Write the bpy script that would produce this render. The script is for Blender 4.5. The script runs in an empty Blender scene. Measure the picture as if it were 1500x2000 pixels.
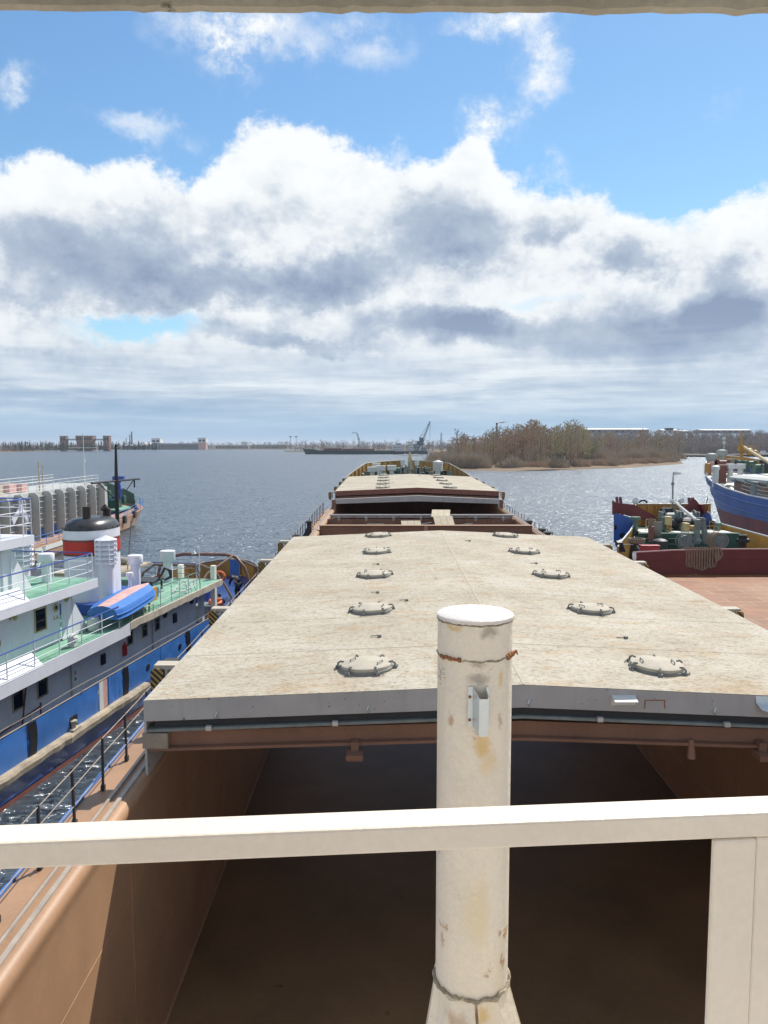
import bpy, bmesh, math, random
from mathutils import Vector, Matrix
rad = math.radians
C = bpy.context.scene.collection
rng = random.Random(7)

# ---------------------------------------------------------------- helpers
class MB:
    """collects simple shapes and links them as one mesh object"""
    def __init__(s):
        s.v = []; s.f = []; s.M = Matrix()
    def add(s, vs, fs):
        o = len(s.v)
        s.v += [s.M @ Vector(v) for v in vs]
        s.f += [tuple(i + o for i in f) for f in fs]
        return s
    def b2(s, x0, x1, y0, y1, z0, z1):
        vs = [(x, y, z) for z in (z0, z1) for y in (y0, y1) for x in (x0, x1)]
        return s.add(vs, [(0, 2, 3, 1), (4, 5, 7, 6), (0, 1, 5, 4), (2, 6, 7, 3), (0, 4, 6, 2), (1, 3, 7, 5)])
    def box(s, c, d, rz=0, rx=0, ry=0):
        m = Matrix.Translation(c) @ Matrix.Rotation(rz, 4, 'Z') @ Matrix.Rotation(rx, 4, 'X') @ Matrix.Rotation(ry, 4, 'Y')
        vs = [m @ Vector((x * d[0] / 2, y * d[1] / 2, z * d[2] / 2)) for z in (-1, 1) for y in (-1, 1) for x in (-1, 1)]
        return s.add(vs, [(0, 2, 3, 1), (4, 5, 7, 6), (0, 1, 5, 4), (2, 6, 7, 3), (0, 4, 6, 2), (1, 3, 7, 5)])
    def bar(s, p, q, w, h=None, up=(0, 0, 1)):
        h = h or w
        p, q = Vector(p), Vector(q); d = (q - p).normalized(); u = Vector(up)
        a = d.cross(u)
        if a.length < 1e-3: a = d.cross(Vector((0, 1, 0)))
        a.normalize(); b = a.cross(d)
        vs = [o + a * i * w / 2 + b * j * h / 2 for o in (p, q) for i, j in ((-1, -1), (1, -1), (1, 1), (-1, 1))]
        return s.add(vs, [(0, 1, 2, 3), (7, 6, 5, 4), (0, 4, 5, 1), (1, 5, 6, 2), (2, 6, 7, 3), (3, 7, 4, 0)])
    def tube(s, pts, r, n=8, caps=True):
        pts = [Vector(p) for p in pts]; k = len(pts)
        rs = r if isinstance(r, (list, tuple)) else [r] * k
        vs = []; fs = []; last = None
        for i, p in enumerate(pts):
            d = (pts[min(i + 1, k - 1)] - pts[max(i - 1, 0)])
            d = d.normalized() if d.length > 1e-9 else Vector((0, 0, 1))
            if last is None:
                a = d.cross(Vector((0, 0, 1)))
                if a.length < 1e-2: a = d.cross(Vector((1, 0, 0)))
            else:
                a = last - d * last.dot(d)
                if a.length < 1e-4: a = d.cross(Vector((1, 0, 0)))
            a.normalize(); last = a; b = d.cross(a)
            for j in range(n):
                t = 2 * math.pi * j / n
                vs.append(p + (a * math.cos(t) + b * math.sin(t)) * rs[i])
        for i in range(k - 1):
            for j in range(n):
                j2 = (j + 1) % n
                fs.append((i * n + j, i * n + j2, (i + 1) * n + j2, (i + 1) * n + j))
        if caps:
            fs.append(tuple(range(n))[::-1]); fs.append(tuple((k - 1) * n + j for j in range(n)))
        return s.add(vs, fs)
    def cyl(s, p, q, r0, r1=None, n=16):
        return s.tube([p, q], [r0, r0 if r1 is None else r1], n)
    def lathe(s, prof, c=(0, 0, 0), n=24):
        c = Vector(c); vs = []; fs = []; k = len(prof)
        for r, z in prof:
            for j in range(n):
                t = 2 * math.pi * j / n
                vs.append(c + Vector((r * math.cos(t), r * math.sin(t), z)))
        for i in range(k - 1):
            for j in range(n):
                j2 = (j + 1) % n
                fs.append((i * n + j, i * n + j2, (i + 1) * n + j2, (i + 1) * n + j))
        fs.append(tuple(range(n))[::-1]); fs.append(tuple((k - 1) * n + j for j in range(n)))
        return s.add(vs, fs)
    def prism(s, poly, a0, a1, axis='z'):
        n = len(poly)
        f = {'z': lambda p, a: (p[0], p[1], a), 'y': lambda p, a: (p[0], a, p[1]), 'x': lambda p, a: (a, p[0], p[1])}[axis]
        vs = [f(p, a0) for p in poly] + [f(p, a1) for p in poly]
        fs = [tuple(range(n))[::-1], tuple(range(n, 2 * n))] + [(i, (i + 1) % n, n + (i + 1) % n, n + i) for i in range(n)]
        return s.add(vs, fs)
    def sheet(s, rows, close=False):
        n = len(rows[0]); vs = [p for r in rows for p in r]; fs = []
        for i in range(len(rows) - 1):
            for j in range(n - 1 + (1 if close else 0)):
                j2 = (j + 1) % n
                fs.append((i * n + j, i * n + j2, (i + 1) * n + j2, (i + 1) * n + j))
        return s.add(vs, fs)
    def solid(s, rows):
        """closed skin of rows of rings, capped"""
        n = len(rows[0]); o = len(s.v)
        s.sheet(rows, True)
        k = len(rows)
        s.f.append(tuple(o + j for j in range(n))[::-1]); s.f.append(tuple(o + (k - 1) * n + j for j in range(n)))
        return s
    def ribbon(s, path, w, h):
        """upright plate of height h, thickness w along a path of (x,y,z)"""
        rows = []
        P = [Vector(p) for p in path]; k = len(P)
        for i, p in enumerate(P):
            d = P[min(i + 1, k - 1)] - P[max(i - 1, 0)]; d.z = 0; d.normalize()
            nrm = Vector((-d.y, d.x, 0)) * w / 2
            hh = h[i] if isinstance(h, (list, tuple)) else h
            up = Vector((0, 0, hh))
            rows.append([p - nrm, p + nrm, p + nrm + up, p - nrm + up])
        return s.solid(rows)
    def ico(s, c, r, sub=2, sc=(1, 1, 1), jit=0, rg=None):
        bm = bmesh.new(); bmesh.ops.create_icosphere(bm, subdivisions=sub, radius=1)
        vs = []
        for v in bm.verts:
            k = 1 + (rg.uniform(-jit, jit) if rg else 0)
            vs.append((c[0] + v.co.x * r * sc[0] * k, c[1] + v.co.y * r * sc[1] * k, c[2] + v.co.z * r * sc[2] * k))
        fs = [tuple(v.index for v in f.verts) for f in bm.faces]
        bm.free()
        return s.add(vs, fs)
    def build(s, name, mat, parent=None, smooth=False, bevel=0, fix=True, kind=None, seg=2, each=0):
        if each:         # every `each` consecutive shapes become an object of their own
            par = list(range(len(s.v)))
            def find(i):
                while par[i] != i: par[i] = par[par[i]]; i = par[i]
                return i
            for f in s.f:
                for k in f[1:]: par[find(k)] = find(f[0])
            order = []; comp = {}
            for f in s.f:
                r = find(f[0])
                if r not in comp: comp[r] = []; order.append(r)
                comp[r].append(f)
            o = None
            for i in range(0, len(order), each):
                m_ = MB(); mp = {}
                for r in order[i:i + each]:
                    for f in comp[r]:
                        for v in f:
                            if v not in mp: mp[v] = len(m_.v); m_.v.append(s.v[v])
                        m_.f.append(tuple(mp[v] for v in f))
                o = m_.build(name, mat, parent, smooth, bevel, fix, kind, seg)
            return o
        me = bpy.data.meshes.new(name)
        me.from_pydata([tuple(v) for v in s.v], [], s.f)
        if fix:
            bm = bmesh.new(); bm.from_mesh(me)
            bmesh.ops.recalc_face_normals(bm, faces=bm.faces); bm.to_mesh(me); bm.free()
        me.materials.append(mat)
        if smooth:
            me.shade_smooth(); me.set_sharp_from_angle(angle=rad(38))
        o = bpy.data.objects.new(name, me); C.objects.link(o)
        if parent: o.parent = parent
        if bevel:
            b = o.modifiers.new('bevel', 'BEVEL'); b.width = bevel; b.segments = seg; b.limit_method = 'ANGLE'
        if kind: o['kind'] = kind
        return o

def tag(o, label, cat, group=None):
    o['label'] = label; o['category'] = cat
    if group: o['group'] = group
    return o
def thing(name, label, cat, loc=(0, 0, 0), rot=(0, 0, 0), group=None):
    o = bpy.data.objects.new(name, None); C.objects.link(o)
    o.empty_display_size = .3
    o.location = loc; o.rotation_euler = rot
    return tag(o, label, cat, group)
def kids(o): return [c for c in bpy.data.objects if c.parent == o]
def copy_tree(o, parent=None):
    c = o.copy(); C.objects.link(c)
    if parent: c.parent = parent
    for ch in kids(o): copy_tree(ch, c)
    return c

# ---------------------------------------------------------------- pixel rays of the survey (used to find real positions)
CAM = Vector((0, 0, 11.0)); FPX = 1500.0
PITCH = math.atan(132 / FPX); YAW = math.atan(7 / FPX / math.cos(PITCH))
def ray(px, py):
    a = (px - 750) / FPX; b = -(py - 1000) / FPX
    x = a; y = math.cos(PITCH) + b * math.sin(PITCH); z = -math.sin(PITCH) + b * math.cos(PITCH)
    c, s = math.cos(YAW), math.sin(YAW)
    return Vector((x * c - y * s, x * s + y * c, z))
def at(px, py, Y):
    r = ray(px, py); return CAM + r * (Y / r.y)
def az_el(px, py):
    r = ray(px, py).normalized(); return math.atan2(r.x, r.y), math.asin(r.z)

# ---------------------------------------------------------------- materials
def nt(mat): return mat.node_tree.nodes, mat.node_tree.links
def M(name, col, rough=.55, metal=0., var=.14, vs=1.6, rust=0., rs=5., rcol=(.17, .07, .03), streak=0., scol=(.2, .12, .07), ss=3.,
      bump=0., bs=30., spec=.5, fine=.06):
    """painted, worn surface: soft blotches, fine grain, rust spots, runs down the surface"""
    m = bpy.data.materials.new(name); m.use_nodes = True
    N, L = nt(m); B = N['Principled BSDF']
    B.inputs['Roughness'].default_value = rough; B.inputs['Metallic'].default_value = metal
    B.inputs['Specular IOR Level'].default_value = spec
    tc = N.new('ShaderNodeTexCoord')
    def noise(scale, detail=5, r=.6, mp=None):
        n = N.new('ShaderNodeTexNoise'); n.inputs['Scale'].default_value = scale; n.inputs['Detail'].default_value = detail
        n.inputs['Roughness'].default_value = r
        if mp:
            k = N.new('ShaderNodeMapping'); k.inputs['Scale'].default_value = mp; L.new(tc.outputs['Object'], k.inputs[0]); L.new(k.outputs[0], n.inputs['Vector'])
        else: L.new(tc.outputs['Object'], n.inputs['Vector'])
        return n.outputs['Fac']
    def mrange(v, a, b, c, d):
        k = N.new('ShaderNodeMapRange'); L.new(v, k.inputs[0])
        for i, x in enumerate((a, b, c, d)): k.inputs[i + 1].default_value = x
        return k.outputs[0]
    def mixc(f, a, b):
        k = N.new('ShaderNodeMix'); k.data_type = 'RGBA'
        if hasattr(f, 'links'): L.new(f, k.inputs[0])
        else: k.inputs[0].default_value = f
        for i, x in ((6, a), (7, b)):
            if hasattr(x, 'links'): L.new(x, k.inputs[i])
            else: k.inputs[i].default_value = (*x, 1)
        return k.outputs[2]
    lo = tuple(c * (1 - var) for c in col); hi = tuple(min(1, c * (1 + var)) for c in col)
    c = mixc(mrange(noise(vs, 6), .3, .7, 0, 1), lo, hi)
    if fine:
        c2 = mixc(mrange(noise(vs * 22, 3), .3, .7, 0, 1), (1 - fine,) * 3, (1 + fine,) * 3)
        k = N.new('ShaderNodeMix'); k.data_type = 'RGBA'; k.blend_type = 'MULTIPLY'; k.inputs[0].default_value = 1
        L.new(c, k.inputs[6]); L.new(c2, k.inputs[7]); c = k.outputs[2]
    if streak:
        f = mrange(noise(ss, 5, .6, (1, 1, .12)), .52, .78, 0, streak); c = mixc(f, c, scol)
    if rust:
        th = .72 - rust * .3
        f = mrange(noise(rs, 9, .68), th, th + .05, 0, .9); c = mixc(f, c, rcol)
        L.new(mrange(f, 0, 1, rough, .9), B.inputs['Roughness'])
    L.new(c, B.inputs['Base Color'])
    if bump:
        b = N.new('ShaderNodeBump'); b.inputs['Strength'].default_value = bump; b.inputs['Distance'].default_value = .02
        L.new(noise(bs, 4), b.inputs['Height']); L.new(b.outputs[0], B.inputs['Normal'])
    return m

MT = {}
MT['rail_white'] = M('rail_white', (.82, .725, .595), .42, var=.06, vs=3, rust=.12, rs=11, rcol=(.5, .33, .16), streak=.15, scol=(.72, .6, .42), ss=12, bump=.12, bs=60, fine=.03)
MT['post_white'] = M('post_white', (.80, .715, .585), .5, var=.07, vs=4, rust=.30, rs=9, rcol=(.45, .25, .10), streak=.75, scol=(.72, .55, .30), ss=9, bump=.25, bs=45, fine=.04)
MT['post_cap'] = M('post_cap', (.74, .68, .63), .55, var=.06, vs=6, rust=.08, rs=14, bump=.2, bs=50)
MT['rust_weld'] = M('rust_weld', (.30, .13, .05), .85, var=.45, vs=22, bump=.6, bs=60)
MT['grime'] = M('grime', (.35, .29, .2), .9, var=.4, vs=25, bump=.6, bs=70)
MT['galv'] = M('galv', (.62, .66, .64), .35, .5, var=.06, vs=8, fine=.03)
MT['canopy'] = M('canopy', (.42, .39, .31), .7, var=.2, vs=5, rust=.3, rs=9, rcol=(.06, .05, .035), bump=.3, bs=40)
MT['cover_side'] = M('cover_side', (.41, .41, .405), .5, var=.1, vs=1.5, rust=.34, rs=7, rcol=(.10, .05, .035), streak=.25, scol=(.2, .17, .15), ss=4, fine=.05)
MT['cover_red'] = M('cover_red', (.20, .075, .055), .6, var=.2, rust=.1)
MT['rubber'] = M('rubber', (.03, .032, .035), .7)
MT['dark_metal'] = M('dark_metal', (.035, .035, .04), .55, var=.3, rust=.12)
MT['lid_side'] = M('lid_side', (.2, .2, .18), .6, var=.25, rust=.2, rs=8)
MT['tan_paint'] = M('tan_paint', (.40, .235, .135), .5, var=.13, vs=.7, rust=.05, rs=3, rcol=(.2, .1, .06), streak=.22, scol=(.36, .19, .1), ss=2.2, fine=.05)
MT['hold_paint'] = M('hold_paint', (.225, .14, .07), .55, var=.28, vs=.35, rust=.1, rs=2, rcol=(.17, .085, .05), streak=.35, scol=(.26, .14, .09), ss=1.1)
MT['brown_steel'] = M('brown_steel', (.22, .115, .075), .55, var=.2, vs=.8, rust=.16, rs=4, rcol=(.08, .04, .03), streak=.3, scol=(.1, .06, .045), ss=2)
MT['rail_steel'] = M('rail_steel', (.40, .33, .26), .5, var=.2, vs=3, rust=.25, rs=7, rcol=(.55, .48, .3), streak=0)
MT['hull_blue_dk'] = M('hull_blue_dk', (.02, .06, .22), .35, var=.3, vs=.8, rust=.1, rs=3, streak=.3, scol=(.03, .04, .08), ss=1.5)
MT['hull_blue'] = M('hull_blue', (.05, .175, .49), .4, var=.22, vs=.9, rust=.08, rs=3.5, rcol=(.09, .12, .2), streak=.3, scol=(.07, .2, .5), ss=2)
MT['hull_red'] = M('hull_red', (.2, .065, .05), .6, var=.25, rust=.2, rs=3, streak=.4, scol=(.12, .05, .04))
MT['tug_white'] = M('tug_white', (.755, .755, .80), .4, var=.06, vs=1, rust=.05, rs=4, rcol=(.45, .42, .36), streak=.14, scol=(.55, .55, .5), ss=2.5, bump=.1, bs=3)
MT['tug_grey'] = M('tug_grey', (.88, .85, .74), .45, var=.08, vs=1, rust=.06, rs=4, streak=.15, scol=(.3, .3, .3), bump=.1, bs=3)
MT['deck_green'] = M('deck_green', (.20, .40, .28), .65, var=.22, vs=1.2, rust=.12, rs=3, rcol=(.2, .26, .18), fine=.08)
MT['deck_green_dk'] = M('deck_green_dk', (.028, .085, .058), .6, var=.3, vs=1.2, rust=.15)
MT['rusty_beige'] = M('rusty_beige', (.48, .42, .33), .7, var=.2, vs=2, rust=.3, rs=5, rcol=(.2, .11, .05))
MT['rail_blue'] = M('rail_blue', (.03, .08, .34), .4)
MT['wood'] = M('wood', (.40, .33, .24), .8, var=.3, vs=2.5, rust=.3, rs=5, rcol=(.12, .09, .06), bump=.5, bs=14)
MT['plank'] = M('plank', (.52, .44, .31), .8, var=.15, vs=3)
MT['black'] = M('black', (.012, .012, .014), .5)
MT['bow_yellow'] = M('bow_yellow', (.40, .22, .06), .55, var=.3, vs=1.2, rust=.32, rs=4, rcol=(.13, .075, .04), streak=.45, scol=(.2, .1, .045))
MT['glass'] = M('glass', (.012, .014, .014), .08, var=.3)
MT['frame_yellow'] = M('frame_yellow', (.46, .38, .2), .6)
MT['red'] = M('red', (.55, .03, .015), .45, var=.1, streak=.2, scol=(.4, .05, .03))
MT['funnel_black'] = M('funnel_black', (.045, .042, .042), .32, var=.3, vs=3)
MT['pipe_brown'] = M('pipe_brown', (.035, .025, .022), .7)
MT['pinkish'] = M('pinkish', (.60, .36, .33), .6, var=.2, vs=3)
MT['yellow_paint'] = M('yellow_paint', (.52, .27, .055), .5, var=.2, vs=1.2, rust=.18, rs=4, rcol=(.2, .1, .04), streak=.25, scol=(.35, .16, .05))
MT['cream_paint'] = M('cream_paint', (.55, .43, .22), .5, var=.15, rust=.15, rs=6)
MT['boat_blue'] = M('boat_blue', (.05, .19, .55), .4, var=.12, vs=3, rust=.06, rs=8, rcol=(.3, .35, .4))
MT['orange'] = M('orange', (.75, .16, .04), .6)
MT['navy_cloth'] = M('navy_cloth', (.012, .016, .035), .85)
MT['skin'] = M('skin', (.45, .26, .18), .55)
MT['hair'] = M('hair', (.03, .02, .015), .6)
MT['rope'] = M('rope', (.26, .185, .13), .9, var=.25, vs=9, bump=.8, bs=40)
MT['rope_grey'] = M('rope_grey', (.33, .31, .26), .9, var=.25, vs=9, bump=.6, bs=40)
MT['maroon'] = M('maroon', (.15, .028, .028), .5, var=.16, vs=.9, rust=.06, rs=4, streak=.3, scol=(.11, .03, .03), ss=2)
MT['locker_red'] = M('locker_red', (.36, .035, .05), .4, var=.12, vs=2)
MT['mach_grey'] = M('mach_grey', (.19, .22, .21), .5, var=.25, vs=3, rust=.15, rs=6)
MT['mach_green'] = M('mach_green', (.10, .17, .13), .55, var=.3, vs=3, rust=.15, rs=6)
MT['vent_white'] = M('vent_white', (.66, .67, .63), .5, var=.1, vs=2, rust=.1, rs=5)
MT['rib_grey'] = M('rib_grey', (.47, .47, .44), .55, var=.1, vs=.8, rust=.14, rs=3, rcol=(.3, .24, .18), streak=.2, scol=(.3, .27, .23))
MT['rust_hull'] = M('rust_hull', (.40, .24, .16), .7, var=.25, vs=.7, rust=.25, rs=2, rcol=(.2, .1, .06), streak=.3, scol=(.25, .14, .09))
MT['ship_blue'] = M('ship_blue', (.05, .125, .36), .42, var=.2, vs=.35, rust=.08, rs=1.5, rcol=(.1, .17, .42), streak=.3, scol=(.06, .12, .4), ss=.8)
MT['ship_red'] = M('ship_red', (.20, .055, .05), .55, var=.3, vs=.5, rust=.15, rs=1, rcol=(.13, .05, .05), streak=.4, scol=(.14, .055, .055), ss=.6)
MT['ship_grey'] = M('ship_grey', (.40, .42, .38), .55, var=.15, vs=1, rust=.12, rs=3)
MT['brick_red'] = M('brick_red', (.27, .16, .13), .9, var=.1, vs=.2)
MT['far_white'] = M('far_white', (.75, .74, .72), .7, var=.06, vs=.1)
MT['far_grey'] = M('far_grey', (.30, .31, .33), .8, var=.15, vs=.05)
MT['far_dark'] = M('far_dark', (.05, .055, .06), .8, var=.3, vs=.05)
MT['ship_dkgreen'] = M('ship_dkgreen', (.02, .06, .05), .5, var=.2, vs=.2)
MT['far_rust'] = M('far_rust', (.16, .06, .05), .7, var=.25, vs=.2)
MT['crane_green'] = M('crane_green', (.06, .12, .13), .6, var=.2)
MT['sand'] = M('sand', (.27, .19, .115), .95, var=.18, vs=.06, rust=.25, rs=.12, rcol=(.2, .14, .08))
MT['dry_grass'] = M('dry_grass', (.19, .125, .07), .95, var=.3, vs=.05, rust=.4, rs=.15, rcol=(.11, .075, .04))
MT['land'] = M('land', (.085, .065, .048), .95, var=.3, vs=.01)
MT['twig_brown'] = M('twig_brown', (.42, .34, .25), .9, var=.2, vs=.3, fine=0)
MT['twig_red'] = M('twig_red', (.46, .33, .23), .9, var=.2, vs=.3, fine=0)
MT['twig_olive'] = M('twig_olive', (.46, .41, .24), .9, var=.2, vs=.3, fine=0)
MT['bark'] = M('bark', (.15, .115, .09), .9, fine=0)
MT['bark_pale'] = M('bark_pale', (.30, .27, .23), .9, fine=0)
MT['leaf_spring'] = M('leaf_spring', (.22, .24, .09), .8, var=.3, vs=.3, fine=0)
MT['leaf_pine'] = M('leaf_pine', (.035, .06, .03), .8, var=.3, vs=.3, fine=0)
MT['far_twig'] = M('far_twig', (.26, .215, .185), .95, var=.3, vs=.05, fine=0)
MT['far_pine'] = M('far_pine', (.05, .07, .045), .95, var=.3, vs=.05, fine=0)
MT['white_cloth'] = M('white_cloth', (.8, .8, .78), .8)
MT['smoke'] = M('smoke', (.85, .85, .86), 1, fine=0)

def stains(m, lst):
    '''run-off and dirt patches of their own shape on the face turned to the bridge: (x, z, rx, rz, colour, amount)'''
    N, L = nt(m); B = N['Principled BSDF']; c = B.inputs['Base Color'].links[0].from_socket
    tc = N.new('ShaderNodeTexCoord'); no = N.new('ShaderNodeTexNoise'); no.inputs['Scale'].default_value = 26; no.inputs['Detail'].default_value = 7; no.inputs['Roughness'].default_value = .7; L.new(tc.outputs['Object'], no.inputs['Vector'])
    w = N.new('ShaderNodeVectorMath'); w.operation = 'MULTIPLY_ADD'; L.new(no.outputs['Color'], w.inputs[0]); w.inputs[1].default_value = (.05, 0, .07)
    q = N.new('ShaderNodeVectorMath'); q.operation = 'ADD'; L.new(tc.outputs['Object'], q.inputs[0]); q.inputs[1].default_value = (-.025, 0, -.035); L.new(q.outputs[0], w.inputs[2])
    for x, z, rx, rz, col, amt in lst:
        a = N.new('ShaderNodeVectorMath'); a.operation = 'SUBTRACT'; L.new(w.outputs[0], a.inputs[0]); a.inputs[1].default_value = (x, -.1, z)
        b = N.new('ShaderNodeVectorMath'); b.operation = 'MULTIPLY'; L.new(a.outputs[0], b.inputs[0]); b.inputs[1].default_value = (1 / rx, 8, 1 / rz)
        l = N.new('ShaderNodeVectorMath'); l.operation = 'LENGTH'; L.new(b.outputs[0], l.inputs[0])
        r = N.new('ShaderNodeMapRange'); r.interpolation_type = 'SMOOTHSTEP'; L.new(l.outputs['Value'], r.inputs[0])
        for i, v in enumerate((.2, 1.15, min(.95, amt * 1.4), 0)): r.inputs[i + 1].default_value = v
        k = N.new('ShaderNodeMix'); k.data_type = 'RGBA'; L.new(r.outputs[0], k.inputs[0]); L.new(c, k.inputs[6]); k.inputs[7].default_value = (*col, 1); c = k.outputs[2]
    L.new(c, B.inputs['Base Color'])
def cover_top_mat():
    m = bpy.data.materials.new('cover_top'); m.use_nodes = True
    N, L = nt(m); B = N['Principled BSDF']; B.inputs['Roughness'].default_value = .85; B.inputs['Specular IOR Level'].default_value = .25
    tc = N.new('ShaderNodeTexCoord')
    def noise(scale, detail, r, mp=(1, 1, 1), dist=0):
        k = N.new('ShaderNodeMapping'); k.inputs['Scale'].default_value = mp; L.new(tc.outputs['Object'], k.inputs[0])
        n = N.new('ShaderNodeTexNoise'); n.inputs['Scale'].default_value = scale; n.inputs['Detail'].default_value = detail
        n.inputs['Roughness'].default_value = r; n.inputs['Distortion'].default_value = dist; L.new(k.outputs[0], n.inputs['Vector']); return n.outputs['Fac']
    def ramp(v, stops):
        k = N.new('ShaderNodeValToRGB'); L.new(v, k.inputs[0]); e = k.color_ramp.elements
        e[0].position, e[0].color = stops[0][0], (*stops[0][1], 1); e[1].position, e[1].color = stops[-1][0], (*stops[-1][1], 1)
        for p, c in stops[1:-1]: x = e.new(p); x.color = (*c, 1)
        return k.outputs[0]
    def mix(f, a, b, mode='MIX'):
        k = N.new('ShaderNodeMix'); k.data_type = 'RGBA'; k.blend_type = mode
        if hasattr(f, 'links'): L.new(f, k.inputs[0])
        else: k.inputs[0].default_value = f
        for i, x in ((6, a), (7, b)):
            if hasattr(x, 'links'): L.new(x, k.inputs[i])
            else: k.inputs[i].default_value = (*x, 1)
        return k.outputs[2]
    base = ramp(noise(.5, 7, .62), [(.3, (.40, .345, .262)), (.5, (.465, .415, .33)), (.7, (.525, .48, .40))])
    # drag marks across the ship
    st = ramp(noise(1.8, 9, .82, (.75, 1.6, 1), .15), [(.36, (.74, .66, .54)), (.47, (.97, .96, .94)), (.6, (1.04, 1.04, 1.05))])
    c = mix(.85, base, st, 'MULTIPLY')
    # ochre stains
    f = ramp(noise(1.3, 8, .7, (.5, 1.3, 1)), [(.54, (0, 0, 0)), (.74, (.7, .7, .7))])
    c = mix(f, c, (.42, .27, .13))
    # grey worn patches
    f = ramp(noise(.55, 6, .65, (1, 1.6, 3)), [(.60, (0, 0, 0)), (.72, (.55, .55, .55))])
    c = mix(f, c, (.30, .27, .235))
    # coarse grit
    g = ramp(noise(13, 7, .85, (.7, 1.2, 1)), [(.38, (.45, .38, .29)), (.48, (1, 1, 1)), (.62, (1.12, 1.12, 1.12))])
    c = mix(.9, c, g, 'MULTIPLY')
    g = ramp(noise(5.5, 5, .75), [(.29, (.42, .32, .22)), (.36, (1, 1, 1))])
    c = mix(.8, c, g, 'MULTIPLY')
    L.new(c, B.inputs['Base Color'])
    b = N.new('ShaderNodeBump'); b.inputs['Strength'].default_value = .5; b.inputs['Distance'].default_value = .01
    L.new(noise(20, 6, .75), b.inputs['Height']); L.new(b.outputs[0], B.inputs['Normal'])
    return m
MT['cover_top'] = cover_top_mat()
MT['lid_top'] = M('lid_top', (.45, .40, .315), .85, var=.12, vs=4, rust=.1, rs=12, rcol=(.25, .19, .12), bump=.3, bs=60, fine=.15)
MT['end_plate'] = M('end_plate', (.30, .255, .2), .7, var=.2, vs=3, rust=.35, rs=6, rcol=(.14, .06, .03))

def barge_floor_mat():
    m = M('barge_floor', (.215, .072, .017), .7, var=.3, vs=.5, rust=.22, rs=1.2, rcol=(.25, .10, .032), fine=.08)
    N, L = nt(m); B = N['Principled BSDF']; src = B.inputs['Base Color'].links[0].from_socket
    tc = N.new('ShaderNodeTexCoord'); n = N.new('ShaderNodeTexNoise'); n.inputs['Scale'].default_value = .8; n.inputs['Detail'].default_value = 6
    L.new(tc.outputs['Object'], n.inputs['Vector'])
    a = N.new('ShaderNodeVectorMath'); a.operation = 'MULTIPLY_ADD'; L.new(n.outputs['Color'], a.inputs[0]); a.inputs[1].default_value = (.25,) * 3; L.new(tc.outputs['Object'], a.inputs[2])
    br = N.new('ShaderNodeTexBrick'); br.inputs['Scale'].default_value = 1; br.inputs['Brick Width'].default_value = 1.6; br.inputs['Row Height'].default_value = .9
    br.inputs['Mortar Size'].default_value = .05; br.inputs['Mortar Smooth'].default_value = .5; br.inputs['Color1'].default_value = (0, 0, 0, 1); br.inputs['Color2'].default_value = (.4, .4, .4, 1)
    br.inputs['Mortar'].default_value = (.8, .8, .8, 1); L.new(a.outputs[0], br.inputs['Vector'])
    n2 = N.new('ShaderNodeTexNoise'); n2.inputs['Scale'].default_value = .35; n2.inputs['Detail'].default_value = 5; L.new(tc.outputs['Object'], n2.inputs['Vector'])
    mr = N.new('ShaderNodeMapRange'); L.new(n2.outputs['Fac'], mr.inputs[0]); mr.inputs[1].default_value = .30; mr.inputs[2].default_value = .55
    mm = N.new('ShaderNodeMath'); mm.operation = 'MULTIPLY'; L.new(mr.outputs[0], mm.inputs[0]); L.new(br.outputs['Color'], mm.inputs[1])
    k = N.new('ShaderNodeMix'); k.data_type = 'RGBA'; L.new(mm.outputs[0], k.inputs[0]); L.new(src, k.inputs[6]); k.inputs[7].default_value = (.36, .21, .115, 1)
    L.new(k.outputs[2], B.inputs['Base Color'])
    return m
MT['barge_floor'] = barge_floor_mat()

def hazard_mat():
    m = bpy.data.materials.new('hazard'); m.use_nodes = True; N, L = nt(m); B = N['Principled BSDF']; B.inputs['Roughness'].default_value = .6
    tc = N.new('ShaderNodeTexCoord'); sp = N.new('ShaderNodeSeparateXYZ'); L.new(tc.outputs['Object'], sp.inputs[0])
    a = N.new('ShaderNodeMath'); a.operation = 'ADD'; L.new(sp.outputs[0], a.inputs[0]); L.new(sp.outputs[2], a.inputs[1])
    b = N.new('ShaderNodeMath'); b.operation = 'MULTIPLY'; L.new(a.outputs[0], b.inputs[0]); b.inputs[1].default_value = 7.5
    f = N.new('ShaderNodeMath'); f.operation = 'FRACT'; L.new(b.outputs[0], f.inputs[0])
    g = N.new('ShaderNodeMath'); g.operation = 'GREATER_THAN'; L.new(f.outputs[0], g.inputs[0]); g.inputs[1].default_value = .5
    k = N.new('ShaderNodeMix'); k.data_type = 'RGBA'; L.new(g.outputs[0], k.inputs[0]); k.inputs[6].default_value = (.02, .02, .02, 1); k.inputs[7].default_value = (.42, .26, .06, 1)
    L.new(k.outputs[2], B.inputs['Base Color']); return m
MT['hazard'] = hazard_mat()

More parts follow.
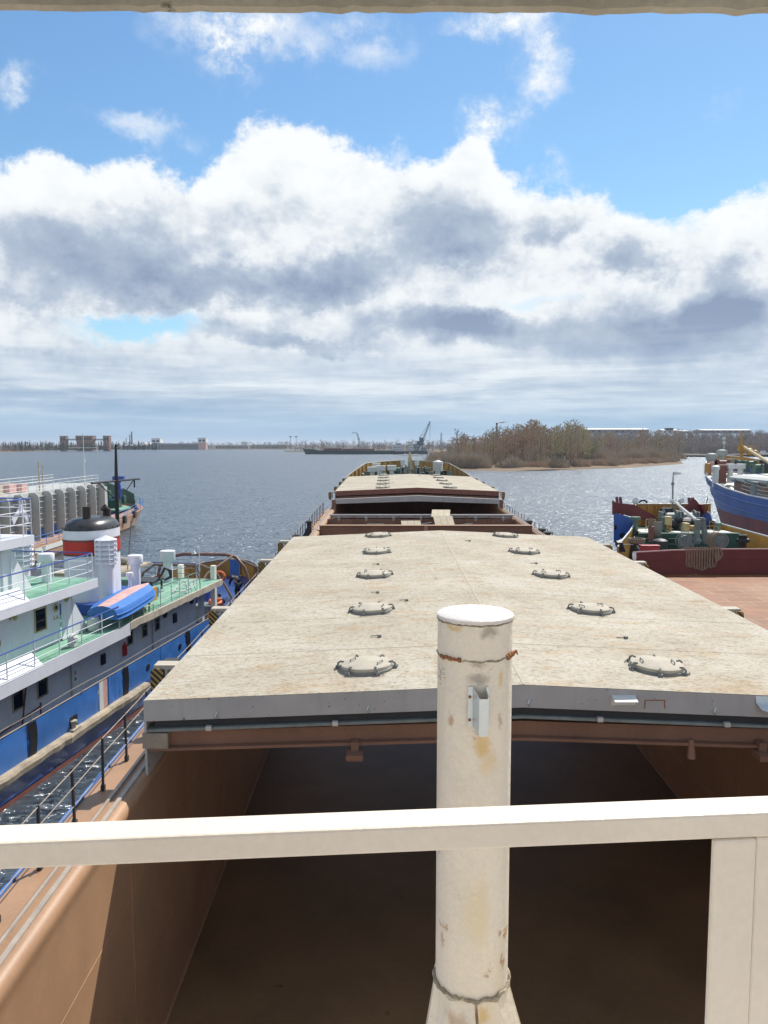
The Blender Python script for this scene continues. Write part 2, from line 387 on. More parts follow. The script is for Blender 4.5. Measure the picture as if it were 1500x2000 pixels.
WK1, WK2, WK3 = .8, 2.2, 40.
def water_mat():
    m = bpy.data.materials.new('river_water'); m.use_nodes = True; N, L = nt(m); B = N['Principled BSDF']
    B.inputs['Base Color'].default_value = (.042, .062, .082, 1); B.inputs['Roughness'].default_value = .3; B.inputs['IOR'].default_value = 1.9
    g = N.new('ShaderNodeNewGeometry')
    def noise(scale, detail, mp, r=.55):
        k = N.new('ShaderNodeMapping'); k.inputs['Scale'].default_value = mp; L.new(g.outputs['Position'], k.inputs[0])
        n = N.new('ShaderNodeTexNoise'); n.inputs['Scale'].default_value = scale; n.inputs['Detail'].default_value = detail; n.inputs['Roughness'].default_value = r
        L.new(k.outputs[0], n.inputs['Vector']); return n.outputs['Fac']
    big = noise(.02, 4, (1, 2.2, 1)); gust = N.new('ShaderNodeMapRange'); L.new(big, gust.inputs[0]); gust.inputs[1].default_value = .3; gust.inputs[2].default_value = .7; gust.inputs[3].default_value = .75; gust.inputs[4].default_value = 1.0
    def cnoise(scale, detail, mp, k_, r=.6):
        k = N.new('ShaderNodeMapping'); k.inputs['Scale'].default_value = mp; L.new(g.outputs['Position'], k.inputs[0])
        n = N.new('ShaderNodeTexNoise'); n.inputs['Scale'].default_value = scale; n.inputs['Detail'].default_value = detail; n.inputs['Roughness'].default_value = r
        L.new(k.outputs[0], n.inputs['Vector'])
        a = N.new('ShaderNodeVectorMath'); a.operation = 'SUBTRACT'; L.new(n.outputs['Color'], a.inputs[0]); a.inputs[1].default_value = (.5, .5, .5)
        c = N.new('ShaderNodeVectorMath'); c.operation = 'MULTIPLY'; L.new(a.outputs[0], c.inputs[0]); c.inputs[1].default_value = (k_, k_, 0); return c.outputs[0]
    def vadd(a, b, op='ADD'):
        n = N.new('ShaderNodeVectorMath'); n.operation = op; L.new(a, n.inputs[0])
        if b is not None:
            if hasattr(b, 'links'): L.new(b, n.inputs[1])
            else: n.inputs[1].default_value = b
        return n.outputs[0]
    w_ = vadd(cnoise(.5, 3, (.6, 1.2, 1), WK1), cnoise(2.2, 5, (.75, 1.2, 1), WK2, .7))
    cap = cnoise(3.2, 4, (.7, 1.2, 1), 1, .75); ln = N.new('ShaderNodeVectorMath'); ln.operation = 'LENGTH'; L.new(cap, ln.inputs[0])
    lk = N.new('ShaderNodeMath'); lk.operation = 'MULTIPLY'; L.new(ln.outputs['Value'], lk.inputs[0]); lk.inputs[1].default_value = WK3
    cs = N.new('ShaderNodeVectorMath'); cs.operation = 'SCALE'; L.new(cap, cs.inputs[0]); L.new(lk.outputs[0], cs.inputs['Scale']); w_ = vadd(w_, cs.outputs[0])
    sc_ = N.new('ShaderNodeVectorMath'); sc_.operation = 'SCALE'; L.new(w_, sc_.inputs[0]); L.new(gust.outputs[0], sc_.inputs['Scale'])
    nn = vadd(vadd(sc_.outputs[0], (0, 0, 1)), None, 'NORMALIZE'); L.new(nn, B.inputs['Normal'])
    return m
MT['water'] = water_mat()
# ---------------------------------------------------------------- sky, sun, camera
SUN_AZ, SUN_EL = rad(35), rad(48)
def build_world():
    w = bpy.data.worlds.new('World'); bpy.context.scene.world = w; w.use_nodes = True
    N, L = w.node_tree.nodes, w.node_tree.links
    bg = N['Background']; bg.inputs['Strength'].default_value = .12
    sky = N.new('ShaderNodeTexSky'); sky.sky_type = 'NISHITA'; sky.sun_disc = False
    sky.sun_elevation = SUN_EL; sky.sun_rotation = SUN_AZ; sky.air_density = 1.3; sky.dust_density = .12; sky.ozone_density = 2.2
    tc = N.new('ShaderNodeTexCoord'); d = tc.outputs['Generated']
    sp = N.new('ShaderNodeSeparateXYZ'); L.new(d, sp.inputs[0])
    def math_(op, a, b=None, c=None, clamp=False):
        n = N.new('ShaderNodeMath'); n.operation = op; n.use_clamp = clamp
        for i, x in enumerate((a, b, c)):
            if x is None: continue
            if hasattr(x, 'links'): L.new(x, n.inputs[i])
            else: n.inputs[i].default_value = x
        return n.outputs[0]
    def vm(op, a, b=None):
        n = N.new('ShaderNodeVectorMath'); n.operation = op
        for i, x in enumerate((a, b)):
            if x is None: continue
            if hasattr(x, 'links'): L.new(x, n.inputs[i])
            else: n.inputs[i].default_value = x
        return n.outputs['Value'] if op == 'LENGTH' else n.outputs[0]
    def noise(scale, detail, r, mp=(1, 1, 1), out='Fac', dist=0, off=(0, 0, 0)):
        k = N.new('ShaderNodeMapping'); k.inputs['Scale'].default_value = mp; k.inputs['Location'].default_value = off; L.new(d, k.inputs[0])
        n = N.new('ShaderNodeTexNoise'); n.inputs['Scale'].default_value = scale; n.inputs['Detail'].default_value = detail
        n.inputs['Roughness'].default_value = r; n.inputs['Distortion'].default_value = dist; L.new(k.outputs[0], n.inputs['Vector']); return n.outputs[out]
    def mr(v, a, b, c=0, e=1, smooth=True):
        n = N.new('ShaderNodeMapRange'); n.interpolation_type = 'SMOOTHSTEP' if smooth else 'LINEAR'
        L.new(v, n.inputs[0])
        for i, x in enumerate((a, b, c, e)): n.inputs[i + 1].default_value = x
        return n.outputs[0]
    def mix(f, a, b):
        k = N.new('ShaderNodeMix'); k.data_type = 'RGBA'
        if hasattr(f, 'links'): L.new(f, k.inputs[0])
        else: k.inputs[0].default_value = f
        for i, x in ((6, a), (7, b)):
            if hasattr(x, 'links'): L.new(x, k.inputs[i])
            else: k.inputs[i].default_value = (*x, 1)
        return k.outputs[2]
    az = math_('ARCTAN2', sp.outputs[0], sp.outputs[1]); el = math_('ARCSINE', sp.outputs[2])
    cb = N.new('ShaderNodeCombineXYZ'); L.new(az, cb.inputs[0]); L.new(el, cb.inputs[1])
    # turbulence that bends every outline
    n1 = noise(5.5, 9, .62, (1, 1, 1.3), 'Color'); n2 = noise(24, 8, .68, (1, 1, 1.2), 'Color', off=(3, 1, 7))
    wv = vm('SUBTRACT', n1, (.5, .5, .5)); wv2 = vm('SUBTRACT', n2, (.5, .5, .5))
    P = vm('ADD', cb.outputs[0], vm('ADD', vm('MULTIPLY', wv, (.16, .13, 0)), vm('MULTIPLY', wv2, (.07, .06, 0))))
    flat = vm('ADD', cb.outputs[0], vm('ADD', vm('MULTIPLY', wv, (.26, .10, 0)), vm('MULTIPLY', wv2, (.05, .022, 0))))
    def blob(px, py, rx, ry, wgt, coords, soft=0.0):
        a, e = az_el(px, py); a2, _ = az_el(px + rx, py); _, e2 = az_el(px, py - ry)
        q = vm('MULTIPLY', vm('SUBTRACT', coords, (a, e, 0)), (1 / abs(a2 - a), 1 / abs(e2 - e), 0))
        return mr(vm('LENGTH', q), soft, 1.35, wgt, 0)
    def total(lst, op='ADD'):
        t = lst[0]
        for x in lst[1:]: t = math_(op, t, x)
        return t
    # top outline of the great cloud bank
    prof = [(0, 318), (60, 305), (130, 292), (185, 318), (240, 306), (310, 325), (375, 342), (425, 312), (450, 275), (520, 240), (570, 232), (640, 248), (705, 285), (740, 305), (800, 315),
            (850, 300), (895, 268), (930, 262), (962, 300), (990, 345), (1060, 366), (1140, 372), (1200, 385), (1260, 408), (1320, 402), (1360, 382), (1430, 376), (1500, 365)]
    A = [az_el(x, y) for x, y in prof]
    fc = N.new('ShaderNodeFloatCurve'); cv = fc.mapping.curves[0]
    t = mr(az, -.62, .62, 0, 1, False); L.new(t, fc.inputs['Value'])
    pts = [((a + .62) / 1.24, e / .6) for a, e in A]
    pts = [(0, pts[0][1])] + pts + [(1, pts[-1][1])]
    cv.points[0].location = pts[0]; cv.points[1].location = pts[-1]
    for p in pts[1:-1]: cv.points.new(*p)
    fc.mapping.update()
    topel = math_('MULTIPLY', fc.outputs[0], .6)
    sx = N.new('ShaderNodeSeparateXYZ'); L.new(vm('ADD', vm('MULTIPLY', wv, (.06, .05, 0)), vm('MULTIPLY', wv2, (.06, .075, 0))), sx.inputs[0])
    dist_top = math_('ADD', math_('SUBTRACT', topel, el), sx.outputs[1])
    dens = mr(dist_top, -.004, .017)
    # holes of blue in the bank
    hole = total([blob(265, 645, 120, 34, 1.35, P, .3), blob(1340, 425, 25, 40, .5, P), blob(1040, 578, 70, 12, .35, flat)])
    dens = math_('SUBTRACT', dens, hole, clamp=True)
    # loose wisps above it
    wis = [blob(470, 62, 175, 75, 1.15, P), blob(430, 100, 60, 50, .5, P), blob(8, 155, 45, 55, .95, P), blob(735, 105, 95, 65, .62, P), blob(628, 130, 35, 40, .5, P), blob(1000, 42, 120, 35, .9, P), blob(1045, 120, 55, 90, .95, P),
           blob(265, 250, 100, 36, .62, P), blob(1080, 318, 28, 40, .75, P), blob(1020, 322, 25, 16, .4, P), blob(1005, 232, 60, 34, .85, P), blob(945, 250, 45, 34, .9, P), blob(765, 298, 40, 26, .75, P), blob(1420, 190, 40, 25, .2, P), blob(1478, 355, 30, 20, .6, P)]
    frg = mr(noise(16, 9, .68, (1, 1, 1.2), off=(9, 4, 2)), .38, .62, .1, 1.05)
    wsum = math_('MULTIPLY', total(wis), frg, clamp=True)
    # broken cloud over the rest of the sky, out of the picture
    back = math_('MULTIPLY', mr(math_('ABSOLUTE', az), .62, .85), mr(noise(3.2, 8, .6, (1, 1, 1.6)), .46, .60))
    dens = math_('MAXIMUM', math_('MAXIMUM', dens, wsum), back)
    # grey bellies
    dk = [blob(190, 510, 330, 90, .72, P), blob(420, 575, 190, 60, .6, P), blob(640, 545, 150, 70, .75, P), blob(50, 590, 130, 40, .4, P), blob(330, 430, 220, 50, .28, P), blob(520, 420, 110, 60, .2, P),
          blob(850, 430, 120, 85, .62, P), blob(880, 500, 130, 45, .5, P), blob(1010, 425, 110, 50, .4, P), blob(1215, 495, 110, 50, .65, P), blob(1110, 430, 80, 40, .3, P), blob(1440, 520, 90, 40, .4, P), blob(80, 380, 120, 40, .1, P),
          blob(860, 640, 210, 40, .95, flat), blob(960, 625, 110, 32, .5, flat), blob(1300, 640, 330, 75, .95, flat), blob(1450, 590, 140, 50, .7, flat), blob(560, 675, 170, 14, .6, flat), blob(430, 650, 110, 26, .35, flat),
          blob(130, 745, 330, 34, .42, flat), blob(70, 700, 200, 22, .25, flat), blob(260, 790, 320, 14, .3, flat)]
    bump_ = math_('ADD', math_('MULTIPLY', math_('SUBTRACT', noise(9, 8, .6, (1, 1, 1.5), off=(1, 8, 3)), .5), .8), math_('MULTIPLY', math_('SUBTRACT', noise(30, 6, .6, (1, 1, 1.3), off=(4, 2, 3)), .5), .75))
    lw = mr(dist_top, .015, .10, -.05, .22)
    dark = math_('ADD', math_('ADD', math_('MULTIPLY', total(dk), .86), bump_), lw, clamp=True)
    ramp = N.new('ShaderNodeValToRGB'); L.new(dark, ramp.inputs[0]); e = ramp.color_ramp.elements
    K = 1 / .12
    e[0].position = 0; e[0].color = (.82 * K, .845 * K, .86 * K, 1); e[1].position = 1; e[1].color = (.24 * K, .305 * K, .435 * K, 1)
    for p, c in ((.22, (.74, .775, .80)), (.55, (.41, .48, .585))):
        x = e.new(p); x.color = tuple(v * K for v in c) + (1,)
    # streaky stratus low down
    low = mr(el, .045, .17, 1, 0)
    stn = noise(3.5, 9, .62, (1, 1, 9), dist=.4, off=(2, 2, 0)); stn2 = noise(9, 6, .6, (1, 1, 16), off=(5, 2, 1))
    stc = mr(math_('ADD', math_('MULTIPLY', stn, .7), math_('MULTIPLY', stn2, .3)), .36, .66)
    scol = mix(stc, tuple(v * K for v in (.29, .405, .555)), tuple(v * K for v in (.70, .765, .81)))
    ccol = mix(math_('MULTIPLY', low, mr(el, .10, .19, .85, .15)), ramp.outputs[0], scol)
    # clear blue, a little paler low down and towards the sun side
    blue = mix(mr(az, -.45, .5), (.67, .85, .97), (.67, .82, .89))
    k = N.new('ShaderNodeMix'); k.data_type = 'RGBA'; k.blend_type = 'MULTIPLY'; k.inputs[0].default_value = 1
    L.new(sky.outputs[0], k.inputs[6]); L.new(blue, k.inputs[7])
    out = mix(dens, k.outputs[2], ccol)
    hz = mr(el, .0, .075, .93, 0)
    out = mix(hz, out, tuple(v * K for v in (.255, .425, .60)))
    L.new(out, bg.inputs['Color'])
build_world()

sun = bpy.data.lights.new('sun', 'SUN'); sun.energy = 4.6; sun.angle = rad(.53); sun.color = (1, .95, .86)
so = bpy.data.objects.new('sun', sun); C.objects.link(so)
sd = Vector((math.sin(SUN_AZ) * math.cos(SUN_EL), math.cos(SUN_AZ) * math.cos(SUN_EL), math.sin(SUN_EL)))
so.rotation_euler = sd.to_track_quat('Z', 'Y').to_euler(); so.location = (40, 60, 90)
cam = bpy.data.cameras.new('camera'); co = bpy.data.objects.new('camera', cam); C.objects.link(co)
co.location = CAM; co.rotation_euler = (math.pi / 2 - PITCH, 0, YAW)
cam.sensor_width = 36; cam.lens = 27; cam.clip_start = .05; cam.clip_end = 40000
sc = bpy.context.scene; sc.camera = co
sc.view_settings.view_transform = 'Standard'; sc.view_settings.look = 'None'; sc.view_settings.gamma = 1; sc.view_settings.exposure = .25

# ---------------------------------------------------------------- spring haze over the river
hzm = bpy.data.materials.new('haze'); hzm.use_nodes = True; hn = hzm.node_tree.nodes; hl = hzm.node_tree.links
for n_ in list(hn):
    if n_.type != 'OUTPUT_MATERIAL': hn.remove(n_)
pv = hn.new('ShaderNodeVolumePrincipled'); pv.inputs['Color'].default_value = (.80, .88, 1, 1); pv.inputs['Density'].default_value = .0001; pv.inputs['Anisotropy'].default_value = .2
hl.new(pv.outputs[0], [n_ for n_ in hn if n_.type == 'OUTPUT_MATERIAL'][0].inputs['Volume'])
hb_ = MB(); hb_.b2(-14100, 14100, -3100, 16100, -2.5, 75); hb_.build('haze', hzm, kind='stuff')
# ---------------------------------------------------------------- water
# the sheet is open where the empty hull lies in it
w = MB(); X0, X1, Y0, Y1 = 2.42 - 6.9, 2.42 + 6.9, 1.0, 86.0
w.add([(-14000, -3000, 0), (14000, -3000, 0), (14000, 16000, 0), (-14000, 16000, 0), (X0, Y0, 0), (X1, Y0, 0), (X1, Y1, 0), (X0, Y1, 0)],
      [(0, 1, 5, 4), (1, 2, 6, 5), (2, 3, 7, 6), (3, 0, 4, 7)])
w.build('river', MT['water'], kind='structure', fix=False)
# ---------------------------------------------------------------- our cargo ship (bow ahead, slightly trimmed by the stern)
TRIM = math.atan(.014)
SX, SY = 2.42, 13.4
ship = thing('cargo_ship', 'long empty cargo ship in the middle with open brown holds and yellow bow', 'ship', (SX, SY, 0), (TRIM, 0, 0))
def S(x, y, z): return Vector((x - SX, y - SY, z - .014 * (y - SY)))     # world -> ship frame
y0s, yb = -20.0, 92.0
# hull outline (half breadth along the ship)
plan = [(-20, 8.95), (60, 8.95), (66, 8.6), (72, 7.7), (76, 6.6), (82, 5.0), (87, 3.4), (90, 1.9), (92, .35)]
def hb(y):
    for (a, ha), (b, hb_) in zip(plan, plan[1:]):
        if a <= y <= b: return ha + (hb_ - ha) * (y - a) / (b - a)
    return plan[-1][1]
ys = [-20, 20, 50, 60, 63, 66, 69, 72, 74, 76, 79, 82, 85, 87, 88.5, 90, 91.2, 92]
h = MB(); rows = []
for y in ys:
    b = hb(y); b2 = b * (1 if y < 60 else 1 - .45 * (y - 60) / 32)
    rows.append([(-b, y, 3.48 if y < 70 else 3.48 + 2.6 * min(1, (y - 70) / 4)), (-b, y, 2.6), (-b2, y, -1.5), (b2, y, -1.5), (b, y, 2.6), (b, y, 3.48 if y < 70 else 3.48 + 2.6 * min(1, (y - 70) / 4))])
h.sheet(rows)
h.add(rows[0], [(0, 1, 2, 3, 4, 5)]); h.add(rows[-1], [(0, 1, 2, 3, 4, 5)])
h.build('hull', MT['hull_blue_dk'], ship, fix=True)
# side decks
for sgn in (-1, 1):
    d = MB(); d.sheet([[(sgn * 7.1, y, 3.47), (sgn * (hb(y) - .02), y, 3.47)] for y in (-20, 50, 60, 66, 70)])
    d.build('side_deck', MT['tan_paint'], ship, fix=False)
    e = MB(); e.bar((sgn * 8.91, -20, 3.5), (sgn * 8.91, 60, 3.5), .07, .05); e.build('deck_edge', MT['hull_blue'], ship)
    # coaming: rounded lip inside, rail track on top
    prof = [(6.74, -.25), (6.74, 4.66), (6.72, 4.83), (6.69, 4.93), (6.70, 5.02), (6.76, 5.09), (6.83, 5.11), (7.12, 5.08), (7.16, 5.05), (7.17, 5.0), (7.12, 4.95), (7.12, 3.4)]
    c = MB(); c.sheet([[(sgn * a, y, z) for a, z in prof] for y in (-12, 5, 20, 40, 60, 71.5)])
    c.build('coaming', MT['tan_paint'], ship, smooth=True)
    t = MB(); t.b2(sgn * 6.88 - .035, sgn * 6.88 + .035, -12, 71.5, 5.09, 5.15); t.b2(sgn * 7.06 - .02, sgn * 7.06 + .02, -12, 71.5, 5.07, 5.135)
    t.build('rail_track', MT['rail_steel'], ship, each=1)
    # stays between deck and coaming
    s_ = MB()
    for k in range(34):
        y = -8 + k * 2.4
        if y < 70: s_.prism([(sgn * 7.12, 3.48), (sgn * 7.5, 3.48), (sgn * 7.12, 4.8)], y - .02, y + .02, 'y')
    s_.build('coaming_stay', MT['tan_paint'], ship, each=1)
# small deck fitting beside the coaming
f = MB(); f.cyl((-7.95, -2.2, 3.47), (-7.95, -2.2, 3.8), .12); f.cyl((-7.95, -2.5, 3.47), (-7.95, -2.5, 3.8), .12); f.box((-7.95, -2.35, 3.5), (.5, .8, .06)); f.box((-7.75, -1.75, 3.72), (.35, .3, .1), .5)
f.build('bollard', MT['dark_metal'], ship)
# hold floor, bulkheads, cross girders
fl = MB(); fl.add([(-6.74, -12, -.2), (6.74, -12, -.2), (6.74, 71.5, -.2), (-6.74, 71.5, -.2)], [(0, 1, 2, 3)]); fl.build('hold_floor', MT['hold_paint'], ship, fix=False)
wl = MB()
for sgn in (-1, 1):
    wl.tube([(sgn * 6.72, y, -.17) for y in (-8, 10, 30)], .035, 6)
    for q in range(1, 6): wl.bar((sgn * 6.735, -8 + q * 7, -.1), (sgn * 6.735, -8 + q * 7, 4.6), .012, .012)
wl.tube([(6.735, y, 1.0) for y in (-8, 10, 34)], .02, 6)
for z in (1.6, 3.4): wl.bar((-6.738, -12, z), (-6.738, 34, z), .008, .014)
wl.build('weld_seam', MT['tan_paint'], ship)
bk = MB(); bk.b2(-6.73, 6.73, 35.0, 35.25, -.2, 5.38); bk.b2(-6.73, 6.73, 41.3, 41.5, -.2, 5.1)
bk.build('bulkhead', MT['brown_steel'], ship, each=1)
bk = MB(); bk.b2(-6.73, 6.73, 71.3, 71.5, -.2, 6.2); bk.b2(-6.73, 6.73, -12.2, -12, -.2, 5.0); bk.build('bulkhead', MT['brown_steel'], ship, each=1)
xd = MB(); xd.b2(-6.73, 6.73, 35.25, 41.3, 4.5, 4.6); xd.build('cross_deck', MT['brown_steel'], ship)
g = MB(); g.b2(-6.8, 6.8, 34.85, 35.3, 5.385, 5.42); g.b2(-.12, .12, 34.84, 35.0, 4.3, 5.38); g.build('girder_flange', MT['tan_paint'], ship)
# hinge wall of the cross deck: grey top tube, upright stiffeners, hooks
g = MB(); g.tube([(-6.55, 41.25, 5.39), (6.55, 41.25, 5.39)], .075, 8); g.b2(-6.5, 6.5, 41.31, 41.62, 5.20, 5.33); g.build('hinge_rail', MT['cover_side'], ship)
st = MB()
for i in range(9): st.b2(-6.4 + i * 1.6 - .04, -6.4 + i * 1.6 + .04, 41.16, 41.3, 4.6, 5.3)
st.build('stiffener', MT['brown_steel'], ship, each=1)
for i in range(7):
    hk = MB(); x = -5.9 + i * 1.95
    hk.tube([(x, 41.12, 5.36), (x - .06, 41.08, 5.2), (x, 41.06, 5.0), (x + .08, 41.08, 5.12), (x, 41.12, 5.36)], .022, 5); hk.build('hook', MT['galv'], ship)
bits = MB()
for x, w_ in ((-3.4, .9), (-2.9, .5), (1.1, .5), (3.3, .5)): bits.box((x, 41.0, 4.72), (w_, .35, .22), .1)
bits.cyl((2.0, 40.9, 4.62), (2.0, 40.9, 5.0), .26, .2, 12); bits.build('lashing_gear', MT['wood'], ship)
wr = MB(); wr.tube([(-.6, 40.9, 4.7), (.7, 40.6, 4.95)], .03, 5); wr.tube([(2.4, 40.9, 4.7), (3.6, 40.6, 4.9)], .02, 5); wr.build('lashing_wire', MT['galv'], ship)
# under-cover beams at the two hatch ends (grey seal channel over a brown girder, arched)
def arch(x, k=.3): return k * (1 - abs(x) / 6.75)
def beam(name, y, zb, zt, th, mat, k=.3, x1=6.7, kb=None, parent=ship, bevel=0):
    kb = k if kb is None else kb
    b = MB(); n = 12
    poly = [(-x1 + 2 * x1 * i / n, zt + arch(-x1 + 2 * x1 * i / n, k)) for i in range(n + 1)] + [(x1 - 2 * x1 * i / n, zb + arch(x1 - 2 * x1 * i / n, kb)) for i in range(n + 1)]
    b.prism(poly, y, y + th, 'y'); return b.build(name, mat, parent, bevel=bevel)
beam('end_girder', .12, 5.52, 5.83, .3, MT['brown_steel'], .22, 6.72)
beam('girder_flange', -.02, 5.52, 5.57, .14, MT['brown_steel'], .22, 6.70)
beam('seal_channel', -.02, 5.875, 5.925, .3, MT['mach_grey'], .27, 6.72)
beam('seal_strip', .06, 5.93, 6.05, .2, MT['rubber'], .27, 6.6)
k_ = MB()
for i, x in enumerate((-5.6, -3.35, -1.05, 1.35, 3.6, 5.9)): k_.box((x, -.05, 5.93 + arch(x, .27)), (.1, .08, .08))
k_.build('cleat', MT['galv'], ship, each=1)
k_ = MB()
for x in (-3.0, 4.25): k_.box((x, -.12, 5.52), (.3, .35, .1)); k_.box((x, .02, 5.62), (.14, .2, .2))
k_.tube([(-1.3, .0, 5.75), (-1.3, -.03, 5.42)], [.05, .075], 10); k_.tube([(3.0, .0, 5.75), (3.0, -.03, 5.42)], [.05, .075], 10)
k_.build('support_bracket', MT['brown_steel'], ship, each=1)
ed = MB(); ed.b2(-6.80, -6.35, -.03, .1, 5.58, 5.86); ed.b2(6.35, 6.80, -.03, .1, 5.58, 5.86); ed.build('girder_end_plate', MT['end_plate'], ship, each=1)
# second hatch end
beam('end_girder', 48.6, 5.53, 5.90, .35, MT['cover_side'], .30, 6.62, .21)
beam('end_girder', 50.2, 5.45, 5.98, .3, MT['brown_steel'], .22, 6.72)
k_ = MB()
for sgn in (-1, 1): k_.b2(sgn * 6.8 - .15, sgn * 6.8 + .15, 48.65, 48.95, 5.16, 5.85)
k_.build('girder_end_plate', MT['brown_steel'], ship, each=1)
beam('end_girder', 21.35, 5.44, 6.0, .3, MT['brown_steel'], .22, 6.72)
# guard rails on both side decks
def deck_rail(sgn, ylist, xo):
    gr = MB()
    for z in (3.47 + .42, 3.47 + .8, 3.47 + 1.15): gr.tube([(sgn * xo, y, z + (.0 if i % 2 else -.012)) for i, y in enumerate(ylist)], .011, 5)
    ro = gr.build('guard_rail', MT['rail_steel'], ship)
    st0 = MB(); st0.bar((0, 0, 0), (0, 0, 1.17), .045, .05); st0.box((0, 0, .06), (.08, .1, .12)); st0.tube([(0, -.05, .1), (.0, -.12, .14), (0, -.05, .2)], .012, 5)
    s0 = st0.build('stanchion', MT['dark_metal'], ro); s0.location = (sgn * xo, ylist[0], 3.47)
    for y in ylist[1:]:
        c = s0.copy(); C.objects.link(c); c.parent = ro; c.location = (sgn * xo, y, 3.47); c.rotation_euler = (rng.uniform(-.03, .03), rng.uniform(-.03, .03), 0)
deck_rail(-1, [-7.92 + 1.52 * i for i in range(46)], 8.6)
deck_rail(1, [-7.92 + 1.52 * i for i in range(46)], 8.6)
pp = None
for sgn, yl in ((-1, (24.5, 29.3, 31, 36.5, 44.5)), (1, (29, 38.2, 40, 45.0, 31.2))):
    for y in yl:
        if pp is None:
            q = MB(); q.b2(-.17, .17, -.2, .2, 0, 1.15); q.b2(-.24, .24, -.26, .26, 1.0, 1.12); q.prism([(-.17, 0), (-.5, 0), (-.17, .7)], -.04, .04, 'y'); pp = q.build('fairlead_post', MT['dark_metal'], ship, bevel=.02); o = pp
        else: o = pp.copy(); C.objects.link(o)
        o.location = (sgn * 8.35, y, 3.47)

# ---- forecastle
fc_ys = [72.5, 75, 78, 81, 84, 87, 89.5, 91.4, 92]
ZF = 6.05
fd = MB(); fd.sheet([[(-hb(y) + .02, y, ZF), (hb(y) - .02, y, ZF)] for y in fc_ys]); fd.b2(-7.4, 7.4, 72.3, 72.5, 3.4, ZF); fd.build('forecastle_deck', MT['deck_green_dk'], ship, fix=False)
for sgn in (-1, 1):
    pth = []; hs = []
    for i in range(25):
        y = 74 + (92 - 74) * i / 24; u = i / 24
        pth.append((sgn * hb(y), y, ZF)); hs.append(.12 + 1.35 * min(1, max(0, (u) / .42)) ** .8)
    bw = MB(); bw.ribbon(pth, .05, hs); b_ = bw.build('bulwark', MT['bow_yellow'], ship)
    sf = MB()
    for i in range(2, 24, 2):
        x, y, z = pth[i]; sf.bar((x - sgn * .14, y, z), (x - sgn * .04, y, z + hs[i] - .02), .05, .2)
    sf.build('bulwark_stay', MT['bow_yellow'], ship, each=1)
    cap = MB(); cap.tube([(p[0], p[1], p[2] + hs[i] + .03) for i, p in enumerate(pth)], .06, 6); cap.build('bulwark_rail', MT['rusty_beige'], ship)
# foremast with yard and lamps
mm = MB(); mm.tube([(.25, 79, ZF), (.25, 79, 8.2), (.25, 79, 9.0)], [.3, .24, .1], 10); mm.b2(-.02, .52, 78.85, 79.15, 8.2, 8.26); mm.bar((-.7, 79, 8.55), (1.2, 79, 8.55), .06); mm.tube([(-.35, 79.6, ZF), (.2, 79, 8)], .06, 6); mm.tube([(.85, 79.6, ZF), (.3, 79, 8)], .06, 6)
mm.build('foremast', MT['cream_paint'], ship)
lm = MB()
for x in (-.6, 1.1): lm.b2(x - .26, x + .26, 78.8, 79.2, 7.4, 8.05)
lm.bar((-.7, 79, 7.7), (1.2, 79, 7.7), .06); lm.build('mast_lamp', MT['vent_white'], ship)
# windlass and gear
wd = MB()
for x in (-1.2, 1.7):
    wd.cyl((x - .5, 81.5, ZF + .6), (x + .5, 81.5, ZF + .6), .42, n=14); wd.cyl((x - .55, 81.5, ZF + .6), (x - .45, 81.5, ZF + .6), .6, n=14); wd.cyl((x + .45, 81.5, ZF + .6), (x + .55, 81.5, ZF + .6), .6, n=14)
    wd.b2(x - .7, x - .56, 81.1, 81.9, ZF, ZF + .9); wd.b2(x + .56, x + .7, 81.1, 81.9, ZF, ZF + .9)
wd.b2(-.3, .8, 81, 81.8, ZF, ZF + 1.1); wd.build('windlass', MT['mach_green'], ship, bevel=.03)
bo = MB()
for x in (-4.3, -3.8, 3.9, 4.4, -2.2, 2.9, -1.5, 2.2):
    bo.cyl((x, 76.0 + abs(x) * .3, ZF), (x, 76.0 + abs(x) * .3, ZF + .65), .13, n=10); bo.cyl((x, 76.0 + abs(x) * .3, ZF + .6), (x, 76.0 + abs(x) * .3, ZF + .7), .19, n=10)
bo.build('bollard', MT['dark_metal'], ship, each=2)
bx = MB(); bx.box((-1.7, 75.2, ZF + .25), (.9, .6, .5)); bx.box((1.6, 75.5, ZF + .2), (1.1, .7, .4), .2); bx.box((2.7, 76.5, ZF + .35), (.6, .5, .7)); bx.box((-5.0, 75.0, ZF + .3), (.15, 1.2, .1), .7, .5); bx.build('deck_locker', MT['mach_grey'], ship, bevel=.02, each=1)
pst = MB()
for x, hgt in ((-.35, 1.6), (.05, 1.9), (.5, 1.9), (.85, 1.5), (-.9, 1.2), (1.3, 1.3)): pst.b2(x - .09, x + .09, 74.6, 74.8, ZF, ZF + hgt)
pst.build('roller_post', MT['mach_grey'], ship, each=1)
